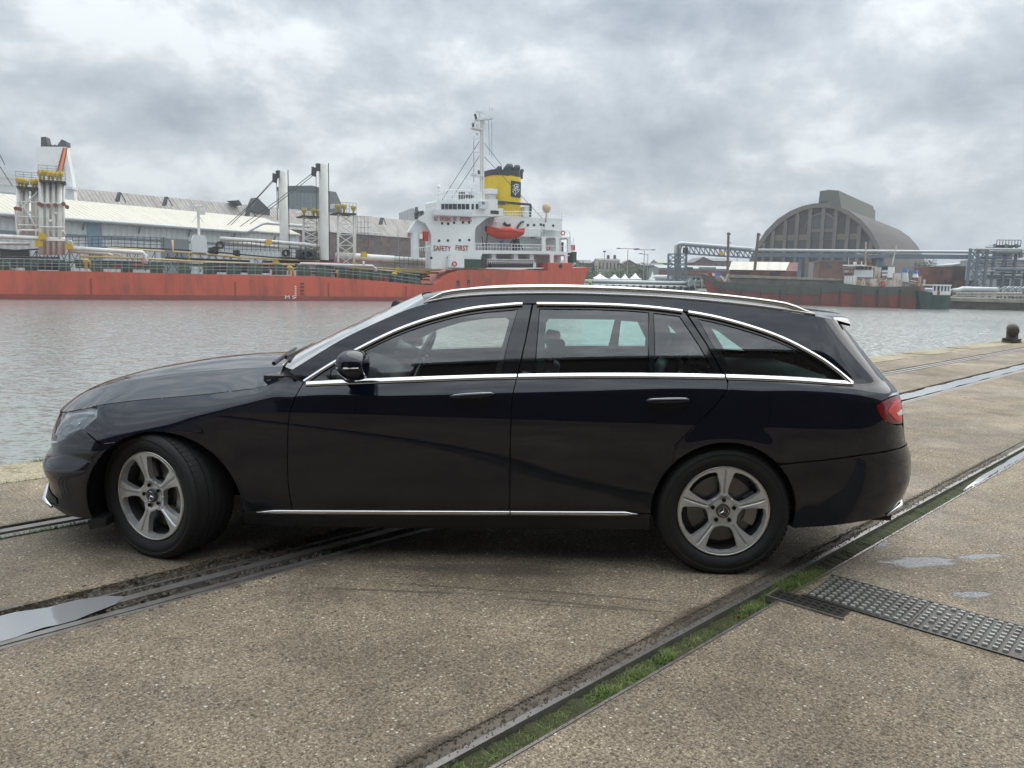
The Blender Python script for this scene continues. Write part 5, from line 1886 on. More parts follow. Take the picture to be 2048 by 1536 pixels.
# front wall details on the visible brick stretch
for px in (796,):
    mb = MB()
    p, q = FP(F2, px, 462, -9.2), FP(F2, px, 516, -9.2)
    mb.tube([p, q], .14, 5)
    o2.part(mb, 'downpipe', M_RAILG)
mb = MB()
ftube(mb, F2, [(714, 463), (762, 466), (763, 482)], -9.3, .13, 5)
o2.part(mb, 'downpipe', M_PIPE)
for x0, y0, x1, y1 in ((764, 470, 775, 493), (816, 466, 826, 485), (738, 480, 748, 496)):
    o2.part(fbox(MB(), F2, x0, y0, x1, y1, -9.15, -8.95), 'window', mat('rust_panel', (0.16, 0.10, 0.075), 0.8))
sc_m = MB()
for i in range(4):
    for j in range(5):
        x = 715 + i * 7
        y = 433 + j * 11
        sc_m.bar(FP(F2, x, y, -10), FP(F2, x, y + 11, -10), .09)
        sc_m.bar(FP(F2, x - 2, y, -10), FP(F2, x + 8, y + .4, -10), .08)
solo(F2, sc_m, 'scaffolding', M_DSTEEL, 'thin scaffold frame against the brick warehouse right of the vent tower', 'scaffolding')

# tall blocks beyond
FT = Frame((at(560, 400, 300).x, 300), R(12))
tb_ = Th(FT, 'grain_store', 'tall windowless teal clad block with dark parapet behind the tanker posts', 'building', 6, 8, 0)
sa, za = FT.S(555, 373, 0)
sb, zb2 = FT.S(641, 373, 0)
tb_.part(MB().box(sa, sb, 0, 16, 0, za - 1.6), 'wall', M_TEAL)
tb_.part(MB().prism([(sa - .2, za - 1.6), (sb + .2, za - 1.6), (sb + .2, za + .1), (sb - 3, za + .9), (sa + 4, za + .4), (sa - .2, za - .2)], lambda a, b, d: (a, d, b), -.2, 16.2), 'parapet', mat('dark_parapet', (0.06, 0.075, 0.08), 0.7))
sc, zc_ = FT.S(657, 383, 6)
sd_, zd = FT.S(672, 383, 6)
tb_.part(MB().prism([(sb + .05, 0), (sb + .05, zc_ + .4), (sd_, zc_), (sd_ + 2.2, zc_ - 5), (sd_ + 2.2, 0)], lambda a, b, d: (a, d, b), 6, 14), 'annex', faded('annex_grey', (0.19, 0.195, 0.19)))
FT2 = Frame((at(800, 430, 340).x, 340), R(5))
t2 = Th(FT2, 'shed', 'pale blue grey shed gable showing left of the tanker bridge', 'building', 3, 5, 0)
pg = [FT2.S(x, y, 0) for x, y in ((798, 440), (798, 426), (824, 416), (846, 424))]
t2.part(MB().prism([(pg[0][0], 0)] + pg[1:] + [(pg[3][0], 0)], lambda a, b, d: (a, d, b), 0, 20), 'wall', M_CLAD)
t2.part(fbox(MB(), FT2, 830, 414, 836, 424, -1, 0), 'vent', M_DSTEEL)

# ================================================================== vaulted hall on the right
def z5(X, Y):
    return 1600 + X / 4.518, 360 + Y / 4.518


FH = Frame((at(1648, 560, 250).x, 250), R(-35))
hall = Th(FH, 'vaulted_hall', 'huge concrete barrel vaulted store with ribbed end wall and roof tower', 'building', 0, 40, 0)
arc_px = [(1497, 535), (1499, 519), (1513, 490), (1531, 462), (1555, 438), (1580, 422), (1604, 412), (1627, 407), (1650, 406), (1672, 410), (1697, 421), (1722, 439), (1743, 463), (1758, 492), (1768, 520), (1772, 545)]
arc = [FH.S(x, y, 0) for x, y in arc_px]
arc = [(arc[0][0], 0)] + arc + [(arc[-1][0], 0)]
inner_px = [(1506, 535), (1509, 519), (1522, 492), (1540, 466), (1562, 445), (1585, 430), (1607, 420), (1628, 415.5), (1650, 415), (1670, 418), (1693, 429), (1716, 446), (1736, 470), (1750, 497), (1759, 523), (1762, 545)]
inn = [FH.S(x, y, 0) for x, y in inner_px]
inn = [(inn[0][0], 0)] + inn + [(inn[-1][0], 0)]
LEN = 95.0
mb = MB()
n = len(arc)
mb.add([(a, 0, b) for a, b in arc] + [(a, LEN, b) for a, b in arc], [(i, i + 1, n + i + 1, n + i) for i in range(n - 1)])
mb.add([(a, LEN, b) for a, b in arc], [tuple(range(n))])
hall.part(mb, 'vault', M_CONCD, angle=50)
mb = MB()
mb.add([(a, 0, b) for a, b in arc] + [(a, 0, b) for a, b in inn] + [(a, 1.5, b) for a, b in inn], [(i, i + 1, n + i + 1, n + i) for i in range(n - 1)] + [(n + i, n + i + 1, 2 * n + i + 1, 2 * n + i) for i in range(n - 1)])
hall.part(mb, 'arch_rim', M_CONC)
mb = MB().add([(a, 1.4, b) for a, b in inn], [tuple(range(n))])
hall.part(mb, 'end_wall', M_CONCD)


def inn_z(s):
    for i in range(len(inn) - 1):
        if inn[i][0] <= s <= inn[i + 1][0] and inn[i + 1][0] > inn[i][0]:
            f = (s - inn[i][0]) / (inn[i + 1][0] - inn[i][0])
            return inn[i][1] + (inn[i + 1][1] - inn[i][1]) * f
    return 0


ribs = [1526, 1543, 1567, 1590, 1615, 1641, 1666, 1691, 1715, 1740]
rs_ = [FH.x(p - 0, 0, 500) for p in ribs]
for s in rs_:
    zt_ = max(2, inn_z(s) - .1)
    hall.part(MB().box(s - .55, s + .55, .25, 1.38, 0, zt_), 'pilaster', M_CONC)
for i in range(len(rs_) - 1):
    a, b = rs_[i] + .6, rs_[i + 1] - .6
    top = min(inn_z(a), inn_z(b))
    for (y0, y1, m) in ((455, 466, M_BAND), (483, 497, M_BAND), (509, 521, M_BAND), (532, 546, M_BAND)):
        z0, z1_ = FH.S(1640, y1, 1.3)[1], FH.S(1640, y0, 1.3)[1]
        if i in (4, 5) and y0 == 455:
            continue
        if top > z1_ + .3:
            hall.part(MB().box(a, b, 1.22, 1.36, z0, z1_), 'window_band', m)
            nmu = 4
            mu = MB()
            for j in range(1, nmu):
                x = a + (b - a) * j / nmu
                mu.box(x - .07, x + .07, 1.14, 1.21, z0, z1_)
            hall.part(mu, 'mullions', M_CONCD)
    zs = FH.S(1640, 474, 1.3)[1]
    if top > zs:
        hall.part(MB().box(a, b, 1.2, 1.36, zs - .9, zs + .9), 'spandrel', mat('buff_panel', (0.20, 0.175, 0.135), 0.8))
# round headed centre window
c = FH.S(1642, 457, 1.1)
w_ = FH.x(1664, 1.1) - c[0]
mb = MB()
mb.prism([(c[0] + w_ * math.cos(PI * i / 16), c[1] + w_ * 1.02 * math.sin(PI * i / 16)) for i in range(17)], lambda a, b, d: (a, d, b), .9, 1.1)
hall.part(mb, 'arched_window', M_BAND)
mb = MB()
mb.tube([(c[0] + w_ * 1.05 * math.cos(PI * i / 16), .85, c[1] + w_ * 1.06 * math.sin(PI * i / 16)) for i in range(17)], .3, 5)
hall.part(mb, 'window_arch', M_CONC)
for i in (4, 5):
    a, b = rs_[i] + .6, rs_[i + 1] - .6
    z0 = FH.S(1640, 461, 1)[1]
    hall.part(MB().box(a, b, .6, 1.2, z0 - .5, z0 + .5), 'lintel', M_CONC)
    z1_, z2_ = FH.S(1640, 463, 1)[1], FH.S(1640, 479, 1)[1]
    hall.part(MB().box(a, b, 1.1, 1.3, z2_, z1_ - .2), 'window_band', M_BAND)
hall.part(MB().box(FH.x(1610, .5), FH.x(1640, .5), .4, 1.2, 0, FH.S(1625, 524, .5)[1]), 'door', mat('tall_door', (0.30, 0.29, 0.27), 0.8))
# roof tower box
mb = MB()
bx_ = [FH.S(*z5(*p), 4) for p in ((165, 225), (180, 100), (262, 88), (350, 95), (372, 250))]
mb.prism(bx_[:1] + bx_[1:], lambda a, b, d: (a, d, b), 4, 60)
hall.part(mb, 'roof_tower', mat('tower_green', (0.125, 0.132, 0.11), 0.8, noise=(0.2, 0.6, (0.13, 0.13, 0.11))))
mb = MB()
bx2 = [FH.S(*z5(*p), 60) for p in ((480, 330), (495, 205), (570, 208), (612, 247), (606, 350))]
mb.prism(bx2, lambda a, b, d: (a, d, b), 60, 75)
hall.part(mb, 'roof_tower', mat('tower_green', (0.125, 0.132, 0.11)))
mb = MB()
for y in (190, 205):
    ftube(mb, FH, [z5(170, y), z5(250, y)], 3.2, .12, 4)
hall.part(mb, 'roof_railing', M_DSTEEL)
# brick annex in front of the hall
FB = Frame((at(1690, 560, 215).x, 215), R(-12))
an = Th(FB, 'brick_annex', 'low red brick annex in front of the vaulted hall behind the rusty ship', 'building', 0, 5, 0)
sa, za = FB.S(1640, 524, 0)
sb, _ = FB.S(1742, 524, 0)
an.part(MB().box(sa, sb, 0, 10, 0, za), 'wall', M_BRICKR)
an.part(MB().box(sa - .2, sb + .2, -.2, 10.2, za + .01, za + .5), 'parapet', M_SLATE)
for x0, x1, y0, y1 in ((1652, 1663, 530, 537), (1690, 1700, 530, 538), (1712, 1722, 530, 538)):
    an.part(fbox(MB(), FB, x0, y0, x1, y1, -.1, .05), 'window', M_BAND)

# low brick building with pale roof
FC = Frame((at(1530, 555, 176).x, 176), R(-20))
cb = Th(FC, 'brick_shed', 'small red brick shed with pale ribbed roof beside the mast of the rusty ship', 'shed', 0, 5, 0)
def z4(X, Y):
    return 1140 + X / 4.096, 360 + Y / 4.096
e0, e1 = FC.S(*z4(1310, 738), 0), FC.S(*z4(1762, 738), 0)
zE = (e0[1] + e1[1]) / 2
r0, r1 = FC.S(*z4(1375, 673), 6), FC.S(*z4(1830, 668), 6)
zR = (r0[1] + r1[1]) / 2
cb.part(MB().prism([(0, 0), (0, zE - .1), (6, zR - .1), (12, zE - .1), (12, 0)], lambda a, b, d: (d, a, b), e0[0], r1[0] + 1.2), 'wall', M_BRICKR)
mb = MB().add([(e0[0] - .2, -.4, zE), (e1[0] + .2, -.4, zE), (r1[0] - .8, 6, zR), (e0[0] - .2, 6, zR), (e0[0] - .2, 12.4, zE), (r1[0] - .8, 12.4, zE)], [(0, 1, 2, 3), (3, 2, 5, 4)])
cb.part(mb, 'roof', corr('pale_roof', (0.66, 0.62, 0.53), (0.42, 0.40, 0.34), 2.4, 0, 0.5))
FC2 = Frame((at(1590, 555, 178).x, 178), R(-20))
for x0, x1 in ((1470, 1500), (1540, 1560)):
    cb.part(fbox(MB(), FC, x0, 545, x1, 554, -.1, .05), 'door', M_DSTEEL)

# ================================================================== pipe bridge
FPB = Frame((at(1370, 500, 168).x, 168), R(-6))
pbr = Th(FPB, 'pipe_bridge', 'blue grey lattice pipe bridge on a tower left of the vaulted hall', 'pipe bridge', 8, 1, 0)
for k in (0.0, 3.0):
    mb = MB()
    tp = [(1370, 491), (1400, 494), (1440, 497), (1475, 500), (1508, 503)]
    bt = [(1372, 507), (1400, 509), (1440, 512), (1475, 514), (1508, 516)]
    for a, b in zip(tp[:-1], tp[1:]):
        mb.bar(FP(FPB, *a, k), FP(FPB, *b, k), .35)
    for a, b in zip(bt[:-1], bt[1:]):
        mb.bar(FP(FPB, *a, k), FP(FPB, *b, k), .35)
    N = 14
    for i in range(N):
        xa = 1370 + 138 * i / N
        xb = 1370 + 138 * (i + 1) / N
        ta, tb2 = interp(tp, xa), interp(tp, xb)
        ba, bb = interp(bt, xa), interp(bt, xb)
        mb.bar(FP(FPB, xa, ta, k), FP(FPB, xb, bb, k), .22)
        mb.bar(FP(FPB, xb, bb, k), FP(FPB, xb, tb2, k), .16)
    pbr.part(mb, 'truss', M_BSTEEL)
mb = MB()
ftube(mb, FPB, [(1352, 560), (1352, 505), (1352, 493), (1357, 488), (1365, 487), (1440, 493), (1508, 499)], .4, .42, 8)
ftube(mb, FPB, [(1358, 558), (1358, 500), (1362, 490), (1370, 488), (1440, 493.5), (1508, 499.5)], 1.8, .42, 8)
pbr.part(mb, 'pipe', M_PIPE, smooth=True)
mb = MB()
for px in (1337, 1357, 1373):
    for k in (0, 3):
        mb.bar(FP(FPB, px, 508 if px < 1350 else 490, k), Vector((FPB.x(px, k, 555), k, 0)), .42)
ys = [508, 522, 536, 550, 564]
for a, b in zip(ys[:-1], ys[1:]):
    for (x0, x1) in ((1337, 1357), (1357, 1373)):
        mb.bar(FP(FPB, x0, a, 0), FP(FPB, x1, b, 0), .2)
        mb.bar(FP(FPB, x1, a, 0), FP(FPB, x0, b, 0), .2)
        mb.bar(FP(FPB, x0, a, 0), FP(FPB, x1, a, 0), .25)
pbr.part(mb, 'support_tower', M_BSTEEL)
pbr.part(fbox(MB(), FPB, 1367, 495, 1376, 506, -.6, .4), 'valve_cabinet', M_DSTEEL)
pbr.part(fbox(MB(), FPB, 1439, 503, 1447, 510, -.5, -.2), 'sign', M_YEL)
FPC = Frame((at(1520, 500, 162).x, 162), R(-14))
pc = Th(FPC, 'pipe_gantry', 'long silver pipe on a grey beam crossing in front of the vaulted hall', 'pipe bridge', 20, 1, 0)
mb = MB()
zg = FPC.S(1600, 501, 0)[1]
xe = FPC.x(2200, 0)
mb.tube([(FPC.x(1500, 0), 0, zg), (xe, 0, zg)], .30, 8)
pc.part(mb, 'pipe', M_PIPE, smooth=True)
pc.part(MB().box(FPC.x(1505, 0), FPC.x(1942, 0), -.3, 1.2, zg - 1.35, zg - .55), 'beam', M_BSTEEL)
for px in (1600, 1757, 1763):
    s = FPC.x(px, 0, 530)
    pc.part(MB().box(s - .35, s + .35, 0, .8, 0, zg - 1.36), 'column', M_BSTEEL)

# masts / poles beside the shed belong to the rusty ship
# ================================================================== rusty coaster
FR = Frame((at(1415, 600, 140).x, 140), math.atan2(122 - 140, at(1840, 600, 122).x - at(1415, 600, 140).x))
rs = Th(FR, 'rusty_ship', 'old green and red rust streaked coaster laid up against the far quay', 'ship', 18, 5, WATER_Z)
hp = [(1408, 549), (1413, 556), (1424, 585), (1432, 612)]
h_out = [(1400, 546), (1418, 552), (1436, 562), (1468, 566), (1560, 571), (1640, 574), (1646, 569), (1689, 567), (1720, 571), (1760, 575), (1800, 573), (1838, 572)]
mb = MB()
top_ = [FR.S(x, y, 0) for x, y in h_out]
xs0, xs1 = FR.x(1428, 0, 605), FR.x(1835, 0, 610)
zsp = [t_[1] - 1.6 for t_ in top_]
ol = [(xs0, WATER_Z - 1), (xs1 - .4, WATER_Z - 1), (xs1, WATER_Z + 1)] + top_[::-1]
no = len(ol)
rs.part(mb.prism(ol, lambda a, b, d: (a, d, b), 0, 9), 'hull', M_BARGE)
mb = MB()
nn = len(top_)
low_ = [(x + (0.7 if i == 0 else 0), z - (1.35 if i > 1 else 0.8)) for i, (x, z) in enumerate(top_)]
mb.prism(top_ + low_[::-1], lambda a, b, d: (a, d, b), -.06, 9.06)
rs.part(mb, 'hull_band', M_BARGEG)
for px in (1445, 1482, 1520, 1560, 1600, 1640, 1680, 1720, 1755, 1772, 1800):
    s, z = FR.S(px, 578, 0)
    rs.part(MB().box(s - .12, s + .12, -.2, -.07, WATER_Z + .3, z), 'hull_frame', M_BARGEG if px % 3 else M_DSTEEL)
mb = MB()
s0, z0 = FR.S(1458, 553, 1.5)
s1, z1_ = FR.S(1684, 563, 1.5)
mb.prism([(s0, z1_ - 1.2), (s1, z1_ - 1.2), (s1, z1_ + .1), (s0 + 1, FR.S(1465, 555, 1.5)[1])], lambda a, b, d: (a, d, b), 1.5, 8)
rs.part(mb, 'hatch_coaming', mat('coaming_grey', (0.17, 0.17, 0.15), 0.8, noise=(0.6, 0.7, (0.08, 0.08, 0.07))))
mb = MB()
mb.prism([(s0 - .3, FR.S(1465, 555, 1.5)[1] + .02), (s1, z1_ + .12), (s1, z1_ + .45), (s0 - .3, FR.S(1465, 551, 1.5)[1] + .2)], lambda a, b, d: (a, d, b), 1.3, 8.2)
rs.part(mb, 'hatch_cover', mat('hatch_pale', (0.36, 0.34, 0.27), 0.8, noise=(1.2, 0.8, (0.15, 0.15, 0.11))))
def z5b(X0, Y0, X1, Y1):
    return (*z5(X0, Y0), *z5(X1, Y1))
for (bx4, k0, k1, nm, m) in (((400, 865, 505, 948), .6, 7, 'deckhouse', M_SWHITE), ((505, 890, 740, 962), 1.2, 7, 'deckhouse', M_RUSTW), ((488, 815, 655, 880), 1.2, 6.5, 'wheelhouse', M_SWHITE2), ((500, 775, 655, 815), 1.3, 6.3, 'wheelhouse', M_RUSTW),
                             ((385, 765, 560, 775), .4, 7, 'wheelhouse_roof', M_SWHITE), ((672, 790, 728, 888), 2, 5, 'funnel', M_RUSTW), ((740, 905, 905, 968), 1.2, 6, 'deckhouse', M_RUSTW), ((735, 780, 800, 868), 2.5, 4.5, 'ventilator_house', M_DSTEEL),
                             ((795, 785, 836, 880), 2, 4, 'ventilator', M_SWHITE), ((840, 840, 905, 905), 2, 5, 'deckhouse', M_RUSTW), ((740, 815, 800, 835), 1.9, 2.5, 'vent_grille', M_SWHITE2), ((740, 845, 790, 865), 1.9, 2.5, 'vent_grille', M_SWHITE2), ((395, 815, 470, 835), .8, 1.2, 'bridge_wing', M_RUSTW)):
    rs.part(fbox(MB(), FR, *z5b(*bx4), k0, k1), nm, m)
for X0_, X1_ in ((505, 520), (527, 545), (552, 575), (585, 610), (620, 645)):
    rs.part(fbox(MB(), FR, *z5b(X0_, 785, X1_, 808), 1.1, 1.25), 'window', M_WIN)
rs.part(fbox(MB(), FR, *z5b(398, 842, 468, 862), .5, .62), 'window', M_WIN)
for (poly, m) in ((((918, 920), (925, 835), (965, 835), (972, 920)), M_SWHITE), (((1015, 880), (1022, 845), (1055, 845), (1062, 880)), M_SWHITE)):
    mb = MB().prism([FR.S(*z5(*p), 4) for p in poly], lambda a, b, d: (a, d, b), 4, 6)
    v_ = rs.part(mb, 'stack', m)
    xs = [p[0] for p in poly]
    mb = MB().prism([FR.S(*z5(*p), 4) for p in ((min(xs) + 5, poly[1][1]), (min(xs) + 10, poly[1][1] - 30), (max(xs) - 5, poly[1][1] - 30), (max(xs) - 5, poly[1][1]))], lambda a, b, d: (a, d, b), 3.9, 6.1)
    rs.part(mb, 'stack_cap', mat('stack_blue', (0.10, 0.20, 0.50), 0.6), v_)
mb = MB()
for (a, b, w) in (((596, 560), (590, 770), .22), ((872, 590), (832, 770), .16), ((440, 768), (440, 700), .08), ((560, 770), (556, 735), .2), ((497, 765), (497, 740), .5), ((505, 665), (700, 675), .1), ((1085, 870), (1075, 960), .3), ((1125, 900), (1118, 980), .3)):
    mb = MB()
    mb.bar(FP(FR, *z5(*a), 3), FP(FR, *z5(*b), 3), w)
    rs.part(mb, 'mast', M_RUSTW)
mb = MB()
for y in (945, 925):
    ftube(mb, FR, [z5(980, y - 20), z5(1060, y - 5)], 1, .06, 4)
for X in range(400, 900, 25):
    mb.bar(FP(FR, *z5(X, 925 if X > 520 else 850), .4), FP(FR, *z5(X, 960), .4), .06)
ftube(mb, FR, [z5(385, 795), z5(480, 795)], .5, .05, 4)
ftube(mb, FR, [z5(560, 775), z5(655, 778)], 1.2, .05, 4)
rs.part(mb, 'ship_railing', M_RUSTW, kind='stuff')
c = FP(FR, *z5(742, 940), 1.0)
mb = MB().tube([(c.x + .4 * math.cos(a), c.y, c.z + .4 * math.sin(a)) for a in [2 * PI * j / 16 for j in range(16)]], .1, 6, closed=True)
solo(FR, mb, 'lifebuoy', M_LBOAT, 'orange lifebuoy on the rusty deckhouse of the old coaster', 'lifebuoy')
mb = MB()
ftube(mb, FR, [(1457, 465), (1455, 553)], 3, .22, 6)
mb.bar(FP(FR, 1454, 468, 3), FP(FR, 1461, 468, 3), .3)
mb.bar(FP(FR, 1455, 484, 3), FP(FR, 1462, 486, 3), .15)
rs.part(mb, 'foremast', mat('mast_brown', (0.16, 0.12, 0.09), 0.8))
mb = MB()
ftube(mb, FR, [(1517, 466), (1509, 543)], 4, .26, 6)
mb.bar(FP(FR, 1514, 470, 4), FP(FR, 1521, 470, 4), .3)
rs.part(mb, 'cargo_mast', mat('mast_brown', (0.16, 0.12, 0.09), 0.8))
for px, m in ((1420, M_REDF), (1434, mat('stack_blue', (0.1, 0.2, 0.5))), (1428, M_SWHITE2)):
    rs.part(fbox(MB(), FR, px - 4, 546, px + 4, 552, 1, 2), 'deck_gear', m)
mb = MB()
ftube(mb, FR, [(1441, 552), (1448, 560), (1452, 567)], 1, .14, 5)
ftube(mb, FR, [(1456, 548), (1450, 563)], 1, .1, 5)
rs.part(mb, 'anchor_gear', M_SWHITE2)

# small harbour tug
FTG = Frame((at(1870, 610, 121).x, 121), R(-4))
tg_ = Th(FTG, 'workboat', 'small green workboat with white glazed wheelhouse moored behind the coaster stern', 'boat', 3, 2, WATER_Z)
mb = MB().prism([FTG.S(*z5(*p), 0) for p in ((1072, 1000), (1195, 1015), (1205, 1040), (1352, 1040), (1362, 1070), (1350, 1168), (1090, 1170))], lambda a, b, d: (a, d, b), 0, 4)
tg_.part(mb, 'hull', mat('tug_green', (0.045, 0.085, 0.07), 0.6, build=m_streak((0.05, 0.09, 0.075), (0.03, 0.035, 0.035), 0.5, 0.9, (.42, .6))))
tg_.part(fbox(MB(), FTG, *z5b(1200, 1005, 1360, 1040), .3, 3.6), 'wheelhouse_side', M_SWHITE)
tg_.part(fbox(MB(), FTG, *z5b(1196, 945, 1370, 957), .1, 3.8), 'wheelhouse_roof', M_SWHITE)
for X in (1204, 1235, 1270, 1300, 1330, 1356):
    tg_.part(fbox(MB(), FTG, *z5b(X - 3, 957, X + 4, 1005), .3, .5), 'window_post', M_SWHITE)
tg_.part(fbox(MB(), FTG, *z5b(1204, 957, 1356, 1005), 2.6, 2.7), 'pane', M_WIN)
tg_.part(fbox(MB(), FTG, *z5b(1244, 1005, 1262, 1038), .2, .32), 'hatch', M_REDF)

# ================================================================== right hand plant
FI = Frame((at(1950, 560, 150).x, 150), R(-8))
pt = Th(FI, 'pipe_tower', 'steel lattice tower carrying the pipes at the right edge of the picture', 'tower', 0, 2, 0)
for (x, k) in ((1941, 0), (1957, 0), (1975, 0), (1941, 4), (1975, 4)):
    s, z = FI.S(x, 497, k)
    pt.part(MB().box(s - .22, s + .22, k - .2, k + .2, 0, z), 'tower_leg', M_BSTEEL)
mb = MB()
ys = [500, 518, 536, 554, 572]
for a, b in zip(ys[:-1], ys[1:]):
    for x0, x1 in ((1941, 1957), (1957, 1975)):
        mb.bar(FP(FI, x0, a, 0), FP(FI, x1, b, 0), .18)
        mb.bar(FP(FI, x1, a, 0), FP(FI, x0, b, 0), .18)
        mb.bar(FP(FI, x0, a, 0), FP(FI, x1, a, 0), .22)
pt.part(mb, 'tower_bracing', M_BSTEEL)
pl_ = Th(FI, 'process_plant', 'tangle of silver pipes and blue steel racks beyond the right edge of the quay', 'pipe rack', 12, 3, 0)
for (x, k) in ((1990, 1), (2012, 1), (2034, 1), (2056, 1), (2080, 1), (1990, 5), (2034, 5), (2080, 5)):
    s, z = FI.S(x, 488, k)
    pl_.part(MB().box(s - .2, s + .2, k - .2, k + .2, 0, z), 'rack_post', M_BSTEEL)
random.seed(8)
for i in range(26):
    mb = MB()
    y = 492 + i * 2.6 + random.uniform(-1, 1)
    x0, x1 = random.uniform(1945, 2010), random.uniform(2020, 2120)
    k = random.uniform(-.5, 5)
    r = random.choice((.10, .14, .2, .3))
    pts = [(x0, y), (x1, y + random.uniform(-1, 2))]
    if random.random() < .5:
        pts.append((x1 + 1, y + 14))
    ftube(mb, FI, pts, k, r, 6)
    pl_.part(mb, 'pipe', M_PIPE if i % 3 else M_BSTEEL, smooth=True)
for i in range(14):
    mb = MB()
    x = random.uniform(1980, 2100)
    y = random.uniform(492, 530)
    ftube(mb, FI, [(x, y), (x + random.uniform(-1, 1), y + random.uniform(18, 46))], random.uniform(-.5, 5), random.choice((.1, .15, .22)), 6)
    pl_.part(mb, 'pipe', M_PIPE if i % 2 else M_RAILG, smooth=True)
mb = MB()
a, b = FP(FI, 1988, 492, 2), FP(FI, 2036, 491, 2)
mb.box(a.x, b.x, 1, 5, a.z - .15, a.z + .15)
for i in range(9):
    x = a.x + (b.x - a.x) * i / 8
    mb.bar((x, 1, a.z), (x, 1, a.z + 1.1), .1)
mb.bar((a.x, 1, a.z + 1.1), (b.x, 1, a.z + 1.1), .1)
pl_.part(mb, 'platform', M_DSTEEL)
FJ = Frame((at(1980, 560, 185).x, 185), R(-6))
gb = Th(FJ, 'process_building', 'plain pale grey process building behind the pipe racks', 'building', 8, 6, 0)
s0, z0 = FJ.S(1976, 518, 0)
gb.part(MB().box(s0, s0 + 30, 0, 14, 0, z0), 'wall', faded('process_grey', (0.36, 0.37, 0.37)))
for x0, x1 in ((1995, 2018), (2026, 2040)):
    gb.part(fbox(MB(), FJ, x0, 553, x1, 572, -.1, .05), 'door', M_BAND)
FK2 = Frame((at(1920, 560, 200).x, 200), R(-8))
gg = Th(FK2, 'gabled_shed', 'pale grey gabled shed between the dark brick building and the pipe tower', 'shed', 2, 5, 0)
pg = [FK2.S(*z5(*p), 0) for p in ((1378, 765), (1525, 740), (1560, 760))]
gg.part(MB().prism([(pg[0][0], 0)] + pg + [(pg[-1][0], 0)], lambda a, b, d: (a, d, b), 0, 12), 'wall', faded('gable_grey', (0.34, 0.36, 0.35)))
FL = Frame((at(1890, 560, 160).x, 160), R(-10))
db = Th(FL, 'brick_building', 'dark brick building of uneven height between the trees and the pipe tower', 'building', 0, 5, 0)
for (X0_, Y0_, X1_, k0, k1) in ((1160, 782, 1380, 0, 9), (1380, 778, 1500, .5, 9), (1110, 862, 1160, -.5, 6), (1400, 905, 1610, -2, 4)):
    s0, z0 = FL.S(*z5(X0_, Y0_), k0)
    s1, _ = FL.S(*z5(X1_, Y0_), k0)
    db.part(MB().box(s0, s1, k0, k1, 0, z0), 'wall', M_BRICKR if X0_ < 1300 else M_BRICKD)
for X0_, X1_, Y0_, Y1_ in ((1205, 1225, 820, 850), (1270, 1290, 820, 850), (1405, 1465, 830, 870), (1300, 1330, 900, 930)):
    db.part(fbox(MB(), FL, *z5b(X0_, Y0_, X1_, Y1_), -.1, .05), 'window', M_BAND)
# silver quay pipe and hose stands
FM = Frame((at(1960, 585, 133).x, 133), R(-3))
mb = MB()
ftube(mb, FM, [(1905, 582), (1917, 581), (1924, 578), (1994, 580)], 0, .45, 8)
solo(FM, mb, 'quay_pipe', M_PIPE, 'thick silver pipe lying along the far quay right of the workboat', 'pipe', smooth=True)
mb = MB()
ftube(mb, FM, [(1850, 579), (1905, 582)], 0, .3, 8)
solo(FM, mb, 'quay_pipe', M_PIPE, 'thin pale pipe on the quay behind the workboat', 'pipe', smooth=True)
mb = MB()
for i in range(22):
    c = FP(FM, 1915 + i * 6, 587, -.5)
    mb.lathe([(0, -.2), (.3, -.15), (.35, .1), (0, .2)], 'z', 6, tuple(c))
ftube(mb, FM, [(1905, 591), (2060, 592)], -.6, .12, 6)
solo(FM, mb, 'sandbags', mat('pale_bag', (0.48, 0.46, 0.40), 0.9), 'row of small pale lumps along the edge of the far quay', 'sandbags', kind='stuff')
for i in range(8):
    mb = MB()
    c = FP(FM, 2006 + i * 7.5, 590, 1)
    mb.tube([(c.x - .9, 1, 0.05), (c.x - .7, 1, 1.5), (c.x + .2, 1, 2.0), (c.x + 1.0, 1, 1.3), (c.x + 1.2, 1, .05)], .16, 6)
    solo(FM, mb, 'loading_hose', M_PIPE if i % 2 else M_RAILG, ('leftmost', 'second', 'third', 'fourth', 'fifth', 'sixth', 'seventh', 'eighth')[i] + ' curved loading hose from the left in the row at the right edge', 'hose', group='loading hoses at the right edge', smooth=True)

# ================================================================== quay beside the tanker stern: jetty pipes, tents, town
FN = Frame((at(1270, 570, 160).x, 160), R(3))
mb = MB()
for (y, r, k) in ((563, .36, 0), (566.5, .30, 1), (571, .33, -1)):
    ftube(mb, FN, [(1167 if y < 570 else 1163, y - 1), (1379, y + 3.5)], k, r, 8)
solo(FN, mb, 'quay_pipes', M_PIPE, 'bundle of silver pipes on the quay between the tanker and the coaster', 'pipes', smooth=True)
mb = MB()
for i in range(16):
    c = FP(FN, 1170 + i * 13.5, 570, 0)
    mb.box(c.x - .2, c.x + .2, -1.6, 1.4, 0, 1.0)
solo(FN, mb, 'pipe_sleepers', M_DSTEEL, 'row of dark supports under the quay pipes', 'supports', kind='stuff')
jm = Th(FN, 'loading_station', 'pale steel loading station at the end of the quay pipes', 'machinery', 12, 0, 0)
for (x0, y0, x1, y1, m) in ((1377, 560, 1416, 573, M_RAILG), (1383, 563, 1412, 569, M_PIPE), (1380, 572, 1420, 577, M_DSTEEL), (1392, 555, 1400, 560, M_DSTEEL)):
    jm.part(fbox(MB(), FN, x0, y0, x1, y1, -1.2, 1.2), 'cabinet', m)
mb = MB()
for x in (1378, 1390, 1404, 1416):
    ftube(mb, FN, [(x, 577), (x - 1, 563), (x + 3, 558)], -1.4, .14, 5)
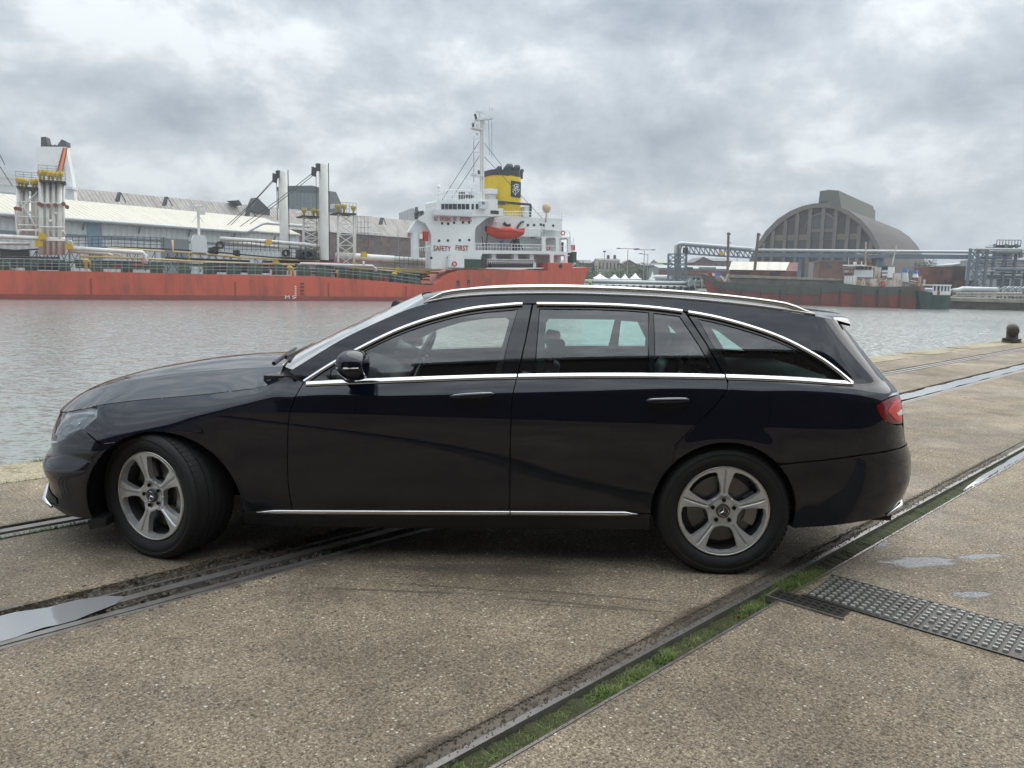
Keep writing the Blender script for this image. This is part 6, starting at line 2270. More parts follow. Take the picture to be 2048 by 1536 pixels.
jm.part(mb, 'bent_pipe', M_PIPE)
M_TENT = faded('tent_white', (0.78, 0.79, 0.77), (0.6, 0.6, 0.58))
FO = Frame((at(1250, 560, 185).x, 185), R(0))
tents = [(1188, 1202, 1222, 557, 546.5), (1222, 1232, 1244, 557, 548), (1244, 1253, 1262, 558, 547), (1262, 1274, 1284, 557, 545), (1301, 1309, 1311, 559, 541.5)]
for i, (xl, xc, xr_, yb, yt) in enumerate(tents):
    mb = MB()
    L_, Rr = FP(FO, xl, yb, 0), FP(FO, xr_, yb, 0)
    T_ = FP(FO, xc, yt, 3)
    zb_ = L_.z * .5
    n = 10
    vs = []
    for j in range(n + 1):
        f = j / n
        x = L_.x + (Rr.x - L_.x) * f
        pk = abs(f - (xc - xl) / (xr_ - xl)) * 1.6
        z = L_.z + (T_.z - L_.z) * max(0, 1 - pk) ** 1.8
        for (k, zz) in ((0, zb_ * 0), (0.2, L_.z), (3, z), (6, L_.z), (6.2, 0)):
            vs.append((x, k, zz))
    mb.add(vs, [(j * 5 + q, (j + 1) * 5 + q, (j + 1) * 5 + q + 1, j * 5 + q + 1) for j in range(n) for q in range(4)])
    mb.add([(L_.x, 0, 0), (L_.x, 3, (L_.z)), (L_.x, 6, 0), (Rr.x, 0, 0), (Rr.x, 3, L_.z), (Rr.x, 6, 0)], [(0, 1, 2), (3, 5, 4)])
    solo(FO, mb, 'tent', M_TENT, ['wide white peaked tent nearest the tanker stern', 'white peaked tent second from the tanker stern', 'narrow white peaked tent in the middle of the row', 'taller white tent fourth in the row', 'slim white spired tent standing apart on the right'][i], 'tent', group='white tents on the quay')
# boats/white clutter right of tents
cl_ = Th(FO, 'stacked_boats', 'pale upturned boats and clutter right of the spired tent', 'boats', 12, 0, 0)
random.seed(5)
for i in range(5):
    c = FP(FO, 1314 + i * 5, 556, 1)
    mb = MB().tube([(c.x - 1.2, 1, c.z), (c.x - .4, 1, c.z + .3), (c.x + .7, 1, c.z + .2), (c.x + 1.3, 1, c.z - .1)], [.15, .5, .5, .1], 6)
    cl_.part(mb, 'boat_hull', M_TENT, smooth=True)
for i in range(3):
    mb = MB()
    c = FP(FO, 1375 + i * 7, 560, 1)
    mb.box(c.x - .9, c.x + .9, 0, 2, 0, 2.0)
    cl_.part(mb, 'crate', M_CLAD)


def house(F, x0, x1, yt, yr, k, depth, m, rm, label, wins=0, name='house', rows=2, cat='house', gable=False):
    s0, z0 = F.S(x0, yt, k)
    s1, z1_ = F.S(x1, yt, k)
    zt_ = (z0 + z1_) / 2
    zr = F.S((x0 + x1) / 2, yr, k)[1]
    h = Th(F, name, label, cat, (s0 + s1) / 2, k + depth / 2, 0)
    if gable:
        h.part(MB().prism([(s0, 0), (s1, 0), (s1, zt_), ((s0 + s1) / 2, zr - .1), (s0, zt_)], lambda a, b, d: (a, d, b), k, k + depth), 'wall', m)
        mb = MB().add([(s0 - .3, k - .3, zt_), ((s0 + s1) / 2, k - .3, zr + .1), (s1 + .3, k - .3, zt_), (s0 - .3, k + depth, zt_), ((s0 + s1) / 2, k + depth, zr + .1), (s1 + .3, k + depth, zt_)], [(0, 1, 4, 3), (1, 2, 5, 4)])
    else:
        h.part(MB().prism([(k, 0), (k, zt_), (k + depth / 2, zr - .1), (k + depth, zt_), (k + depth, 0)], lambda a, b, d: (d, a, b), s0, s1), 'wall', m)
        mb = MB().add([(s0 - .2, k - .3, zt_), (s1 + .2, k - .3, zt_), (s1 + .2, k + depth / 2, zr), (s0 - .2, k + depth / 2, zr), (s0 - .2, k + depth + .3, zt_), (s1 + .2, k + depth + .3, zt_)], [(0, 1, 2, 3), (3, 2, 5, 4)])
    rf = h.part(mb, 'roof', rm)
    if wins:
        for r_ in range(rows):
            for i in range(wins):
                x = s0 + (s1 - s0) * (i + .5) / wins
                w = (s1 - s0) / wins * .22
                zz = zt_ * (0.78 - r_ * .42)
                h.part(MB().box(x - w, x + w, k - .12, k + .05, zz - zt_ * .13, zz + zt_ * .13), 'window', M_BAND)
                h.part(MB().box(x - w * 1.2, x + w * 1.2, k - .15, k + .05, zz - zt_ * .165, zz - zt_ * .135), 'sill', M_SWHITE2)
    return h, s0, s1, zt_, zr


FT3 = Frame((at(1250, 555, 320).x, 320), R(0))
M_STUC = faded('grey_stucco', (0.30, 0.30, 0.29))
M_REDD2 = brickm('town_brick', (0.17, 0.10, 0.08), (0.14, 0.085, 0.07), (0.15, 0.13, 0.12), 0.5)
house(FT3, 1158, 1184, 526, 519, 0, 14, M_REDD2, M_SLATE, 'dark roofed building just right of the tanker stern', 4)
h = house(FT3, 1196, 1240, 521, 516, -10, 16, mat('hotel_cream', (0.50, 0.45, 0.38), 0.8), M_SLATE, 'three storey cream fronted building with rows of windows beyond the tents', 6, rows=2, name='town_house', cat='building')
for px in (1217, 1230):
    h[0].part(fbox(MB(), FT3, px - 2, 510, px + 2, 519, -2, 0), 'chimney', M_REDD2)
house(FT3, 1183, 1197, 524, 522, 6, 12, M_STUC, M_SLATE, 'flat grey building between two larger ones beyond the tents', 2)
house(FT3, 1242, 1275, 530, 520, 4, 14, M_REDD2, M_SLATE, 'terrace with steep dark gable behind the first street lamp', 4, gable=True)
house(FT3, 1272, 1290, 534, 528, 2, 14, M_STUC, M_SLATE, 'low grey house behind the second street lamp', 2)
house(FT3, 1278, 1330, 531, 526, -20, 14, M_REDD2, M_SLATE, 'long low dark brick range left of the pipe bridge tower', 8, rows=1, name='terrace', cat='building')
house(FT3, 1316, 1345, 526, 518, 20, 20, M_STUC, faded('green_roof', (0.30, 0.34, 0.28)), 'building with pale green pitched roof behind the pipe bridge tower', 0)
h = house(FT3, 1389, 1425, 525, 514, 10, 20, M_REDD2, M_SLATE, 'brown brick gabled warehouse seen under the lattice bridge', 3, rows=1, gable=True, name='brick_warehouse', cat='warehouse')
h = house(FT3, 1425, 1466, 522, 515, 14, 20, brickm('pink_brick', (0.24, 0.18, 0.15), (0.2, 0.15, 0.13), (0.2, .18, .16), .5), M_SLATE, 'paler brick warehouse with low roof left of the foremast', 3, rows=1, name='brick_warehouse', cat='warehouse')
h, s0, s1, zt_, zr = house(FT3, 1318, 1466, 537, 530, -60, 20, mat('teal_wall', (0.25, 0.29, 0.28), 0.7), faded('pale_sheet', (0.36, 0.40, 0.41)), 'long low retail shed with pale roof and dark sign behind the bridge tower', 0, name='retail_shed', cat='shed')
h.part(fbox(MB(), FT3, 1370, 534, 1386, 539, -60.4, -60.05), 'sign_board', M_DSTEEL)
h.part(fbox(MB(), FT3, 1398, 534, 1432, 538, -60.4, -60.05), 'sign_board', M_RAILG)
h.part(fbox(MB(), FT3, 1318, 541, 1466, 550, -60.6, -60.06), 'lower_wall', M_BRICKR)
# street lamps
for i, (px, yt, yb, lbl) in enumerate(((1256, 499, 556, 'double armed street lamp behind the tents'), (1289, 501, 552, 'double armed street lamp left of the single armed one'), (1296, 508, 556, 'single armed street lamp beside the taller double one'),
                                       (1209, 503, 530, 'slim lamp post standing over the cream building'), (1475, 506, 545, 'lamp post right of the foremast'), (1240, 528, 556, 'short pole in front of the terrace gable'))):
    Y = 200 + 12 * i
    F_ = Frame((at(px, yt, Y).x, Y), 0)
    t_ = Th(F_, 'street_lamp', lbl, 'street lamp', 0, 0, 0, group='street lamps in the town')
    z = F_.S(px, yt, 0)[1]
    t_.part(MB().tube([(0, 0, 0), (0, 0, z)], [.16, .09], 6), 'pole', M_RAILG)
    mb = MB()
    if i in (0, 1):
        mb.bar((-2.4, 0, z + .2), (2.4, 0, z + .2), .12, .12)
        for s_ in (-1, 1):
            mb.box(s_ * 2.4 - .5, s_ * 2.4 + .5, -.2, .2, z + .12, z + .34)
    elif i == 2:
        mb.bar((-2.0, 0, z), (0, 0, z - .3), .12, .12)
        mb.box(-2.6, -1.7, -.2, .2, z - .05, z + .15)
    else:
        mb.box(-.4, .4, -.2, .2, z - .2, z + .2)
    t_.part(mb, 'lamp_head', M_DSTEEL)

# trees
M_LEAF = [mat('leaf_%s' % n_, c_, 0.6, noise=(1.2, 0.8, tuple(x * .45 for x in c_))) for n_, c_ in (('dark', (0.045, 0.075, 0.03)), ('mid', (0.07, 0.11, 0.04)), ('grey', (0.10, 0.125, 0.07)))]
M_BARK = faded('bark', (0.08, 0.06, 0.045))


def tree(px, yt, Y, w, label, mi, seed, z0=0):
    random.seed(seed)
    F_ = Frame((at(px, 560, Y).x, Y), 0)
    H = F_.S(px, yt, 0)[1]
    t_ = Th(F_, 'tree', label, 'tree', 0, 0, 0, group='trees beyond the far quay')
    mb = MB().tube([(0, 0, 0), (.1, 0, H * .35), (0, .1, H * .7)], [w * .07, w * .05, w * .02], 7)
    for i in range(6):
        a = random.uniform(0, 6.28)
        z = H * random.uniform(.25, .6)
        mb.tube([(0, 0, z), (math.cos(a) * w * .25, math.sin(a) * w * .25, z + H * .2)], [w * .025, w * .008], 5)
    t_.part(mb, 'trunk', M_BARK, smooth=True)
    mb = MB()
    cl = [(random.gauss(0, w * .22), random.gauss(0, w * .22), H * random.uniform(.3, .92), w * random.uniform(.12, .24)) for _ in range(26)]
    for i in range(2600):
        cx_, cy_, cz_, cr_ = random.choice(cl)
        d = Vector((random.gauss(0, 1), random.gauss(0, 1), random.gauss(0, 1))).normalized() * cr_ * random.uniform(.55, 1.08)
        p = Vector((cx_, cy_, cz_)) + d
        s_ = w * random.uniform(.012, .026)
        u = Vector((random.gauss(0, 1), random.gauss(0, 1), random.gauss(0, 1))).normalized()
        v = u.orthogonal().normalized()
        mb.add([p + u * s_, p + v * s_, p - u * s_ * .8, p - v * s_], [(0, 1, 2, 3)])
    t_.part(mb, 'crown', M_LEAF[mi])


tree(1843, 521, 190, 7, 'dark rounded tree at the foot of the vaulted hall', 0, 1)
tree(1853, 536, 168, 6, 'grey green bush between the hall and the dark brick building', 2, 2)
tree(1864, 538, 172, 5, 'smaller grey green bush touching the dark brick building', 2, 3)
tree(1262, 537, 300, 16, 'broad tree in front of the town terrace behind the tents', 1, 4)
tree(1287, 531, 305, 12, 'rounded tree between the two tall street lamps', 0, 5)
tree(1236, 541, 290, 12, 'low tree right of the cream building', 1, 6)
tree(1147, 516, 260, 8, 'tree peeping over the stern of the tanker', 0, 7)
tree(1168, 538, 250, 12, 'bushy tree right behind the tanker stern', 1, 8)
# hedge of far growth along the horizon
mb = MB()
random.seed(9)
for i in range(9000):
    px = random.uniform(1150, 1480)
    Y = random.uniform(330, 360)
    p = at(px, 560, Y)
    z = random.uniform(0, 5.5 + 2.5 * math.sin(px * .05) + 1.5 * math.sin(px * .21))
    u = Vector((random.gauss(0, 1), random.gauss(0, 1), random.gauss(0, 1))).normalized() * .8
    v = u.orthogonal().normalized() * .8
    c = Vector((p.x, Y, max(.3, z)))
    mb.add([c + u, c + v, c - u, c - v], [(0, 1, 2, 3)])
tag(mb.build('far_wood', M_LEAF[0]), 'far belt of trees behind the town', 'wood', kind='stuff')

# brick warehouse behind the photographer: seen in the paint and glass of the car
FZ = Frame((12.0, -1.0), R(180 + 6))
bw_ = Th(FZ, 'dockside_warehouse', 'dark brick dockside warehouse standing close behind the photographer', 'warehouse', 8, 5, 0)
M_SHB = brickm('sooty_brick', (0.060, 0.045, 0.042), (0.045, 0.036, 0.034), (0.055, 0.050, 0.048), 2.2)
for (x0, x1, h) in ((-14, 9.2, 7.6), (9.2, 14.5, 6.9), (14.5, 34, 6.1)):
    bw_.part(MB().box(x0, x1 - .01, 0, 12, 0, h), 'wall', M_SHB)
    bw_.part(MB().box(x0 - .05, x1 + .04, -.12, 12.1, h + .01, h + .22), 'coping', M_SLATE)
for i in range(8):
    x0 = -8 + i * 4.6
    bw_.part(MB().box(x0, x0 + 1.3, -.03, .02, 2.6, 4.2), 'window', M_BAND)
    bw_.part(MB().box(x0 - .1, x0 + 1.4, -.09, .02, 2.45, 2.59), 'sill', M_CONCD)
bw_.part(MB().box(15.6, 18.8, -.05, .02, 0, 3.2), 'door', mat('shed_door', (0.17, 0.19, 0.20), 0.7))

# ------------------------------------------------------------------ damp air over the dock
hz = MB().box(-1260, 1260, -200, 1260, -7.5, 46).build('haze', mat('haze_air', (1, 1, 1)))
hz['kind'] = 'stuff'
hm = MATS['haze_air']
hm.node_tree.nodes.clear()
ho = hm.node_tree.nodes.new('ShaderNodeOutputMaterial')
hv = hm.node_tree.nodes.new('ShaderNodeVolumePrincipled')
hv.inputs['Color'].default_value = (0.92, 0.95, 1.0, 1)
hv.inputs['Density'].default_value = 0.00046
hv.inputs['Anisotropy'].default_value = 0.2
hm.node_tree.links.new(hv.outputs[0], ho.inputs['Volume'])
# ================================================================== the car
def m_paint(t, b, o):
    f = t.noise(o, 900, 2, 0.5)
    dust = t.ramp(t.noise(o, 2.2, 6, 0.7), [(0.42, 0.0), (0.75, 1.0)])
    z = t.n('ShaderNodeSeparateXYZ', {0: o}).outputs[2]
    low = t.ramp(z, [(0.15, 0.55), (0.5, 0.12), (1.0, 0.05)])
    c = t.mix(t.math('MULTIPLY', dust, low), (0.0035, 0.0048, 0.0125), (0.022, 0.022, 0.026))
    t.t.links.new(c, b.inputs['Base Color'])
    t.t.links.new(t.math('MULTIPLY_ADD', t.math('MULTIPLY', dust, low), 0.20, 0.34), b.inputs['Roughness'])
    t.t.links.new(t.ramp(z, [(0.18, 0.20), (0.42, 0.10), (0.70, 0.03), (0.9, 0.015)]), b.inputs['Coat Roughness'])
    b.inputs['Coat IOR'].default_value = 1.56
    b.inputs['Specular IOR Level'].default_value = 0.0


M_PAINT = mat('obsidian_paint', (0.0065, 0.008, 0.014), 0.10, 0, 0.5, 1.0, build=m_paint)
M_GLOSSB = mat('gloss_black_trim', (0.006, 0.006, 0.007), 0.06, 0, 0.5, 0.5)
M_BLACK = mat('black_plastic', (0.012, 0.012, 0.013), 0.55)
M_VOID = mat('underbody_black', (0.004, 0.004, 0.004), 0.9, spec=0.1)
M_CHROME = mat('polished_alu', (0.70, 0.70, 0.70), 0.15, 1.0)
M_RAIL = mat('satin_rail', (0.62, 0.61, 0.58), 0.22, 1.0)
M_ALLOY = mat('wheel_alloy', (0.66, 0.67, 0.68), 0.32, 0.55, noise=(30, 0.2))
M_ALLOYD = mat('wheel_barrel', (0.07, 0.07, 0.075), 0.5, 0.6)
M_RUBBER = mat('tyre_rubber', (0.009, 0.009, 0.010), 0.7, noise=(9, 0.5, (0.017, 0.016, 0.015)), bump=(120, 0.0008))
M_DISC = mat('brake_disc', (0.15, 0.15, 0.15), 0.35, 1.0)
M_LEATHER = mat('black_leather', (0.035, 0.036, 0.038), 0.42)
M_CLOTH = mat('interior_lining', (0.03, 0.031, 0.033), 0.8)
M_RED = mat('red_lamp', (0.75, 0.012, 0.015), 0.12, coat=0.35)
M_REDD = mat('dark_red_lamp', (0.20, 0.004, 0.006), 0.12, coat=0.35)
M_SILV = mat('lamp_reflector', (0.78, 0.80, 0.82), 0.12, 1.0)
M_WHITEP = mat('lamp_white', (0.85, 0.86, 0.86), 0.2, coat=1.0)


def glass_mat(name, tint, refl=1.0):
    m = bpy.data.materials.new(name)
    m.use_nodes = True
    t = NT(m.node_tree)
    m.node_tree.nodes.clear()
    out = m.node_tree.nodes.new('ShaderNodeOutputMaterial')
    tr = t.n('ShaderNodeBsdfTransparent', {'Color': (*tint, 1)})
    gl = t.n('ShaderNodeBsdfGlossy', {'Color': (1, 1, 1, 1), 'Roughness': 0.01})
    fr = t.n('ShaderNodeFresnel', {'IOR': 1.52})
    f = t.math('MULTIPLY', fr.outputs[0], 2.1 * refl)
    mx = t.n('ShaderNodeMixShader', {0: f, 1: tr.outputs[0], 2: gl.outputs[0]})
    m.node_tree.links.new(mx.outputs[0], out.inputs[0])
    MATS[name] = m
    return m


G_FRONT = glass_mat('window_glass', (0.90, 0.97, 0.94))
G_REAR = glass_mat('privacy_glass', (0.72, 0.92, 0.87))
G_CARGO = glass_mat('cargo_glass', (0.70, 0.90, 0.85))
G_LAMP = glass_mat('lamp_glass', (0.93, 0.95, 0.97), 0.45)

CAR_O = Vector((-1.855, 3.8411, 0))
CAR_RZ = -0.02663
_c, _s = math.cos(CAR_RZ), math.sin(CAR_RZ)
CAR = Vector((CAR_O.x - 0.926 * _s, CAR_O.y + 0.926 * _c, 0))
car = thing('estate_car', 'black five door estate car parked on the quay with its front wheel turned', 'car', CAR, CAR_RZ)

# --- side surface -------------------------------------------------
X0F, X0R = -0.15, 3.35
XF = [(0.10, -0.74), (0.17, -0.80), (0.20, -0.845), (0.25, -0.84), (0.32, -0.815), (0.40, -0.85), (0.46, -0.845),
      (0.55, -0.83), (0.62, -0.835), (0.69, -0.84), (0.80, -0.80)]
XR = [(0.20, 3.90), (0.28, 4.00), (0.366, 4.045), (0.43, 4.068), (0.52, 4.072), (0.59, 4.061), (0.686, 4.018), (0.765, 4.003),
      (0.85, 3.985), (0.93, 3.955), (1.02, 3.868), (1.143, 3.757), (1.281, 3.64), (1.36, 3.58)]
ZB = [(-0.9, 0.90), (0.7, 0.925), (0.8, 0.932), (1.165, 0.955), (1.87, 0.993), (2.5, 1.012), (2.9, 1.015), (3.3, 1.008),
      (3.53, 0.997), (4.1, 0.98)]
ZC1 = [(-0.9, 0.50), (-0.5, 0.50), (0.0, 0.61), (0.3, 0.735), (0.6, 0.83), (0.75, 0.862), (1.3, 0.880), (1.87, 0.902),
       (2.9, 0.950), (3.3, 0.93), (3.7, 0.88), (4.1, 0.84)]
WL = [(0.10, 0.80), (0.16, 0.835), (0.22, 0.868), (0.30, 0.892), (0.40, 0.908), (0.55, 0.920), (0.70, 0.926), (0.82, 0.924),
      (0.95, 0.917)]
ZTOP = [(-0.9, 0.69), (-0.72, 0.690), (-0.62, 0.702), (-0.507, 0.728), (-0.39, 0.760), (-0.18, 0.799), (0.02, 0.825), (0.232, 0.850),
        (0.443, 0.880), (0.6, 0.912), (0.69, 0.950), (0.80, 0.985)]


def plan(x, z):
    if x < X0F:
        L = X0F - interp(XF, z)
        n = 2.1 + 0.5 * (1 - sstep(0.42, 0.52, z))
        t = min(1.0, (X0F - x) / L)
        return max(0.0, 1 - t ** n) ** (1 / n)
    if x > X0R:
        L = interp(XR, z) - X0R
        t = min(1.0, (x - X0R) / L)
        n = 3.0 if z < 1.0 else 3.0
        return max(0.0, 1 - t ** n) ** (1 / n)
    return 1.0


def ytop(x):
    a = 0.77 * plan(x, 0.69)
    return a + sstep(-0.15, 0.25, x) * 0.035 + sstep(0.3, 0.8, x) * 0.05


def ztop(x):
    return interp(ZTOP, x)


def halfw(x, z):
    """half width of the body at station x, height z"""
    pl = plan(x, z)
    fr = 1 - sstep(0.55, 0.80, x)                       # 1 = wing, 0 = doors and behind
    z1 = interp(ZC1, x)
    zt_d = interp(ZB, x)
    zt = zt_d + (ztop(x) - zt_d) * fr
    yt = (0.862 * plan(x, min(z, zt))) * (1 - fr) + ytop(x) * fr
    if z <= z1:
        return interp(WL, z) * pl
    yb = interp(WL, z1) * plan(x, z1) if x < 1 else interp(WL, z1) * pl
    if z <= zt:
        p = 1.2 + 1.0 * fr + 0.8 * sstep(3.0, 3.5, x)
        q = (z - z1) / max(1e-4, zt - z1)
        return yt + (yb - yt) * max(0.0, 1 - q ** p)
    d = z - zt
    if x > 1:
        yt = 0.862 * pl
    return max(0.0, yt - (0.40 * d + 0.42 * d * d) * (pl if x > 1 else 1))


def u2x(u, z):
    if u < X0F:
        L = X0F - interp(XF, z)
        return X0F - L * math.sin(min(PI / 2, (X0F - u) / L))
    if u > X0R:
        L = interp(XR, z) - X0R
        return X0R + L * math.sin(min(PI / 2, (u - X0R) / L))
    return u


def x2u(x, z):
    if x < X0F:
        L = X0F - interp(XF, z)
        return X0F - L * math.asin(min(1, (X0F - x) / L))
    if x > X0R:
        L = interp(XR, z) - X0R
        return X0R + L * math.asin(min(1, (x - X0R) / L))
    return x


def uend(z, front):
    return X0F - (X0F - interp(XF, z)) * PI / 2 if front else X0R + (interp(XR, z) - X0R) * PI / 2


def ue(z0, z1, front, n=10):
    return [(uend(z0 + (z1 - z0) * i / n, front) + (-0.008 if front else 0.008), z0 + (z1 - z0) * i / n) for i in range(n + 1)]


ARF = (0.070, 0.262, 0.412)     # wheel arch: x, z, radius
ARR = (2.932, 0.330, 0.362)


def S(u, z, off=0.0):
    x = u2x(u, z)
    y = halfw(x, z)
    # rolled lip round the wheel arches
    for (ax, az, ar) in (ARF, ARR):
        r = math.hypot(x - ax, z - az)
        if z > 0.2 and r < ar + 0.10:
            k = 1 - sstep(ar + 0.0, ar + 0.10, r)
            y += 0.0045 * k
    return Vector((x, -(y - off), z))


def pip(x, y, poly):
    c = False
    j = len(poly) - 1
    for i in range(len(poly)):
        xi, yi = poly[i]
        xj, yj = poly[j]
        if (yi > y) != (yj > y) and x < (xj - xi) * (y - yi) / (yj - yi) + xi:
            c = not c
        j = i
    return c


def resample(poly, step):
    out = []
    n = len(poly)
    for i in range(n):
        a, b = Vector(poly[i]), Vector(poly[(i + 1) % n])
        k = max(1, int(math.ceil((b - a).length / step)))
        for j in range(k):
            out.append(a + (b - a) * (j / k))
    return out


def inset(poly, d):
    n = len(poly)
    area = sum(poly[i][0] * poly[(i + 1) % n][1] - poly[(i + 1) % n][0] * poly[i][1] for i in range(n))
    sg = 1 if area > 0 else -1
    out = []
    for i in range(n):
        p, a, b = Vector(poly[i]), Vector(poly[i - 1]), Vector(poly[(i + 1) % n])
        e1, e2 = (p - a), (b - p)
        if e1.length < 1e-9 or e2.length < 1e-9:
            out.append(p)
            continue
        e1.normalize()
        e2.normalize()
        nn = Vector((-(e1.y + e2.y), e1.x + e2.x))
        if nn.length < 1e-6:
            out.append(p)
            continue
        nn.normalize()
        out.append(p + nn * (d * sg))
    return out


def tri_region(poly, holes, step, lines=()):
    bnd = resample(poly, step * 0.7)
    rings = [bnd] + [resample(h, step * 0.7) for h in holes]
    verts, edges = [], []
    for rg in rings:
        o = len(verts)
        verts += [Vector((p[0], p[1])) for p in rg]
        edges += [(o + i, o + (i + 1) % len(rg)) for i in range(len(rg))]
    segs = list(verts)
    bt_ = [(q[0], q[1]) for q in bnd]
    for ln in lines:
        prev_ = None
        for p in ln:
            ok = pip(p[0], p[1], bt_) and min((q[0] - p[0]) ** 2 + (q[1] - p[1]) ** 2 for q in segs[:len(bnd)]) > (step * 0.3) ** 2
            if ok:
                verts.append(Vector((p[0], p[1])))
                segs.append(verts[-1])
                if prev_ is not None:
                    edges.append((prev_, len(verts) - 1))
                prev_ = len(verts) - 1
            else:
                prev_ = None
    xs = [p[0] for p in bnd]
    ys = [p[1] for p in bnd]
    cell = {}
    for p in segs:
        cell.setdefault((int(p[0] // step), int(p[1] // step)), []).append(p)
    polys = [[(p[0], p[1]) for p in r] for r in rings]
    nx = int((max(xs) - min(xs)) / step) + 1
    ny = int((max(ys) - min(ys)) / step) + 1
    for i in range(nx + 1):
        for j in range(ny + 1):
            x = min(xs) + (i + (0.5 if j % 2 else 0)) * step
            y = min(ys) + j * step
            if not pip(x, y, polys[0]) or any(pip(x, y, h) for h in polys[1:]):
                continue
            ci, cj = int(x // step), int(y // step)
            near = False
            for a in (-1, 0, 1):
                for b in (-1, 0, 1):
                    for q in cell.get((ci + a, cj + b), ()):
                        if (q[0] - x) ** 2 + (q[1] - y) ** 2 < (step * 0.55) ** 2:
                            near = True
            if not near:
                verts.append(Vector((x, y)))
    r = delaunay_2d_cdt(verts, edges, [], 0, 1e-6)
    vo, fo = r[0], r[2]
    fs = []
    for f in fo:
        cx = sum(vo[i][0] for i in f) / 3
        cy = sum(vo[i][1] for i in f) / 3
        if pip(cx, cy, polys[0]) and not any(pip(cx, cy, h) for h in polys[1:]):
            a, b, c = (vo[i] for i in f)
            if (b - a).cross(c - a) < 0:
                f = f[::-1]
            fs.append(tuple(f))
    return vo, fs


def panel(name, poly, m, parent, surf=S, holes=(), step=0.03, gap=0.0025, flange=0.014, off=0.0, sides=(1, -1), label=None, lines=()):
    """one body panel: a region of the side view laid on the body surface, with returned edges"""
    poly = [tuple(p) for p in resample(poly, step * 0.7)]
    poly = inset(poly, gap)
    hs = [inset([tuple(q) for q in resample(h, step * 0.7)], -gap) for h in holes]
    vo, fs = tri_region(poly, hs, step, lines)
    pts, nrm = [], []
    e = 0.004
    for v in vo:
        p = surf(v[0], v[1])
        du = surf(v[0] + e, v[1]) - surf(v[0] - e, v[1])
        dv = surf(v[0], v[1] + e) - surf(v[0], v[1] - e)
        n = du.cross(dv)
        n = n.normalized() if n.length > 1e-12 else Vector((0, -1, 0))
        pts.append(p - n * off)
        nrm.append(n)
    cnt = {}
    for f in fs:
        for i in range(3):
            a, b = f[i], f[(i + 1) % 3]
            cnt[(a, b)] = cnt.get((a, b), 0) + 1
    be = [(a, b) for (a, b) in cnt if (b, a) not in cnt]
    res = []
    for sd in sides:
        vs = [Vector((p.x, p.y * sd, p.z)) for p in pts]
        ns = [Vector((n.x, n.y * sd, n.z)) for n in nrm]
        F = [f if sd == 1 else f[::-1] for f in fs]
        if flange:
            mp = {}

            def dup(i, inner):
                k = (i, inner)
                if k not in mp:
                    mp[k] = len(vs)
                    vs.append(vs[i] - ns[i] * (flange if inner else 0))
                    ns.append(None)
                return mp[k]
            for (a, b) in be:
                q = (dup(a, 0), dup(a, 1), dup(b, 1), dup(b, 0))
                F.append(q if sd == 1 else q[::-1])
                d = (vs[b] - vs[a]).normalized()
                nn = d.cross(ns[a]) if sd == 1 else ns[a].cross(d)
                for qi in q:
                    ns[qi] = nn if ns[qi] is None else ns[qi] + nn
        me = bpy.data.meshes.new(name)
        me.from_pydata([tuple(v) for v in vs], [], F)
        me.materials.append(m)
        me.polygons.foreach_set('use_smooth', [True] * len(me.polygons))
        me.normals_split_custom_set_from_vertices([tuple((n or Vector((0, 0, 1))).normalized()) for n in ns])
        me.update()
        o = link(name, me, parent)
        if label:
            o['label'] = label
        res.append(o)
    return res


def U(pts):
    return [(x2u(x, z), z) for x, z in pts]


def arch_pts(a, t0, t1, n=22):
    return [(a[0] + a[2] * math.cos(R(t0 + (t1 - t0) * i / n)), a[1] + a[2] * math.sin(R(t0 + (t1 - t0) * i / n))) for i in range(n + 1)]


def C2(pts, step=0.03):
    return [(p[0], p[1]) for p in curve([(a, b, 0) for a, b in pts], step)]


CHR = C2([(0.80, 0.940), (0.90, 1.008), (1.03, 1.087), (1.175, 1.165), (1.30, 1.222), (1.448, 1.273), (1.626, 1.318), (1.80, 1.340), (1.945, 1.350),
          (2.296, 1.353), (2.52, 1.346), (2.719, 1.328), (2.939, 1.290), (3.189, 1.215), (3.38, 1.120), (3.48, 1.050), (3.545, 0.997)])
LF = C2([(0.795, 0.93), (0.755, 0.82), (0.735, 0.725), (0.724, 0.44), (0.735, 0.270)])
LM = C2([(1.948, 1.350), (1.915, 1.17), (1.881, 0.994), (1.858, 0.88), (1.853, 0.60), (1.857, 0.290)])
LR = C2([(2.735, 1.326), (2.83, 1.17), (2.915, 1.016), (2.915, 0.955), (2.862, 0.876), (2.766, 0.775), (2.673, 0.671)])
EDGE = C2([(0.715, 0.985), (0.83, 1.062), (0.99, 1.163), (1.19, 1.262), (1.33, 1.320), (1.48, 1.358), (1.66, 1.380), (1.9, 1.393), (2.2, 1.398),
           (2.6, 1.390), (2.95, 1.368), (3.24, 1.338), (3.42, 1.312), (3.50, 1.298)])
SILLZ = lambda x: 0.262 + (x - 0.55) * 0.0235


def above(tab, x0, x1):
    return [p for p in tab if x0 <= p[0] <= x1]


def zb(x):
    return interp(ZB, x)


def belt_pts(x0, x1, n=14):
    return [(x0 + (x1 - x0) * i / n, zb(x0 + (x1 - x0) * i / n)) for i in range(n + 1)]


CREASE = [(0.02 * i - 0.1, interp(ZC1, 0.02 * i - 0.1)) for i in range(176)]
CRL = [[(x_, z_ + d_) for x_, z_ in CREASE if x_ > 0.45] for d_ in (0.008, 0.017, 0.026, 0.036, 0.047, 0.058)]
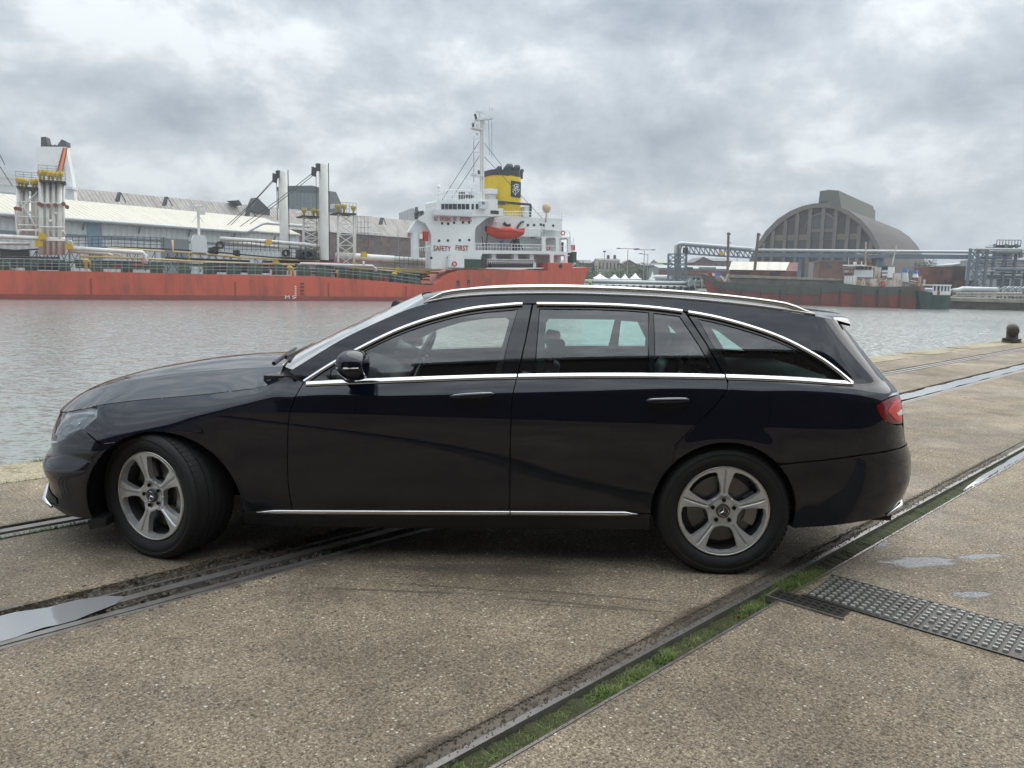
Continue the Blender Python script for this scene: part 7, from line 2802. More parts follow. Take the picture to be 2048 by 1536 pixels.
# wing
hl_top = [(-0.322, 0.750), (-0.345, 0.768)]
wing = ([(-0.235, 0.600), (-0.363, 0.662), (-0.305, 0.722)] + hl_top +
        [(x, ztop(x)) for x in [-0.335, -0.3, -0.2, -0.1, 0, .1, .2, .3, .4, .5, .6, .66]] + [(0.70, 0.962), (0.80, 0.940)] +
        LF[:-1] + [(0.735, 0.262), (0.470, 0.258)] + arch_pts(ARF, -1, 122))
panel('front_wing', U(wing), M_PAINT, car, step=0.018, lines=[CREASE] + CRL)
# front bumper
ze_ = 0.5
fb = ([(-0.238, 0.597)] + arch_pts(ARF, 123, 184)[0:] + [(-0.340, 0.180), (-0.50, 0.168), (-0.62, 0.165)])
fbu = U(fb) + ue(0.17, 0.46, True) + \
    U([(-0.80, 0.47), (-0.76, 0.50), (-0.70, 0.53), (-0.655, 0.545), (-0.56, 0.567), (-0.46, 0.61), (-0.366, 0.660)])
panel('front_bumper', fbu, M_PAINT, car, step=0.03, gap=0.001)
gr = U([(-0.80, 0.475), (-0.765, 0.503), (-0.70, 0.533), (-0.665, 0.548), (-0.667, 0.60), (-0.66, 0.685)]) + ue(0.689, 0.465, True)
panel('grille', gr, M_GLOSSB, car, step=0.03)
# headlamp
hl = [(-0.655, 0.545), (-0.56, 0.567), (-0.46, 0.610), (-0.366, 0.664), (-0.310, 0.722), (-0.330, 0.755)] + [(x, ztop(x) - 0.003) for x in (-0.37, -0.45, -0.55, -0.63)] + [(-0.66, 0.66), (-0.662, 0.60)]
hlc = hl
lens = panel('headlight', U(hlc), G_LAMP, car, step=0.02, flange=0.0)
inner = panel('lamp_housing', U(hlc), mat('lamp_dark', (0.68, 0.71, 0.74), 0.3, 0.3, noise=(14, 0.75, (0.20, 0.21, 0.22))), None, step=0.02, off=0.022, flange=0, gap=-0.010)
for o, l in zip(inner, lens):
    o.parent = l
for sd, l in zip((1, -1), lens):
    for k, pts in enumerate([[(-0.625, 0.585), (-0.60, 0.64), (-0.53, 0.695), (-0.43, 0.722), (-0.35, 0.728)],
                             [(-0.575, 0.60), (-0.55, 0.64), (-0.50, 0.660), (-0.44, 0.655), (-0.42, 0.690)],
                             [(-0.53, 0.60), (-0.47, 0.63), (-0.41, 0.655)]]):
        t = MB()
        c3 = []
        for p in curve([(a, b, 0) for a, b in pts], 0.015):
            q = S(x2u(p[0], p[1]), p[1])
            n_ = Vector((0.45, 0.9 * 1, 0))
            q = q + Vector((0.006, 0.012, 0))
            c3.append((q.x, q.y * sd, q.z))
        t.tube(c3, 0.006 if k else 0.0085, 6)
        t.build('light_strip', M_WHITEP if k != 1 else M_SILV, l, smooth=True)

# doors below the belt
fd = LF + [(1.2, SILLZ(1.2)), (1.857, SILLZ(1.857))] + [p for p in LM if p[1] < 0.993][::-1] + belt_pts(1.88, 0.80)
doorf = panel('front_door', U(fd), M_PAINT, car, step=0.022, lines=[CREASE] + CRL)
rd = [(1.857, SILLZ(1.857)), (2.30, SILLZ(2.3)), (2.572, SILLZ(2.57))] + arch_pts(ARR, 176, 137, 8) + \
     [p for p in LR if p[1] < 1.012][::-1] + belt_pts(2.913, 1.881) + [p for p in LM if p[1] < 0.99]
doorr = panel('rear_door', U(rd), M_PAINT, car, step=0.022, lines=[CREASE] + CRL)

# tail lamp, bumper, quarter
tl = C2([(3.660, 0.888), (3.72, 0.912), (3.80, 0.922), (3.868, 0.915)], 0.02)
tlb = C2([(3.868, 0.775), (3.80, 0.782), (3.74, 0.800), (3.688, 0.835), (3.660, 0.888)], 0.02)[:-1]
tail = panel('tail_light', [(x2u(3.868, 0.915), 0.915)] + [(x2u(3.868, 0.78), 0.775)] + U(tlb[1:]) + U(tl[:-1]), M_REDD, car, step=0.02, gap=0.002)
rb = arch_pts(ARR, 44, -12, 12) + [(3.30, 0.250), (3.45, 0.262), (3.62, 0.285), (3.78, 0.300)]
rbu = U(rb) + ue(0.30, 0.652, False) + U([(3.90, 0.655), (3.78, 0.655), (3.60, 0.640), (3.40, 0.610), (3.24, 0.59)])
panel('rear_bumper', rbu, M_PAINT, car, step=0.03, gap=0.0005)
TG = [(3.50, 1.298), (3.545, 1.25), (3.60, 1.18), (3.68, 1.085), (3.765, 0.985), (3.83, 0.918)]
side = (EDGE + TG[1:] + [(3.80, 0.924), (3.72, 0.914), (3.658, 0.890), (3.686, 0.833), (3.74, 0.797), (3.80, 0.779), (3.86, 0.773), (3.885, 0.740), (3.90, 0.660), (3.78, 0.660), (3.60, 0.645),
        (3.40, 0.615), (3.238, 0.595)] + arch_pts(ARR, 48, 136, 24) +
        LR[::-1][0:] )
# follow the chrome line forward from the rear door to the pillar foot
i_r = [p for p in LR if p[1] >= 1.016]
low = [p for p in LR[::-1] if p[1] < 1.016]
side = (EDGE + TG[1:] + [(3.80, 0.924), (3.72, 0.914), (3.658, 0.890), (3.686, 0.833), (3.74, 0.797), (3.80, 0.779), (3.86, 0.773), (3.885, 0.740), (3.90, 0.660), (3.78, 0.660), (3.60, 0.645),
        (3.40, 0.615), (3.238, 0.595)] + arch_pts(ARR, 47, 137, 24) + low + belt_pts(2.93, 3.53, 10) + CHR[::-1])
panel('body_side', U(side), M_PAINT, car, step=0.022, gap=0.0015, lines=[CREASE] + CRL)
tg = U(TG) + [(x2u(3.885, 0.75), 0.75), (x2u(3.90, 0.66), 0.66), (uend(0.65, False), 0.65), (uend(0.8, False), 0.8), (uend(0.93, False), 0.93), (uend(1.1, False), 1.1), (uend(1.29, False), 1.29)]
# tailgate: an outline with the rear window as a hole
rg = [(x2u(3.62, 1.245), 1.245), (x2u(3.72, 1.13), 1.13), (x2u(3.80, 1.03), 1.03)] + ue(1.03, 1.245, False)
tg_a = U(TG[:1]) + U([(3.545, 1.25), (3.60, 1.18), (3.68, 1.085), (3.765, 0.985), (3.83, 0.918), (3.872, 0.90), (3.888, 0.75), (3.90, 0.66)]) + \
    ue(0.655, 1.025, False, 16) + [rg[2], rg[1], rg[0]] + ue(1.25, 1.29, False, 3)
panel('tailgate', tg_a, M_PAINT, car, step=0.03, gap=0.0)
panel('rear_window', rg, G_CARGO, car, step=0.04, flange=0, gap=0)
inner_t = panel('lamp_housing', U(tl) + U([(3.85, 0.78)]) + U(tlb[1:]), M_VOID, None, step=0.03, off=0.03, flange=0)
for o, l in zip(inner_t, tail):
    o.parent = l
bright = C2([(3.735, 0.855), (3.775, 0.895), (3.85, 0.902)], 0.02) + C2([(3.862, 0.80), (3.80, 0.803), (3.735, 0.855)], 0.02)[:-1]
for o, l in zip(panel('light_panel', U(bright), M_RED, None, step=0.02, off=-0.0025, flange=0.002, gap=0), tail):
    o.parent = l
rev = [(3.800, 0.838), (3.858, 0.848), (3.862, 0.822), (3.815, 0.824)]
for o, l in zip(panel('reversing_light', U(rev), M_WHITEP, None, step=0.02, off=-0.005, flange=0.002, gap=0), tail):
    o.parent = l
top_c = C2([(3.70, 0.912), (3.76, 0.925), (3.86, 0.922)], 0.02) + [(3.86, 0.934), (3.78, 0.934)]
for o, l in zip(panel('lamp_top', U(top_c), M_SILV, None, step=0.02, off=-0.004, flange=0.002, gap=0), tail):
    o.parent = l

# sills
sill = [(0.470, 0.256), (0.735, 0.258), (1.857, SILLZ(1.857) - 0.004), (2.572, SILLZ(2.57) - 0.004), (2.572, 0.215), (1.6, 0.185), (0.8, 0.17), (0.46, 0.175)]
panel('sill', U(sill), M_BLACK, car, step=0.05, gap=0.001)
for sd in (1, -1):
    for (xa, xb) in ((0.549, 1.855), (1.861, 2.505)):
        t = MB()
        n = 30
        rows = []
        for i in range(n + 1):
            x = xa + (xb - xa) * i / n
            z = 0.256 + (x - 0.549) * 0.0256
            w = 0.011
            if x < 0.62:
                w *= max(0.1, (x - 0.549) / 0.07)
            if x > 2.44:
                w *= max(0.1, (2.505 - x) / 0.065)
            for dz, dy in ((-w - .003, -.004), (-w, 0.008), (0.0, 0.012), (w, 0.008), (w + .002, -.004)):
                y = halfw(x, z + dz) + dy
                rows.append((x, -y * sd, z + dz))
        fs = [(i * 5 + j, i * 5 + j + 1, i * 5 + 6 + j, i * 5 + 5 + j) for i in range(n) for j in range(4)]
        t.add(rows, fs)
        t.build('sill_trim', M_CHROME, car, smooth=True)


# hood
ZHC = [(-0.85, 0.688), (-0.80, 0.728), (-0.69, 0.792), (-0.53, 0.850), (-0.37, 0.893), (-0.22, 0.922), (-0.06, 0.950), (0.15, 0.975),
       (0.37, 0.990), (0.55, 0.999), (0.80, 1.005)]


def HS(a, t):
    """a: 0 nose .. 1 cowl; t: -1..1 across"""
    x1 = 0.655 - 0.115 * (1 - t * t)       # rear edge bows forward
    L = X0F - interp(XF, 0.69)
    x = -0.838 + (x1 + 0.838) * a
    ye, zt_ = ytop(x), ztop(x)
    zz = zt_ + (interp(ZHC, x) - zt_) * (1 - abs(t) ** 2.3)
    zz += 0.006 * math.exp(-((abs(t) - 0.62) / 0.07) ** 2) * sstep(-0.75, -0.3, x)
    return Vector((x, ye * t, zz))


def surf_grid(name, fn, nu, nv, m, parent, flip=False, usteps=None, vsteps=None):
    us = usteps or [i / nu for i in range(nu + 1)]
    vs_ = vsteps or [-1 + 2 * j / nv for j in range(nv + 1)]
    pts, ns = [], []
    e = 0.002
    for u_ in us:
        for v_ in vs_:
            pts.append(fn(u_, v_))
            du = fn(min(1, u_ + e), v_) - fn(max(0, u_ - e), v_)
            dv = fn(u_, min(1, v_ + e)) - fn(u_, max(-1, v_ - e))
            n = du.cross(dv)
            if n.length < 1e-14:
                n = Vector((0, 0, 1))
            n.normalize()
            if n.z < 0:
                n.negate()
            ns.append(n)
    k = len(vs_)
    fs = []
    for i in range(len(us) - 1):
        for j in range(k - 1):
            f = (i * k + j, (i + 1) * k + j, (i + 1) * k + j + 1, i * k + j + 1)
            fs.append(f[::-1] if flip else f)
    me = bpy.data.meshes.new(name)
    me.from_pydata([tuple(p) for p in pts], [], fs)
    me.materials.append(m)
    me.polygons.foreach_set('use_smooth', [True] * len(fs))
    me.normals_split_custom_set_from_vertices([tuple(n) for n in ns])
    return link(name, me, parent)


us = [1 - math.cos(i / 36 * PI / 2) for i in range(37)]
hood = surf_grid('bonnet', HS, 0, 44, M_PAINT, car, usteps=us)


def edge_at(s):
    i = s * (len(EDGE) - 1)
    k = min(int(i), len(EDGE) - 2)
    f = i - k
    return EDGE[k][0] * (1 - f) + EDGE[k + 1][0] * f, EDGE[k][1] * (1 - f) + EDGE[k + 1][1] * f


def edge_x(x):
    return interp(EDGE, x)


def WS(a, t):
    x = 0.735 + (1.40 - 0.735) * a
    z = edge_x(x) - 0.004
    y = halfw(x, z) - 0.004
    xc = 0.50 + (1.30 - 0.50) * a
    zc_ = 0.985 + (1.388 - 0.985) * (a ** 0.92)
    q = abs(t) ** 2.4
    return Vector((xc + (x - xc) * q, y * t, zc_ + (z - zc_) * q))


surf_grid('windscreen', WS, 24, 24, G_FRONT, car)


def RS(a, t):
    q = abs(t) ** 2.6
    x = 1.40 + (3.50 - 1.40) * a
    xs = x
    z = edge_x(x)
    y = halfw(x, z)
    xc = 1.30 + (3.56 - 1.30) * a
    crown = 0.030 - 0.0 * a
    zc_ = edge_x(x) + crown + (0.038 - crown) * (1 - a)
    return Vector((xc + (xs - xc) * q, y * t, zc_ + (z - zc_) * q))


roof = surf_grid('roof', RS, 40, 24, M_PAINT, car)

# spoiler over the tailgate
def SP(a, t):
    q = abs(t) ** 4
    x = 3.44 + (3.665 - 0.05 * q - 3.44) * a
    z = edge_x(3.44) + 0.034 * (1 - abs(t) ** 2.6) + 0.004 - 0.010 * a - 0.010 * a * a - 0.018 * q * a
    y = (0.655 - 0.05 * a)
    return Vector((x, y * t, z))


sp = MB()
n1, n2 = 8, 20
top = [SP(i / n1, -1 + 2 * j / n2) for i in range(n1 + 1) for j in range(n2 + 1)]
bot = [SP(i / n1, -1 + 2 * j / n2) - Vector((0, 0, 0.024 - 0.012 * i / n1)) for i in range(n1 + 1) for j in range(n2 + 1)]
sp.add(top, [(i * 21 + j, (i + 1) * 21 + j, (i + 1) * 21 + j + 1, i * 21 + j + 1) for i in range(n1) for j in range(n2)])
sp.add(bot, [(i * 21 + j, i * 21 + j + 1, (i + 1) * 21 + j + 1, (i + 1) * 21 + j) for i in range(n1) for j in range(n2)])
ring = [i * 21 for i in range(n1 + 1)] + [n1 * 21 + j for j in range(1, 21)] + [i * 21 + 20 for i in range(n1 - 1, -1, -1)]
sp.f += [(ring[i], ring[i + 1], ring[i + 1] + len(top), ring[i] + len(top)) for i in range(len(ring) - 1)]
sp.build('roof_spoiler', M_PAINT, car, angle=40)

# side glass, trim and frames (all laid on the body surface)
def GF(pts):
    return pts


def top_line(x0, x1, d):
    """points just inside the chrome line"""
    out = []
    n = 16
    for i in range(n + 1):
        x = x0 + (x1 - x0) * i / n
        out.append((x, interp(CHR, x) - d))
    return out


def bel(x0, x1, d=0.0, n=10):
    return [(x0 + (x1 - x0) * i / n, zb(x0 + (x1 - x0) * i / n) + d) for i in range(n + 1)]


gl_f = bel(0.93, 1.795, 0.012) + [(1.83, 1.17), (1.872, interp(CHR, 1.872) - 0.022)] + top_line(1.85, 0.93, 0.026)
gl_r = bel(1.965, 2.535, 0.012) + [(2.542, 1.2), (2.548, interp(CHR, 2.548) - 0.024)] + top_line(2.53, 1.985, 0.024) + [(1.975, 1.17)]
gl_q = bel(2.568, 2.868, 0.012) + [(2.79, 1.17), (2.705, interp(CHR, 2.705) - 0.026)] + top_line(2.69, 2.572, 0.026)
gl_c = bel(2.955, 3.50, 0.012) + top_line(3.44, 2.80, 0.026) + [(2.86, 1.17)]
door_glass = {}
for nm, pl, m_, par in (('window_glass', gl_f, G_FRONT, doorf), ('window_glass', gl_r, G_REAR, doorr), ('quarter_glass', gl_q, G_REAR, doorr),
                        ('cargo_window', gl_c, G_CARGO, None)):
    gs = panel(nm, pl, m_, car if par is None else None, step=0.05, off=0.010, flange=0)
    if par:
        for g, p in zip(gs, par):
            g.parent = p
# window frames: dark gloss band between glass and chrome
dlo_f = CHR[:1] + [p for p in bel(0.83, 1.878, 0.0)] + [(1.915, 1.17), (1.944, 1.348)] + [p for p in CHR[::-1] if p[0] < 1.93][:-1]
dlo_r = bel(1.884, 2.910, 0.0) + [(2.83, 1.17), (2.733, 1.324)] + [p for p in CHR[::-1] if 1.96 < p[0] < 2.72] + [(1.951, 1.348), (1.918, 1.17)]
dlo_c = bel(2.918, 3.53, 0.0) + [p for p in CHR[::-1] if 2.75 < p[0] < 3.53] + [(2.742, 1.322), (2.835, 1.17)]
for nm, pl, hs, par in (('window_frame', dlo_f, [gl_f], doorf), ('window_frame', dlo_r, [gl_r, gl_q], doorr)):
    for g, p in zip(panel(nm, pl, M_GLOSSB, None, holes=hs, step=0.04, off=0.006, gap=0.0015, flange=0.012), par):
        g.parent = p
panel('window_frame', dlo_c, M_GLOSSB, car, holes=[gl_c], step=0.04, off=0.006, gap=0.0015, flange=0.012)


def strip(pts, w, par, sd, name='chrome_trim', m=M_CHROME, h=0.008):
    """a raised bright strip following pts (x, z) on the body surface"""
    t = MB()
    rows = []
    n = len(pts)
    for i, (x, z) in enumerate(pts):
        a = Vector(pts[max(0, i - 1)])
        b = Vector(pts[min(n - 1, i + 1)])
        d = (b - a).normalized()
        nn = Vector((-d.y, d.x))
        for k, hh in ((-1, -0.006), (-0.8, h * .8), (0, h), (0.8, h * .8), (1, -0.006)):
            xx, zz = x + nn.x * w / 2 * k, z + nn.y * w / 2 * k
            q = S(x2u(xx, zz), zz)
            rows.append((q.x, (q.y - hh) * sd, q.z))
    t.add(rows, [(i * 5 + j, i * 5 + j + 1, i * 5 + 6 + j, i * 5 + 5 + j) for i in range(n - 1) for j in range(4)])
    return t.build(name, m, par, smooth=True)


for k, sd in enumerate((1, -1)):
    up = [p for p in CHR]
    strip([p for p in up if p[0] < 1.945], 0.021, doorf[k], sd)
    strip([p for p in up if 1.953 < p[0] < 2.728], 0.021, doorr[k], sd)
    strip([p for p in up if 2.74 < p[0]] + [(3.548, 0.994)], 0.021, car, sd)
    strip(bel(0.812, 1.877, -0.003, 30), 0.026, doorf[k], sd)
    strip(bel(1.885, 2.911, -0.003, 30), 0.026, doorr[k], sd)
    strip(bel(2.919, 3.55, -0.003, 20), 0.026, car, sd)
    # roof rail
    t = MB()
    rp, rr = [], []
    for i in range(41):
        x = 1.375 + (3.40 - 1.375) * i / 40
        z = edge_x(x) + 0.010 + 0.026 * sstep(1.375, 1.50, x) * sstep(3.40, 3.22, x)
        y = halfw(x, edge_x(x)) - 0.012
        rp.append((x, -y * sd, z))
        rr.append(0.006 + 0.007 * sstep(1.375, 1.46, x) * sstep(3.40, 3.30, x))
    t.tube(rp, rr, 10)
    t2 = []
    for i in range(41):
        x = 1.375 + (3.40 - 1.375) * i / 40
        t2.append((x, -(halfw(x, edge_x(x)) - 0.006) * sd, edge_x(x) + 0.008))
    t.tube(t2, 0.007, 8)
    t.build('roof_rail', M_RAIL, car, smooth=True)
    # door handles with recess
    for par, x0, x1, z0, z1 in ((doorf[k], 1.545, 1.775, 0.893, 0.912), (doorr[k], 2.515, 2.735, 0.896, 0.906)):
        t = MB()
        pts, rs = [], []
        for i in range(17):
            f = i / 16
            x = x0 + (x1 - x0) * f
            z = z0 + (z1 - z0) * f - 0.004
            o_ = 0.034 * math.sin(PI * min(1, max(0, 0.06 + f * 0.88))) ** 0.35
            pts.append((x, -(halfw(x, z) + o_ - 0.008) * sd, z))
            rs.append(0.005 + 0.0095 * math.sin(PI * f) ** 0.4 if 0 < f < 1 else 0.004)
        t.tube(pts, rs, 12)
        h_ = t.build('door_handle', M_PAINT, par, smooth=True)
        h_.name = 'door_handle'
        t = MB()
        t.tube([(p[0], p[1] * 1.0 - 0.003 * sd, p[2] + r_ * 0.9) for p, r_ in list(zip(pts, rs))[1:-1]], 0.0016, 6)
        t.build('handle_glint', M_CHROME, h_, smooth=True)  # added bright strip stands in for the sky's reflection along the handle
        t = MB()
        cx_, cz_ = (x0 + x1) / 2 + 0.0, (z0 + z1) / 2 - 0.014
        vs, fs = [], []
        for r_i in range(6):
            q = 1 - r_i / 5
            for j in range(28):
                a = 2 * PI * j / 28
                x = cx_ + math.cos(a) * 0.092 * q
                z = cz_ + math.sin(a) * 0.036 * q
                dd = 0.0012 - 0.0 * q
                vs.append((x, -(halfw(x, z) + dd) * sd, z))
        for r_i in range(5):
            for j in range(28):
                fs.append((r_i * 28 + j, r_i * 28 + (j + 1) % 28, r_i * 28 + 28 + (j + 1) % 28, r_i * 28 + 28 + j))
        t.add(vs, fs)
        t.build('handle_recess', M_GLOSSB, par, smooth=True)
    # mirror
    t = MB()
    nu, nv = 20, 14
    for_v = []
    cx_, cy_, cz_ = 1.085, -0.985, 1.040
    for i in range(nu):
        a = 2 * PI * i / nu
        for j in range(nv + 1):
            b_ = -PI / 2 + PI * j / nv
            cz = math.sin(b_)
            cr = math.cos(b_)
            ex = math.copysign(abs(math.cos(a)) ** 0.8, math.cos(a)) * cr
            ey = math.copysign(abs(math.sin(a)) ** 0.8, math.sin(a)) * cr
            x = cx_ + ex * 0.085 + 0.012 * (cz if cz < 0 else 0) * -1
            if ex > 0.55:
                x = cx_ + 0.055 * 1 + (ex - .55) * 0.02
            y = cy_ + ey * 0.11
            z = cz_ + math.copysign(abs(cz) ** 0.9, cz) * 0.072 + (0.012 * (1 - ex) / 2 if cz > 0 else 0)
            for_v.append((x, y * sd, z))
    t.add(for_v, [(i * (nv + 1) + j, ((i + 1) % nu) * (nv + 1) + j, ((i + 1) % nu) * (nv + 1) + j + 1, i * (nv + 1) + j + 1) for i in range(nu) for j in range(nv)])
    mir = t.build('wing_mirror', M_PAINT, car, smooth=True)
    t = MB()
    t.tube([(1.01, -0.84 * sd, 0.972), (1.04, -0.89 * sd, 0.972), (1.07, -0.95 * sd, 0.985)], [0.028, 0.022, 0.026], 10)
    t.build('mirror_stalk', M_PAINT, mir, smooth=True)
    t = MB()
    st = []
    for i in range(13):
        f = i / 12
        a = PI * (0.35 + 1.0 * f) + PI * 0.15
        st.append((cx_ + math.cos(a) * 0.0865, (cy_ - abs(math.sin(a)) * 0.113) * sd if True else 0, cz_ - 0.004 + 0.008 * f))
    t.tube([(cx_ - 0.086, (cy_ + 0.0) * sd, 1.030), (cx_ - 0.07, (cy_ - 0.075) * sd, 1.034), (cx_ - 0.02, (cy_ - 0.108) * sd, 1.037), (cx_ + 0.045, (cy_ - 0.104) * sd, 1.040)],
           [0.002, 0.004, 0.005, 0.002], 6)
    t.build('indicator_strip', M_SILV, mir, smooth=True)
    t = MB()
    t.lathe([(0.0, 0.0), (0.055, 0.0)], 'x', 20, (1.146, -0.985 * sd, 1.04))
    t.build('mirror_glass', M_SILV, mir)

# arch liners, underbody, inner shell
for (ax, az, ar) in (ARF, ARR):
    for sd in (1, -1):
        t = MB()
        n = 24
        vs = []
        for i in range(n + 1):
            a = R(-12 + 204 * i / n)
            for y in (0.905, 0.60, 0.30):
                rr_ = ar + (0.0005 if y > 0.9 else 0.012)
                yy = min(y, halfw(ax + rr_ * math.cos(a), max(0.2, az + rr_ * math.sin(a))) - 0.002) if y > 0.9 else y
                vs.append((ax + rr_ * math.cos(a), -yy * sd, az + rr_ * math.sin(a)))
        t.add(vs, [(i * 3 + j, (i + 1) * 3 + j, (i + 1) * 3 + j + 1, i * 3 + j + 1) for i in range(n) for j in range(2)])
        b_ = [(ax + (ar + 0.012) * math.cos(R(-12 + 204 * i / n)), -0.30 * sd, az + (ar + 0.012) * math.sin(R(-12 + 204 * i / n))) for i in range(n + 1)]
        t.add(b_, [tuple(range(n + 1))])
        t.build('wheel_arch_liner', M_VOID, car, smooth=False)
t = MB()
t.box(0.47, 2.56, -0.80, 0.80, 0.19, 0.25)
t.box(-0.62, -0.36, -0.55, 0.55, 0.175, 0.22)
t.box(3.31, 3.85, -0.60, 0.60, 0.27, 0.33)
t.box(-0.40, 0.50, -0.30, 0.30, 0.19, 0.45)
t.box(2.54, 3.34, -0.30, 0.30, 0.22, 0.45)
t.build('underbody', M_VOID, car)
for y0_, y1_ in ((-0.88, -0.62), (0.62, 0.88)):
    t = MB()
    t.prism([(-0.345, 0.185), (-0.338, 0.135), (-0.25, 0.155), (-0.245, 0.20)], lambda a, b, d: (a, d, b), y0_, y1_)
    t.build('air_deflector', M_BLACK, car)
# inner body wall: door linings and pillars
lining = [(0.46, 0.27), (2.56, 0.30), (2.60, 0.62), (2.93, 0.72), (3.25, 0.62), (3.32, 0.40), (3.80, 0.42), (3.80, 0.90), (3.60, 1.10), (3.44, 1.285)] + \
    [(x, edge_x(x) - 0.02) for x in (3.2, 2.9, 2.5, 2.1, 1.8, 1.6, 1.45, 1.3, 1.15, 1.0, 0.88, 0.76)] + [(0.66, 0.90), (0.62, 0.70)]
op_f = [(1.00, 0.955), (1.715, 0.975), (1.79, 1.19), (1.785, 1.215), (1.76, 1.235), (1.60, 1.222), (1.45, 1.195), (1.30, 1.145), (1.15, 1.070)]
op_r = [(2.03, 0.990), (2.486, 0.998), (2.520, 1.235), (2.06, 1.232), (2.04, 1.20)]
op_q = [(2.535, 0.992), (2.752, 0.998), (2.750, 1.10), (2.68, 1.222), (2.566, 1.228)]
op_s = [(2.895, 1.205), (2.95, 1.155), (3.00, 1.095), (3.02, 1.075), (2.965, 1.065), (2.93, 1.13)]
op_c = [(3.20, 1.185), (3.25, 1.165), (3.348, 1.098), (3.43, 1.045), (3.475, 1.012), (3.465, 1.003), (3.336, 1.0), (3.27, 1.09)]
panel('door_lining', lining, M_CLOTH, car, holes=[op_f, op_r, op_q, op_s, op_c], step=0.05, off=0.050, gap=0, flange=0, sides=(-1,))
op_nf = bel(0.95, 1.76, 0.014) + [(1.83, 1.30)] + top_line(1.80, 0.95, 0.03)
op_nr = bel(2.01, 2.88, 0.014) + [(2.72, 1.30)] + top_line(2.70, 2.02, 0.03)
op_nc = bel(2.98, 3.46, 0.014) + top_line(3.40, 2.85, 0.03) + [(2.90, 1.17)]
panel('door_lining', lining, M_CLOTH, car, holes=[op_nf, op_nr, op_nc], step=0.06, off=0.050, gap=0, flange=0, sides=(1,))
# headlining, floor, tailgate lining
t = MB()
hv = []
for i in range(11):
    for j in range(9):
        p = RS(i / 10, -1 + 2 * j / 8)
        hv.append((p.x, p.y * 0.95, p.z - 0.035))
t.add(hv, [(i * 9 + j, (i + 1) * 9 + j, (i + 1) * 9 + j + 1, i * 9 + j + 1) for i in range(10) for j in range(8)])
t.build('headlining', mat('headliner_grey', (0.16, 0.16, 0.155), 0.9), car, smooth=True)
t = MB()
t.box(0.5, 3.85, -0.74, 0.74, 0.26, 0.30)
t.build('cabin_floor', M_CLOTH, car)
t = MB()
t.box(3.02, 3.62, -0.66, 0.66, 0.955, 0.965)
t.build('load_cover', M_CLOTH, car)

# interior
def seat(x, y, rear=False):
    mb = MB()
    w = 0.26
    z0 = 0.42 if not rear else 0.46
    def pad(c0, c1, hw, th, nn=6):
        """rounded slab between two centre points"""
        c0, c1 = Vector(c0), Vector(c1)
        d = (c1 - c0).normalized()
        nrm_ = Vector((-d.z, 0, d.x))
        rows = []
        for i in range(nn + 1):
            f = i / nn
            k = 1 - 0.25 * (2 * f - 1) ** 6
            for j in range(12):
                a = 2 * PI * j / 12
                ca, sa = math.cos(a), math.sin(a)
                yy = math.copysign(abs(ca) ** 0.5, ca) * hw * k
                tt = math.copysign(abs(sa) ** 0.6, sa) * th * k
                rows.append(c0 + (c1 - c0) * f + Vector((0, yy, 0)) + nrm_ * tt)
        fs = [(i * 12 + j, i * 12 + (j + 1) % 12, i * 12 + 12 + (j + 1) % 12, i * 12 + 12 + j) for i in range(nn) for j in range(12)]
        fs += [tuple(range(12)), tuple(nn * 12 + j for j in range(12))]
        mb.add([(p.x, p.y + y, p.z) for p in rows], fs)
    pad((x - 0.50, 0, z0), (x, 0, z0 - 0.02), w, 0.08)
    top_ = (x + 0.20, 0, 1.02) if not rear else (x + 0.17, 0, 0.99)
    pad((x, 0, z0), top_, w * 0.95, 0.07)
    st = mb.build('seat', M_LEATHER, car, smooth=True)
    mb = MB()
    hx, hz = top_[0], top_[2]
    pad((hx + 0.015, 0, hz + 0.03), (hx + 0.03, 0, hz + (0.15 if rear else 0.125)), 0.125, 0.05)
    mb.tube([(hx, y - 0.05, hz - 0.03), (hx + 0.02, y - 0.05, hz + 0.06)], 0.007, 6)
    mb.tube([(hx, y + 0.05, hz - 0.03), (hx + 0.02, y + 0.05, hz + 0.06)], 0.007, 6)
    mb.build('headrest', M_LEATHER, st, smooth=True)


for y in (-0.37, 0.37):
    seat(1.86, y)
    seat(2.70, y, True)
t = MB()
vs = []
for i in range(9):
    f = i / 8
    a = PI * 0.5 * f
    for y in (-0.74, -0.5, -0.2, 0.2, 0.5, 0.74):
        vs.append((0.70 + 0.42 * math.sin(a), y, 0.72 + 0.23 * math.cos(a) + (0.035 * math.exp(-((y - 0.37) / .17) ** 2) if i < 6 else 0)))
t.add(vs, [(i * 6 + j, (i + 1) * 6 + j, (i + 1) * 6 + j + 1, i * 6 + j + 1) for i in range(8) for j in range(5)])
t.box(0.55, 0.72, -0.74, 0.74, 0.70, 0.95)
t.build('dashboard', M_LEATHER, car, smooth=False)
t = MB()
wc = Vector((1.22, 0.37, 0.945))
ax_ = Vector((-0.90, 0, 0.42)).normalized()
e1 = Vector((0, 1, 0))
e2 = ax_.cross(e1)
t.tube([wc + (e1 * math.cos(a) + e2 * math.sin(a)) * 0.185 for a in [2 * PI * i / 32 for i in range(32)]], 0.016, 8, closed=True)
for a in (0, PI, -PI / 2):
    t.bar(wc, wc + (e1 * math.cos(a) + e2 * math.sin(a)) * 0.18, 0.045, 0.02)
t.tube([wc, wc + ax_ * 0.18], 0.05, 12)
t.build('steering_wheel', M_LEATHER, car, smooth=True)
t = MB()
t.box(0.60, 0.66, 0.02, 0.34, 0.98, 1.0)
t = MB()
t.tube([(1.12, -0.05, 1.30), (1.18, 0.05, 1.29)], 0.035, 8)
t.build('interior_mirror', M_BLACK, car, smooth=True)
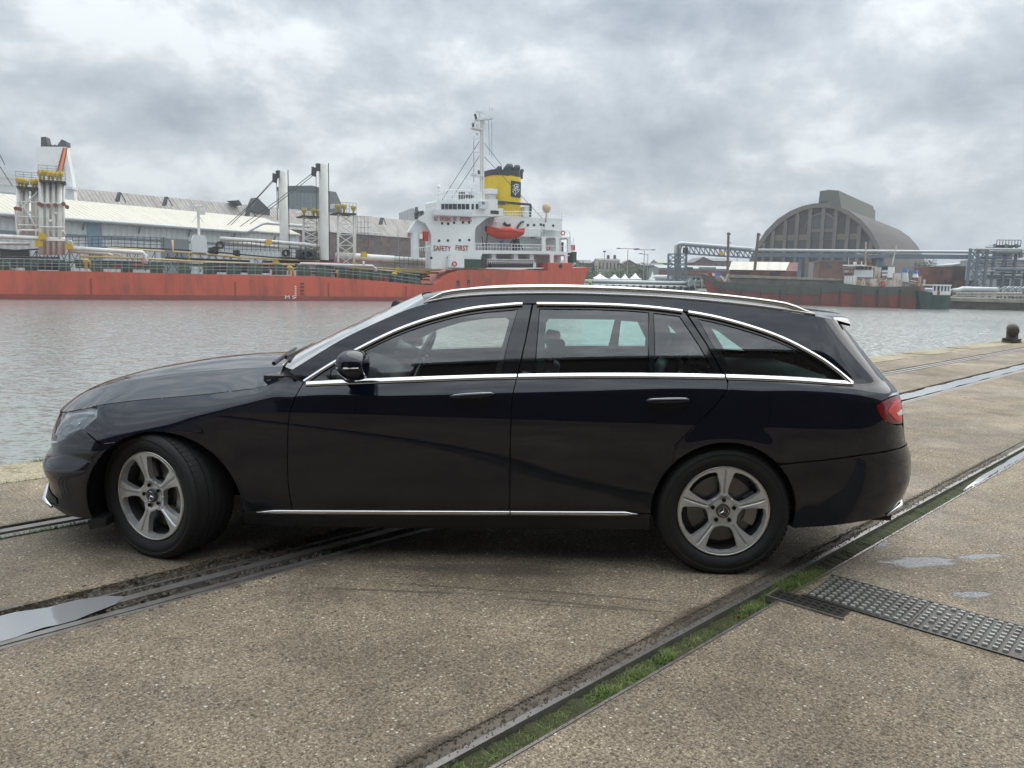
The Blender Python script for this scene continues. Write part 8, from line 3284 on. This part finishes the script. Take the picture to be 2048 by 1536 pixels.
# scuttle and wipers
t = MB()
t.grid(lambda a, b: (0.575 + 0.16 * b - 0.12 * (1 - (2 * a - 1) ** 2), (2 * a - 1) * 0.77, 0.945 + 0.05 * (1 - (2 * a - 1) ** 2) - 0.02 * (1 - b)), 20, 3)
t.build('scuttle_panel', M_BLACK, car, smooth=True)
for y0, y1 in ((-0.62, -0.02), (-0.05, 0.60)):
    t = MB()
    t.tube([(0.60 - 0.10 * (1 - (y0 / .77) ** 2), y0, 1.0), (0.56, (y0 + y1) / 2, 1.035), (0.70 - 0.20 * (1 - (y1 / .77) ** 2), y1, 1.03)], [0.012, 0.010, 0.007], 6)
    t.bar((0.60, y0 + 0.1, 1.025), (0.60, y1 + 0.05, 1.05), 0.015, 0.02)
    t.build('wiper', M_BLACK, car)

# nose details: star badge, grille bars, bumper blades, plates, exhaust
t = MB()
def star(mb, c, r, fn, th=0.006, ring=True, ang0=90):
    """three pointed star inside a ring; fn(a, b, d) maps plane coordinates to a point"""
    for k in range(3):
        a = R(ang0 + 120 * k)
        tip = (r * math.cos(a), r * math.sin(a))
        l = (r * 0.16 * math.cos(a + PI / 3), r * 0.16 * math.sin(a + PI / 3))
        rr_ = (r * 0.16 * math.cos(a - PI / 3), r * 0.16 * math.sin(a - PI / 3))
        mb.add([fn(*l, 0), fn(*tip, 0), fn(*rr_, 0), fn(0, 0, 0), fn(0, 0, th)], [(0, 1, 4), (1, 2, 4), (0, 3, 1), (1, 3, 2), (2, 3, 4), (3, 0, 4)])
    if ring:
        pts = [fn(r * math.cos(2 * PI * i / 28), r * math.sin(2 * PI * i / 28), th * 0.4) for i in range(28)]
        mb.tube(pts, r * 0.07, 6, closed=True)
star(t, None, 0.075, lambda a, b, d: (-0.835 - d, a, 0.59 + b), 0.006)
t.build('radiator_star', M_CHROME, car, smooth=False)
for sd in (1, -1):
    t = MB()
    pts = [S(x2u(x, z), z, 0.0) for x, z in ((-0.60, 0.215), (-0.70, 0.222), (-0.775, 0.245), (-0.80, 0.29), (-0.80, 0.33))]
    t.tube([(p.x - 0.012, (p.y - 0.008) * sd, p.z) for p in pts], [0.008, 0.016, 0.020, 0.014, 0.006], 8)
    t.build('bumper_blade', M_CHROME, car, smooth=True)
    t = MB()
    t.grid(lambda a, b: (lambda p: (p.x - 0.004, (p.y - 0.003) * sd, p.z))(S(x2u(-0.56 - 0.22 * a, 0.235 + 0.085 * b * (0.4 + 0.6 * a)), 0.235 + 0.085 * b * (0.4 + 0.6 * a))), 6, 3)
    t.build('air_intake', M_BLACK, car, smooth=True)
    t = MB()
    t.tube([(3.86, -0.60 * sd, 0.325), (3.955, -0.60 * sd, 0.32)], [0.045, 0.045], 14)
    t.tube([(3.80, -0.80 * sd, 0.305), (3.90, -0.72 * sd, 0.335), (3.945, -0.62 * sd, 0.365)], [0.006, 0.014, 0.012], 8)
    t.build('exhaust_trim', M_CHROME, car, smooth=True)
t = MB()
t.box(-0.862, -0.852, -0.26, 0.26, 0.335, 0.445)
t.box(4.072, 4.082, -0.26, 0.26, 0.72, 0.83)
t.build('number_plate', mat('plate_black', (0.02, 0.02, 0.02), 0.4), car)


# wheels
def wheel_rim():
    """five broad grooved spokes"""
    RO = 0.232
    r_in, r_out = 0.078, 0.217

    def hw(r):
        return 0.0190 + 0.013 * (1 - sstep(0.070, 0.095, r)) + 0.025 * sstep(0.11, 0.222, r)
    wins = []
    for k in range(5):
        ac = R(90 + 36 + 72 * k)
        lft, rgt = [], []
        n = 14
        for i in range(n + 1):
            f = i / n
            r = r_in + (r_out - r_in) * (0.5 - 0.5 * math.cos(PI * f))
            half = max(0.002, PI / 5 - hw(r) / r)
            c = min(1, (max(0, 1 - (1 - min(1, (r - r_in) / 0.016)) ** 2)) ** 0.5) * (max(0, 1 - (1 - min(1, (r_out - r) / 0.012)) ** 2)) ** 0.5
            half *= c
            lft.append((r * math.cos(ac + half), r * math.sin(ac + half)))
            rgt.append((r * math.cos(ac - half), r * math.sin(ac - half)))
        w = rgt + lft[::-1][1:-1]
        wins.append(w)
    outer = [(RO * math.cos(2 * PI * i / 96), RO * math.sin(2 * PI * i / 96)) for i in range(96)]

    def dep(a, b):
        r = math.hypot(a, b)
        th = math.atan2(b, a)
        k = round((math.degrees(th) - 90) / 72)
        d = th - R(90 + 72 * k)
        lat = r * math.sin(d)
        y = -0.008 * sstep(0.06, 0.20, r) + 0.0
        y -= 0.012 * (1 - sstep(0.03, 0.075, r)) * 0
        if r > 0.075:
            y += 0.011 * math.exp(-(lat / 0.0040) ** 2) * sstep(0.075, 0.10, r) * sstep(0.222, 0.205, r)
            hwv = hw(min(r, 0.203))
            e_ = (abs(lat) / hwv)
            y += 0.006 * max(0, e_ - 0.35) ** 1.5 * sstep(0.21, 0.19, r)
        y += 0.010 * sstep(0.085, 0.06, r)
        return y
    rad_lines = []
    for k in range(5):
        a = R(90 + 72 * k)
        for lat in (-0.012, -0.0075, -0.0045, -0.002, 0.0, 0.002, 0.0045, 0.0075, 0.012):
            ln = []
            for i in range(26):
                r = 0.078 + 0.0058 * i
                ln.append((r * math.cos(a) - lat * math.sin(a), r * math.sin(a) + lat * math.cos(a)))
            rad_lines.append(ln)
    vo, fs = tri_region(outer, wins, 0.0062, rad_lines)
    mb = MB()
    vs = [(v[0], dep(v[0], v[1]), v[1]) for v in vo]
    mb.add(vs, fs)
    cnt = set()
    for f in fs:
        for i in range(3):
            cnt.add((f[i], f[(i + 1) % 3]))
    o = len(mb.v)
    bs = [(a, b) for (a, b) in cnt if (b, a) not in cnt]
    mp = {}
    for (a, b) in bs:
        for i in (a, b):
            if i not in mp:
                mp[i] = len(mb.v)
                x, y, z = vs[i]
                r = math.hypot(x, z)
                k = 1.0 if r > 0.225 else 0.97
                mb.v.append((x * k, y + (0.030 if r < 0.225 else 0.012), z * k))
        mb.f.append((a, mp[a], mp[b], b))
    return mb


rim_mb = wheel_rim()
rim_me = rim_mb.mesh('rim', M_ALLOY, smooth=True, angle=38)
barrel = MB()
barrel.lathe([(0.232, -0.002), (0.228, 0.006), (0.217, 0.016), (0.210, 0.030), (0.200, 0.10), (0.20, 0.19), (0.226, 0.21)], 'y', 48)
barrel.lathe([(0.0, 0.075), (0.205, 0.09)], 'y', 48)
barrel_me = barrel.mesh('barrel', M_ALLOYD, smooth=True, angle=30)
lip = MB()
lip.lathe([(0.222, 0.0055), (0.226, -0.0085), (0.231, -0.0105), (0.2355, -0.006), (0.236, 0.006)], 'y', 72)
lip_me = lip.mesh('rim_lip', mat('bright_lip', (0.55, 0.54, 0.52), 0.25, 1.0), smooth=True)
tyre = MB()
prof = [(0.228, 0.012), (0.236, -0.002), (0.246, -0.014), (0.262, -0.024), (0.285, -0.029), (0.287, -0.0275), (0.300, -0.0265), (0.302, -0.028), (0.316, -0.022), (0.327, -0.010), (0.3345, 0.008), (0.3375, 0.026), (0.3385, 0.045)]
grooves = [0.055, 0.095, 0.135, 0.175]
pr = list(prof)
yv = 0.045
for g in grooves:
    pr += [(0.339, g - 0.006), (0.3325, g - 0.004), (0.3325, g + 0.004), (0.339, g + 0.006)]
mid_ = 0.115
pr += [(r, 2 * mid_ - h) for r, h in prof[::-1]]
tyre.lathe(pr, 'y', 96)
tyre_me = tyre.mesh('tyre', M_RUBBER, smooth=True, angle=50)
# tread blocks on the shoulders
tb = MB()
for i in range(72):
    a = 2 * PI * i / 72
    for h0, h1 in ((-0.004, 0.046), (0.184, 0.234)):
        r0, r1 = 0.3365, 0.3405
        d = R(1.9)
        def q_(r, aa, h):
            return (r * math.cos(aa), h, r * math.sin(aa))
        e_ = 0.006
        vs = [q_(r0, a - d, h0), q_(r0, a + d, h0), q_(r0, a + d, h1), q_(r0, a - d, h1), q_(r1 - (e_ if h0 < 0 else 0), a - d, h0), q_(r1 - (e_ if h0 < 0 else 0), a + d, h0),
              q_(r1 - (e_ if h0 > 0 else 0), a + d, h1), q_(r1 - (e_ if h0 > 0 else 0), a - d, h1)]
        tb.add(vs, [(4, 5, 6, 7), (0, 1, 5, 4), (1, 2, 6, 5), (2, 3, 7, 6), (3, 0, 4, 7)])
tb_me = tb.mesh('tread_blocks', M_RUBBER)
hub = MB()
hub.lathe([(0.0, -0.004), (0.033, -0.004), (0.036, 0.004), (0.036, 0.012)], 'y', 32)
hub_me = hub.mesh('hub_cap', mat('hub_dark', (0.10, 0.10, 0.11), 0.3, 0.7), smooth=True, angle=40)
hs = MB()
star(hs, None, 0.024, lambda a, b, d: (a, -0.0045 - d, b), 0.004)
hs_me = hs.mesh('hub_star', M_CHROME)
bolt = MB()
bolt.lathe([(0.0105, 0.000), (0.0105, -0.0045), (0.008, -0.0042), (0.008, 0.004), (0.0, 0.004)], 'y', 12)
bolt_me = bolt.mesh('wheel_bolt', M_BLACK, smooth=True, angle=40)
disc = MB()
disc.lathe([(0.0, 0.045), (0.085, 0.045), (0.09, 0.06), (0.172, 0.062), (0.172, 0.074), (0.1, 0.076)], 'y', 40)
disc_me = disc.mesh('brake_disc', M_DISC, smooth=True, angle=35)
cal = MB()
for i in range(1):
    pts = []
    cal.grid(lambda a, b: ((0.125 + 0.06 * b) * math.cos(R(-28 + 60 * a)), 0.052, (0.125 + 0.06 * b) * math.sin(R(-28 + 60 * a))), 8, 1)
    cal.grid(lambda a, b: ((0.185) * math.cos(R(-28 + 60 * a)), 0.052 + 0.04 * b, (0.185) * math.sin(R(-28 + 60 * a))), 8, 1)
cal_me = cal.mesh('brake_caliper', mat('caliper_grey', (0.30, 0.30, 0.29), 0.4, 0.6))


def wheel(x, side, steer=0.0, spin=0.0, zc_=0.328):
    y = -0.885 if side > 0 else 0.885
    o = bpy.data.objects.new('wheel', None)
    col.objects.link(o)
    o.parent = car
    o.location = (x, y, zc_)
    o.rotation_euler = (0, 0, steer + (0 if side > 0 else PI))
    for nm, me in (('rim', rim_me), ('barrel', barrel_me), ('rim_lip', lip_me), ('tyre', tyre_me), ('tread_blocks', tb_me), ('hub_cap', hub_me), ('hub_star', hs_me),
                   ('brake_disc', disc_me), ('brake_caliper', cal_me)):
        c = link(nm, me, o)
        if nm not in ('brake_caliper',):
            c.rotation_euler = (0, spin, 0)
        if nm == 'tread_blocks':
            c['kind'] = 'stuff'
        if nm == 'rim':
            for k in range(5):
                a = R(90 + 72 * k)
                bo_ = link('wheel_bolt', bolt_me, c)
                bo_.location = (0.056 * math.cos(a), 0.004, 0.056 * math.sin(a))


wheel(2.939, 1, 0.0, 0.0)
wheel(2.939, -1, 0.0, 0.6)
wheel(0.0, 1, R(-22.5), R(-16))
wheel(0.0, -1, R(-20), 0.3)
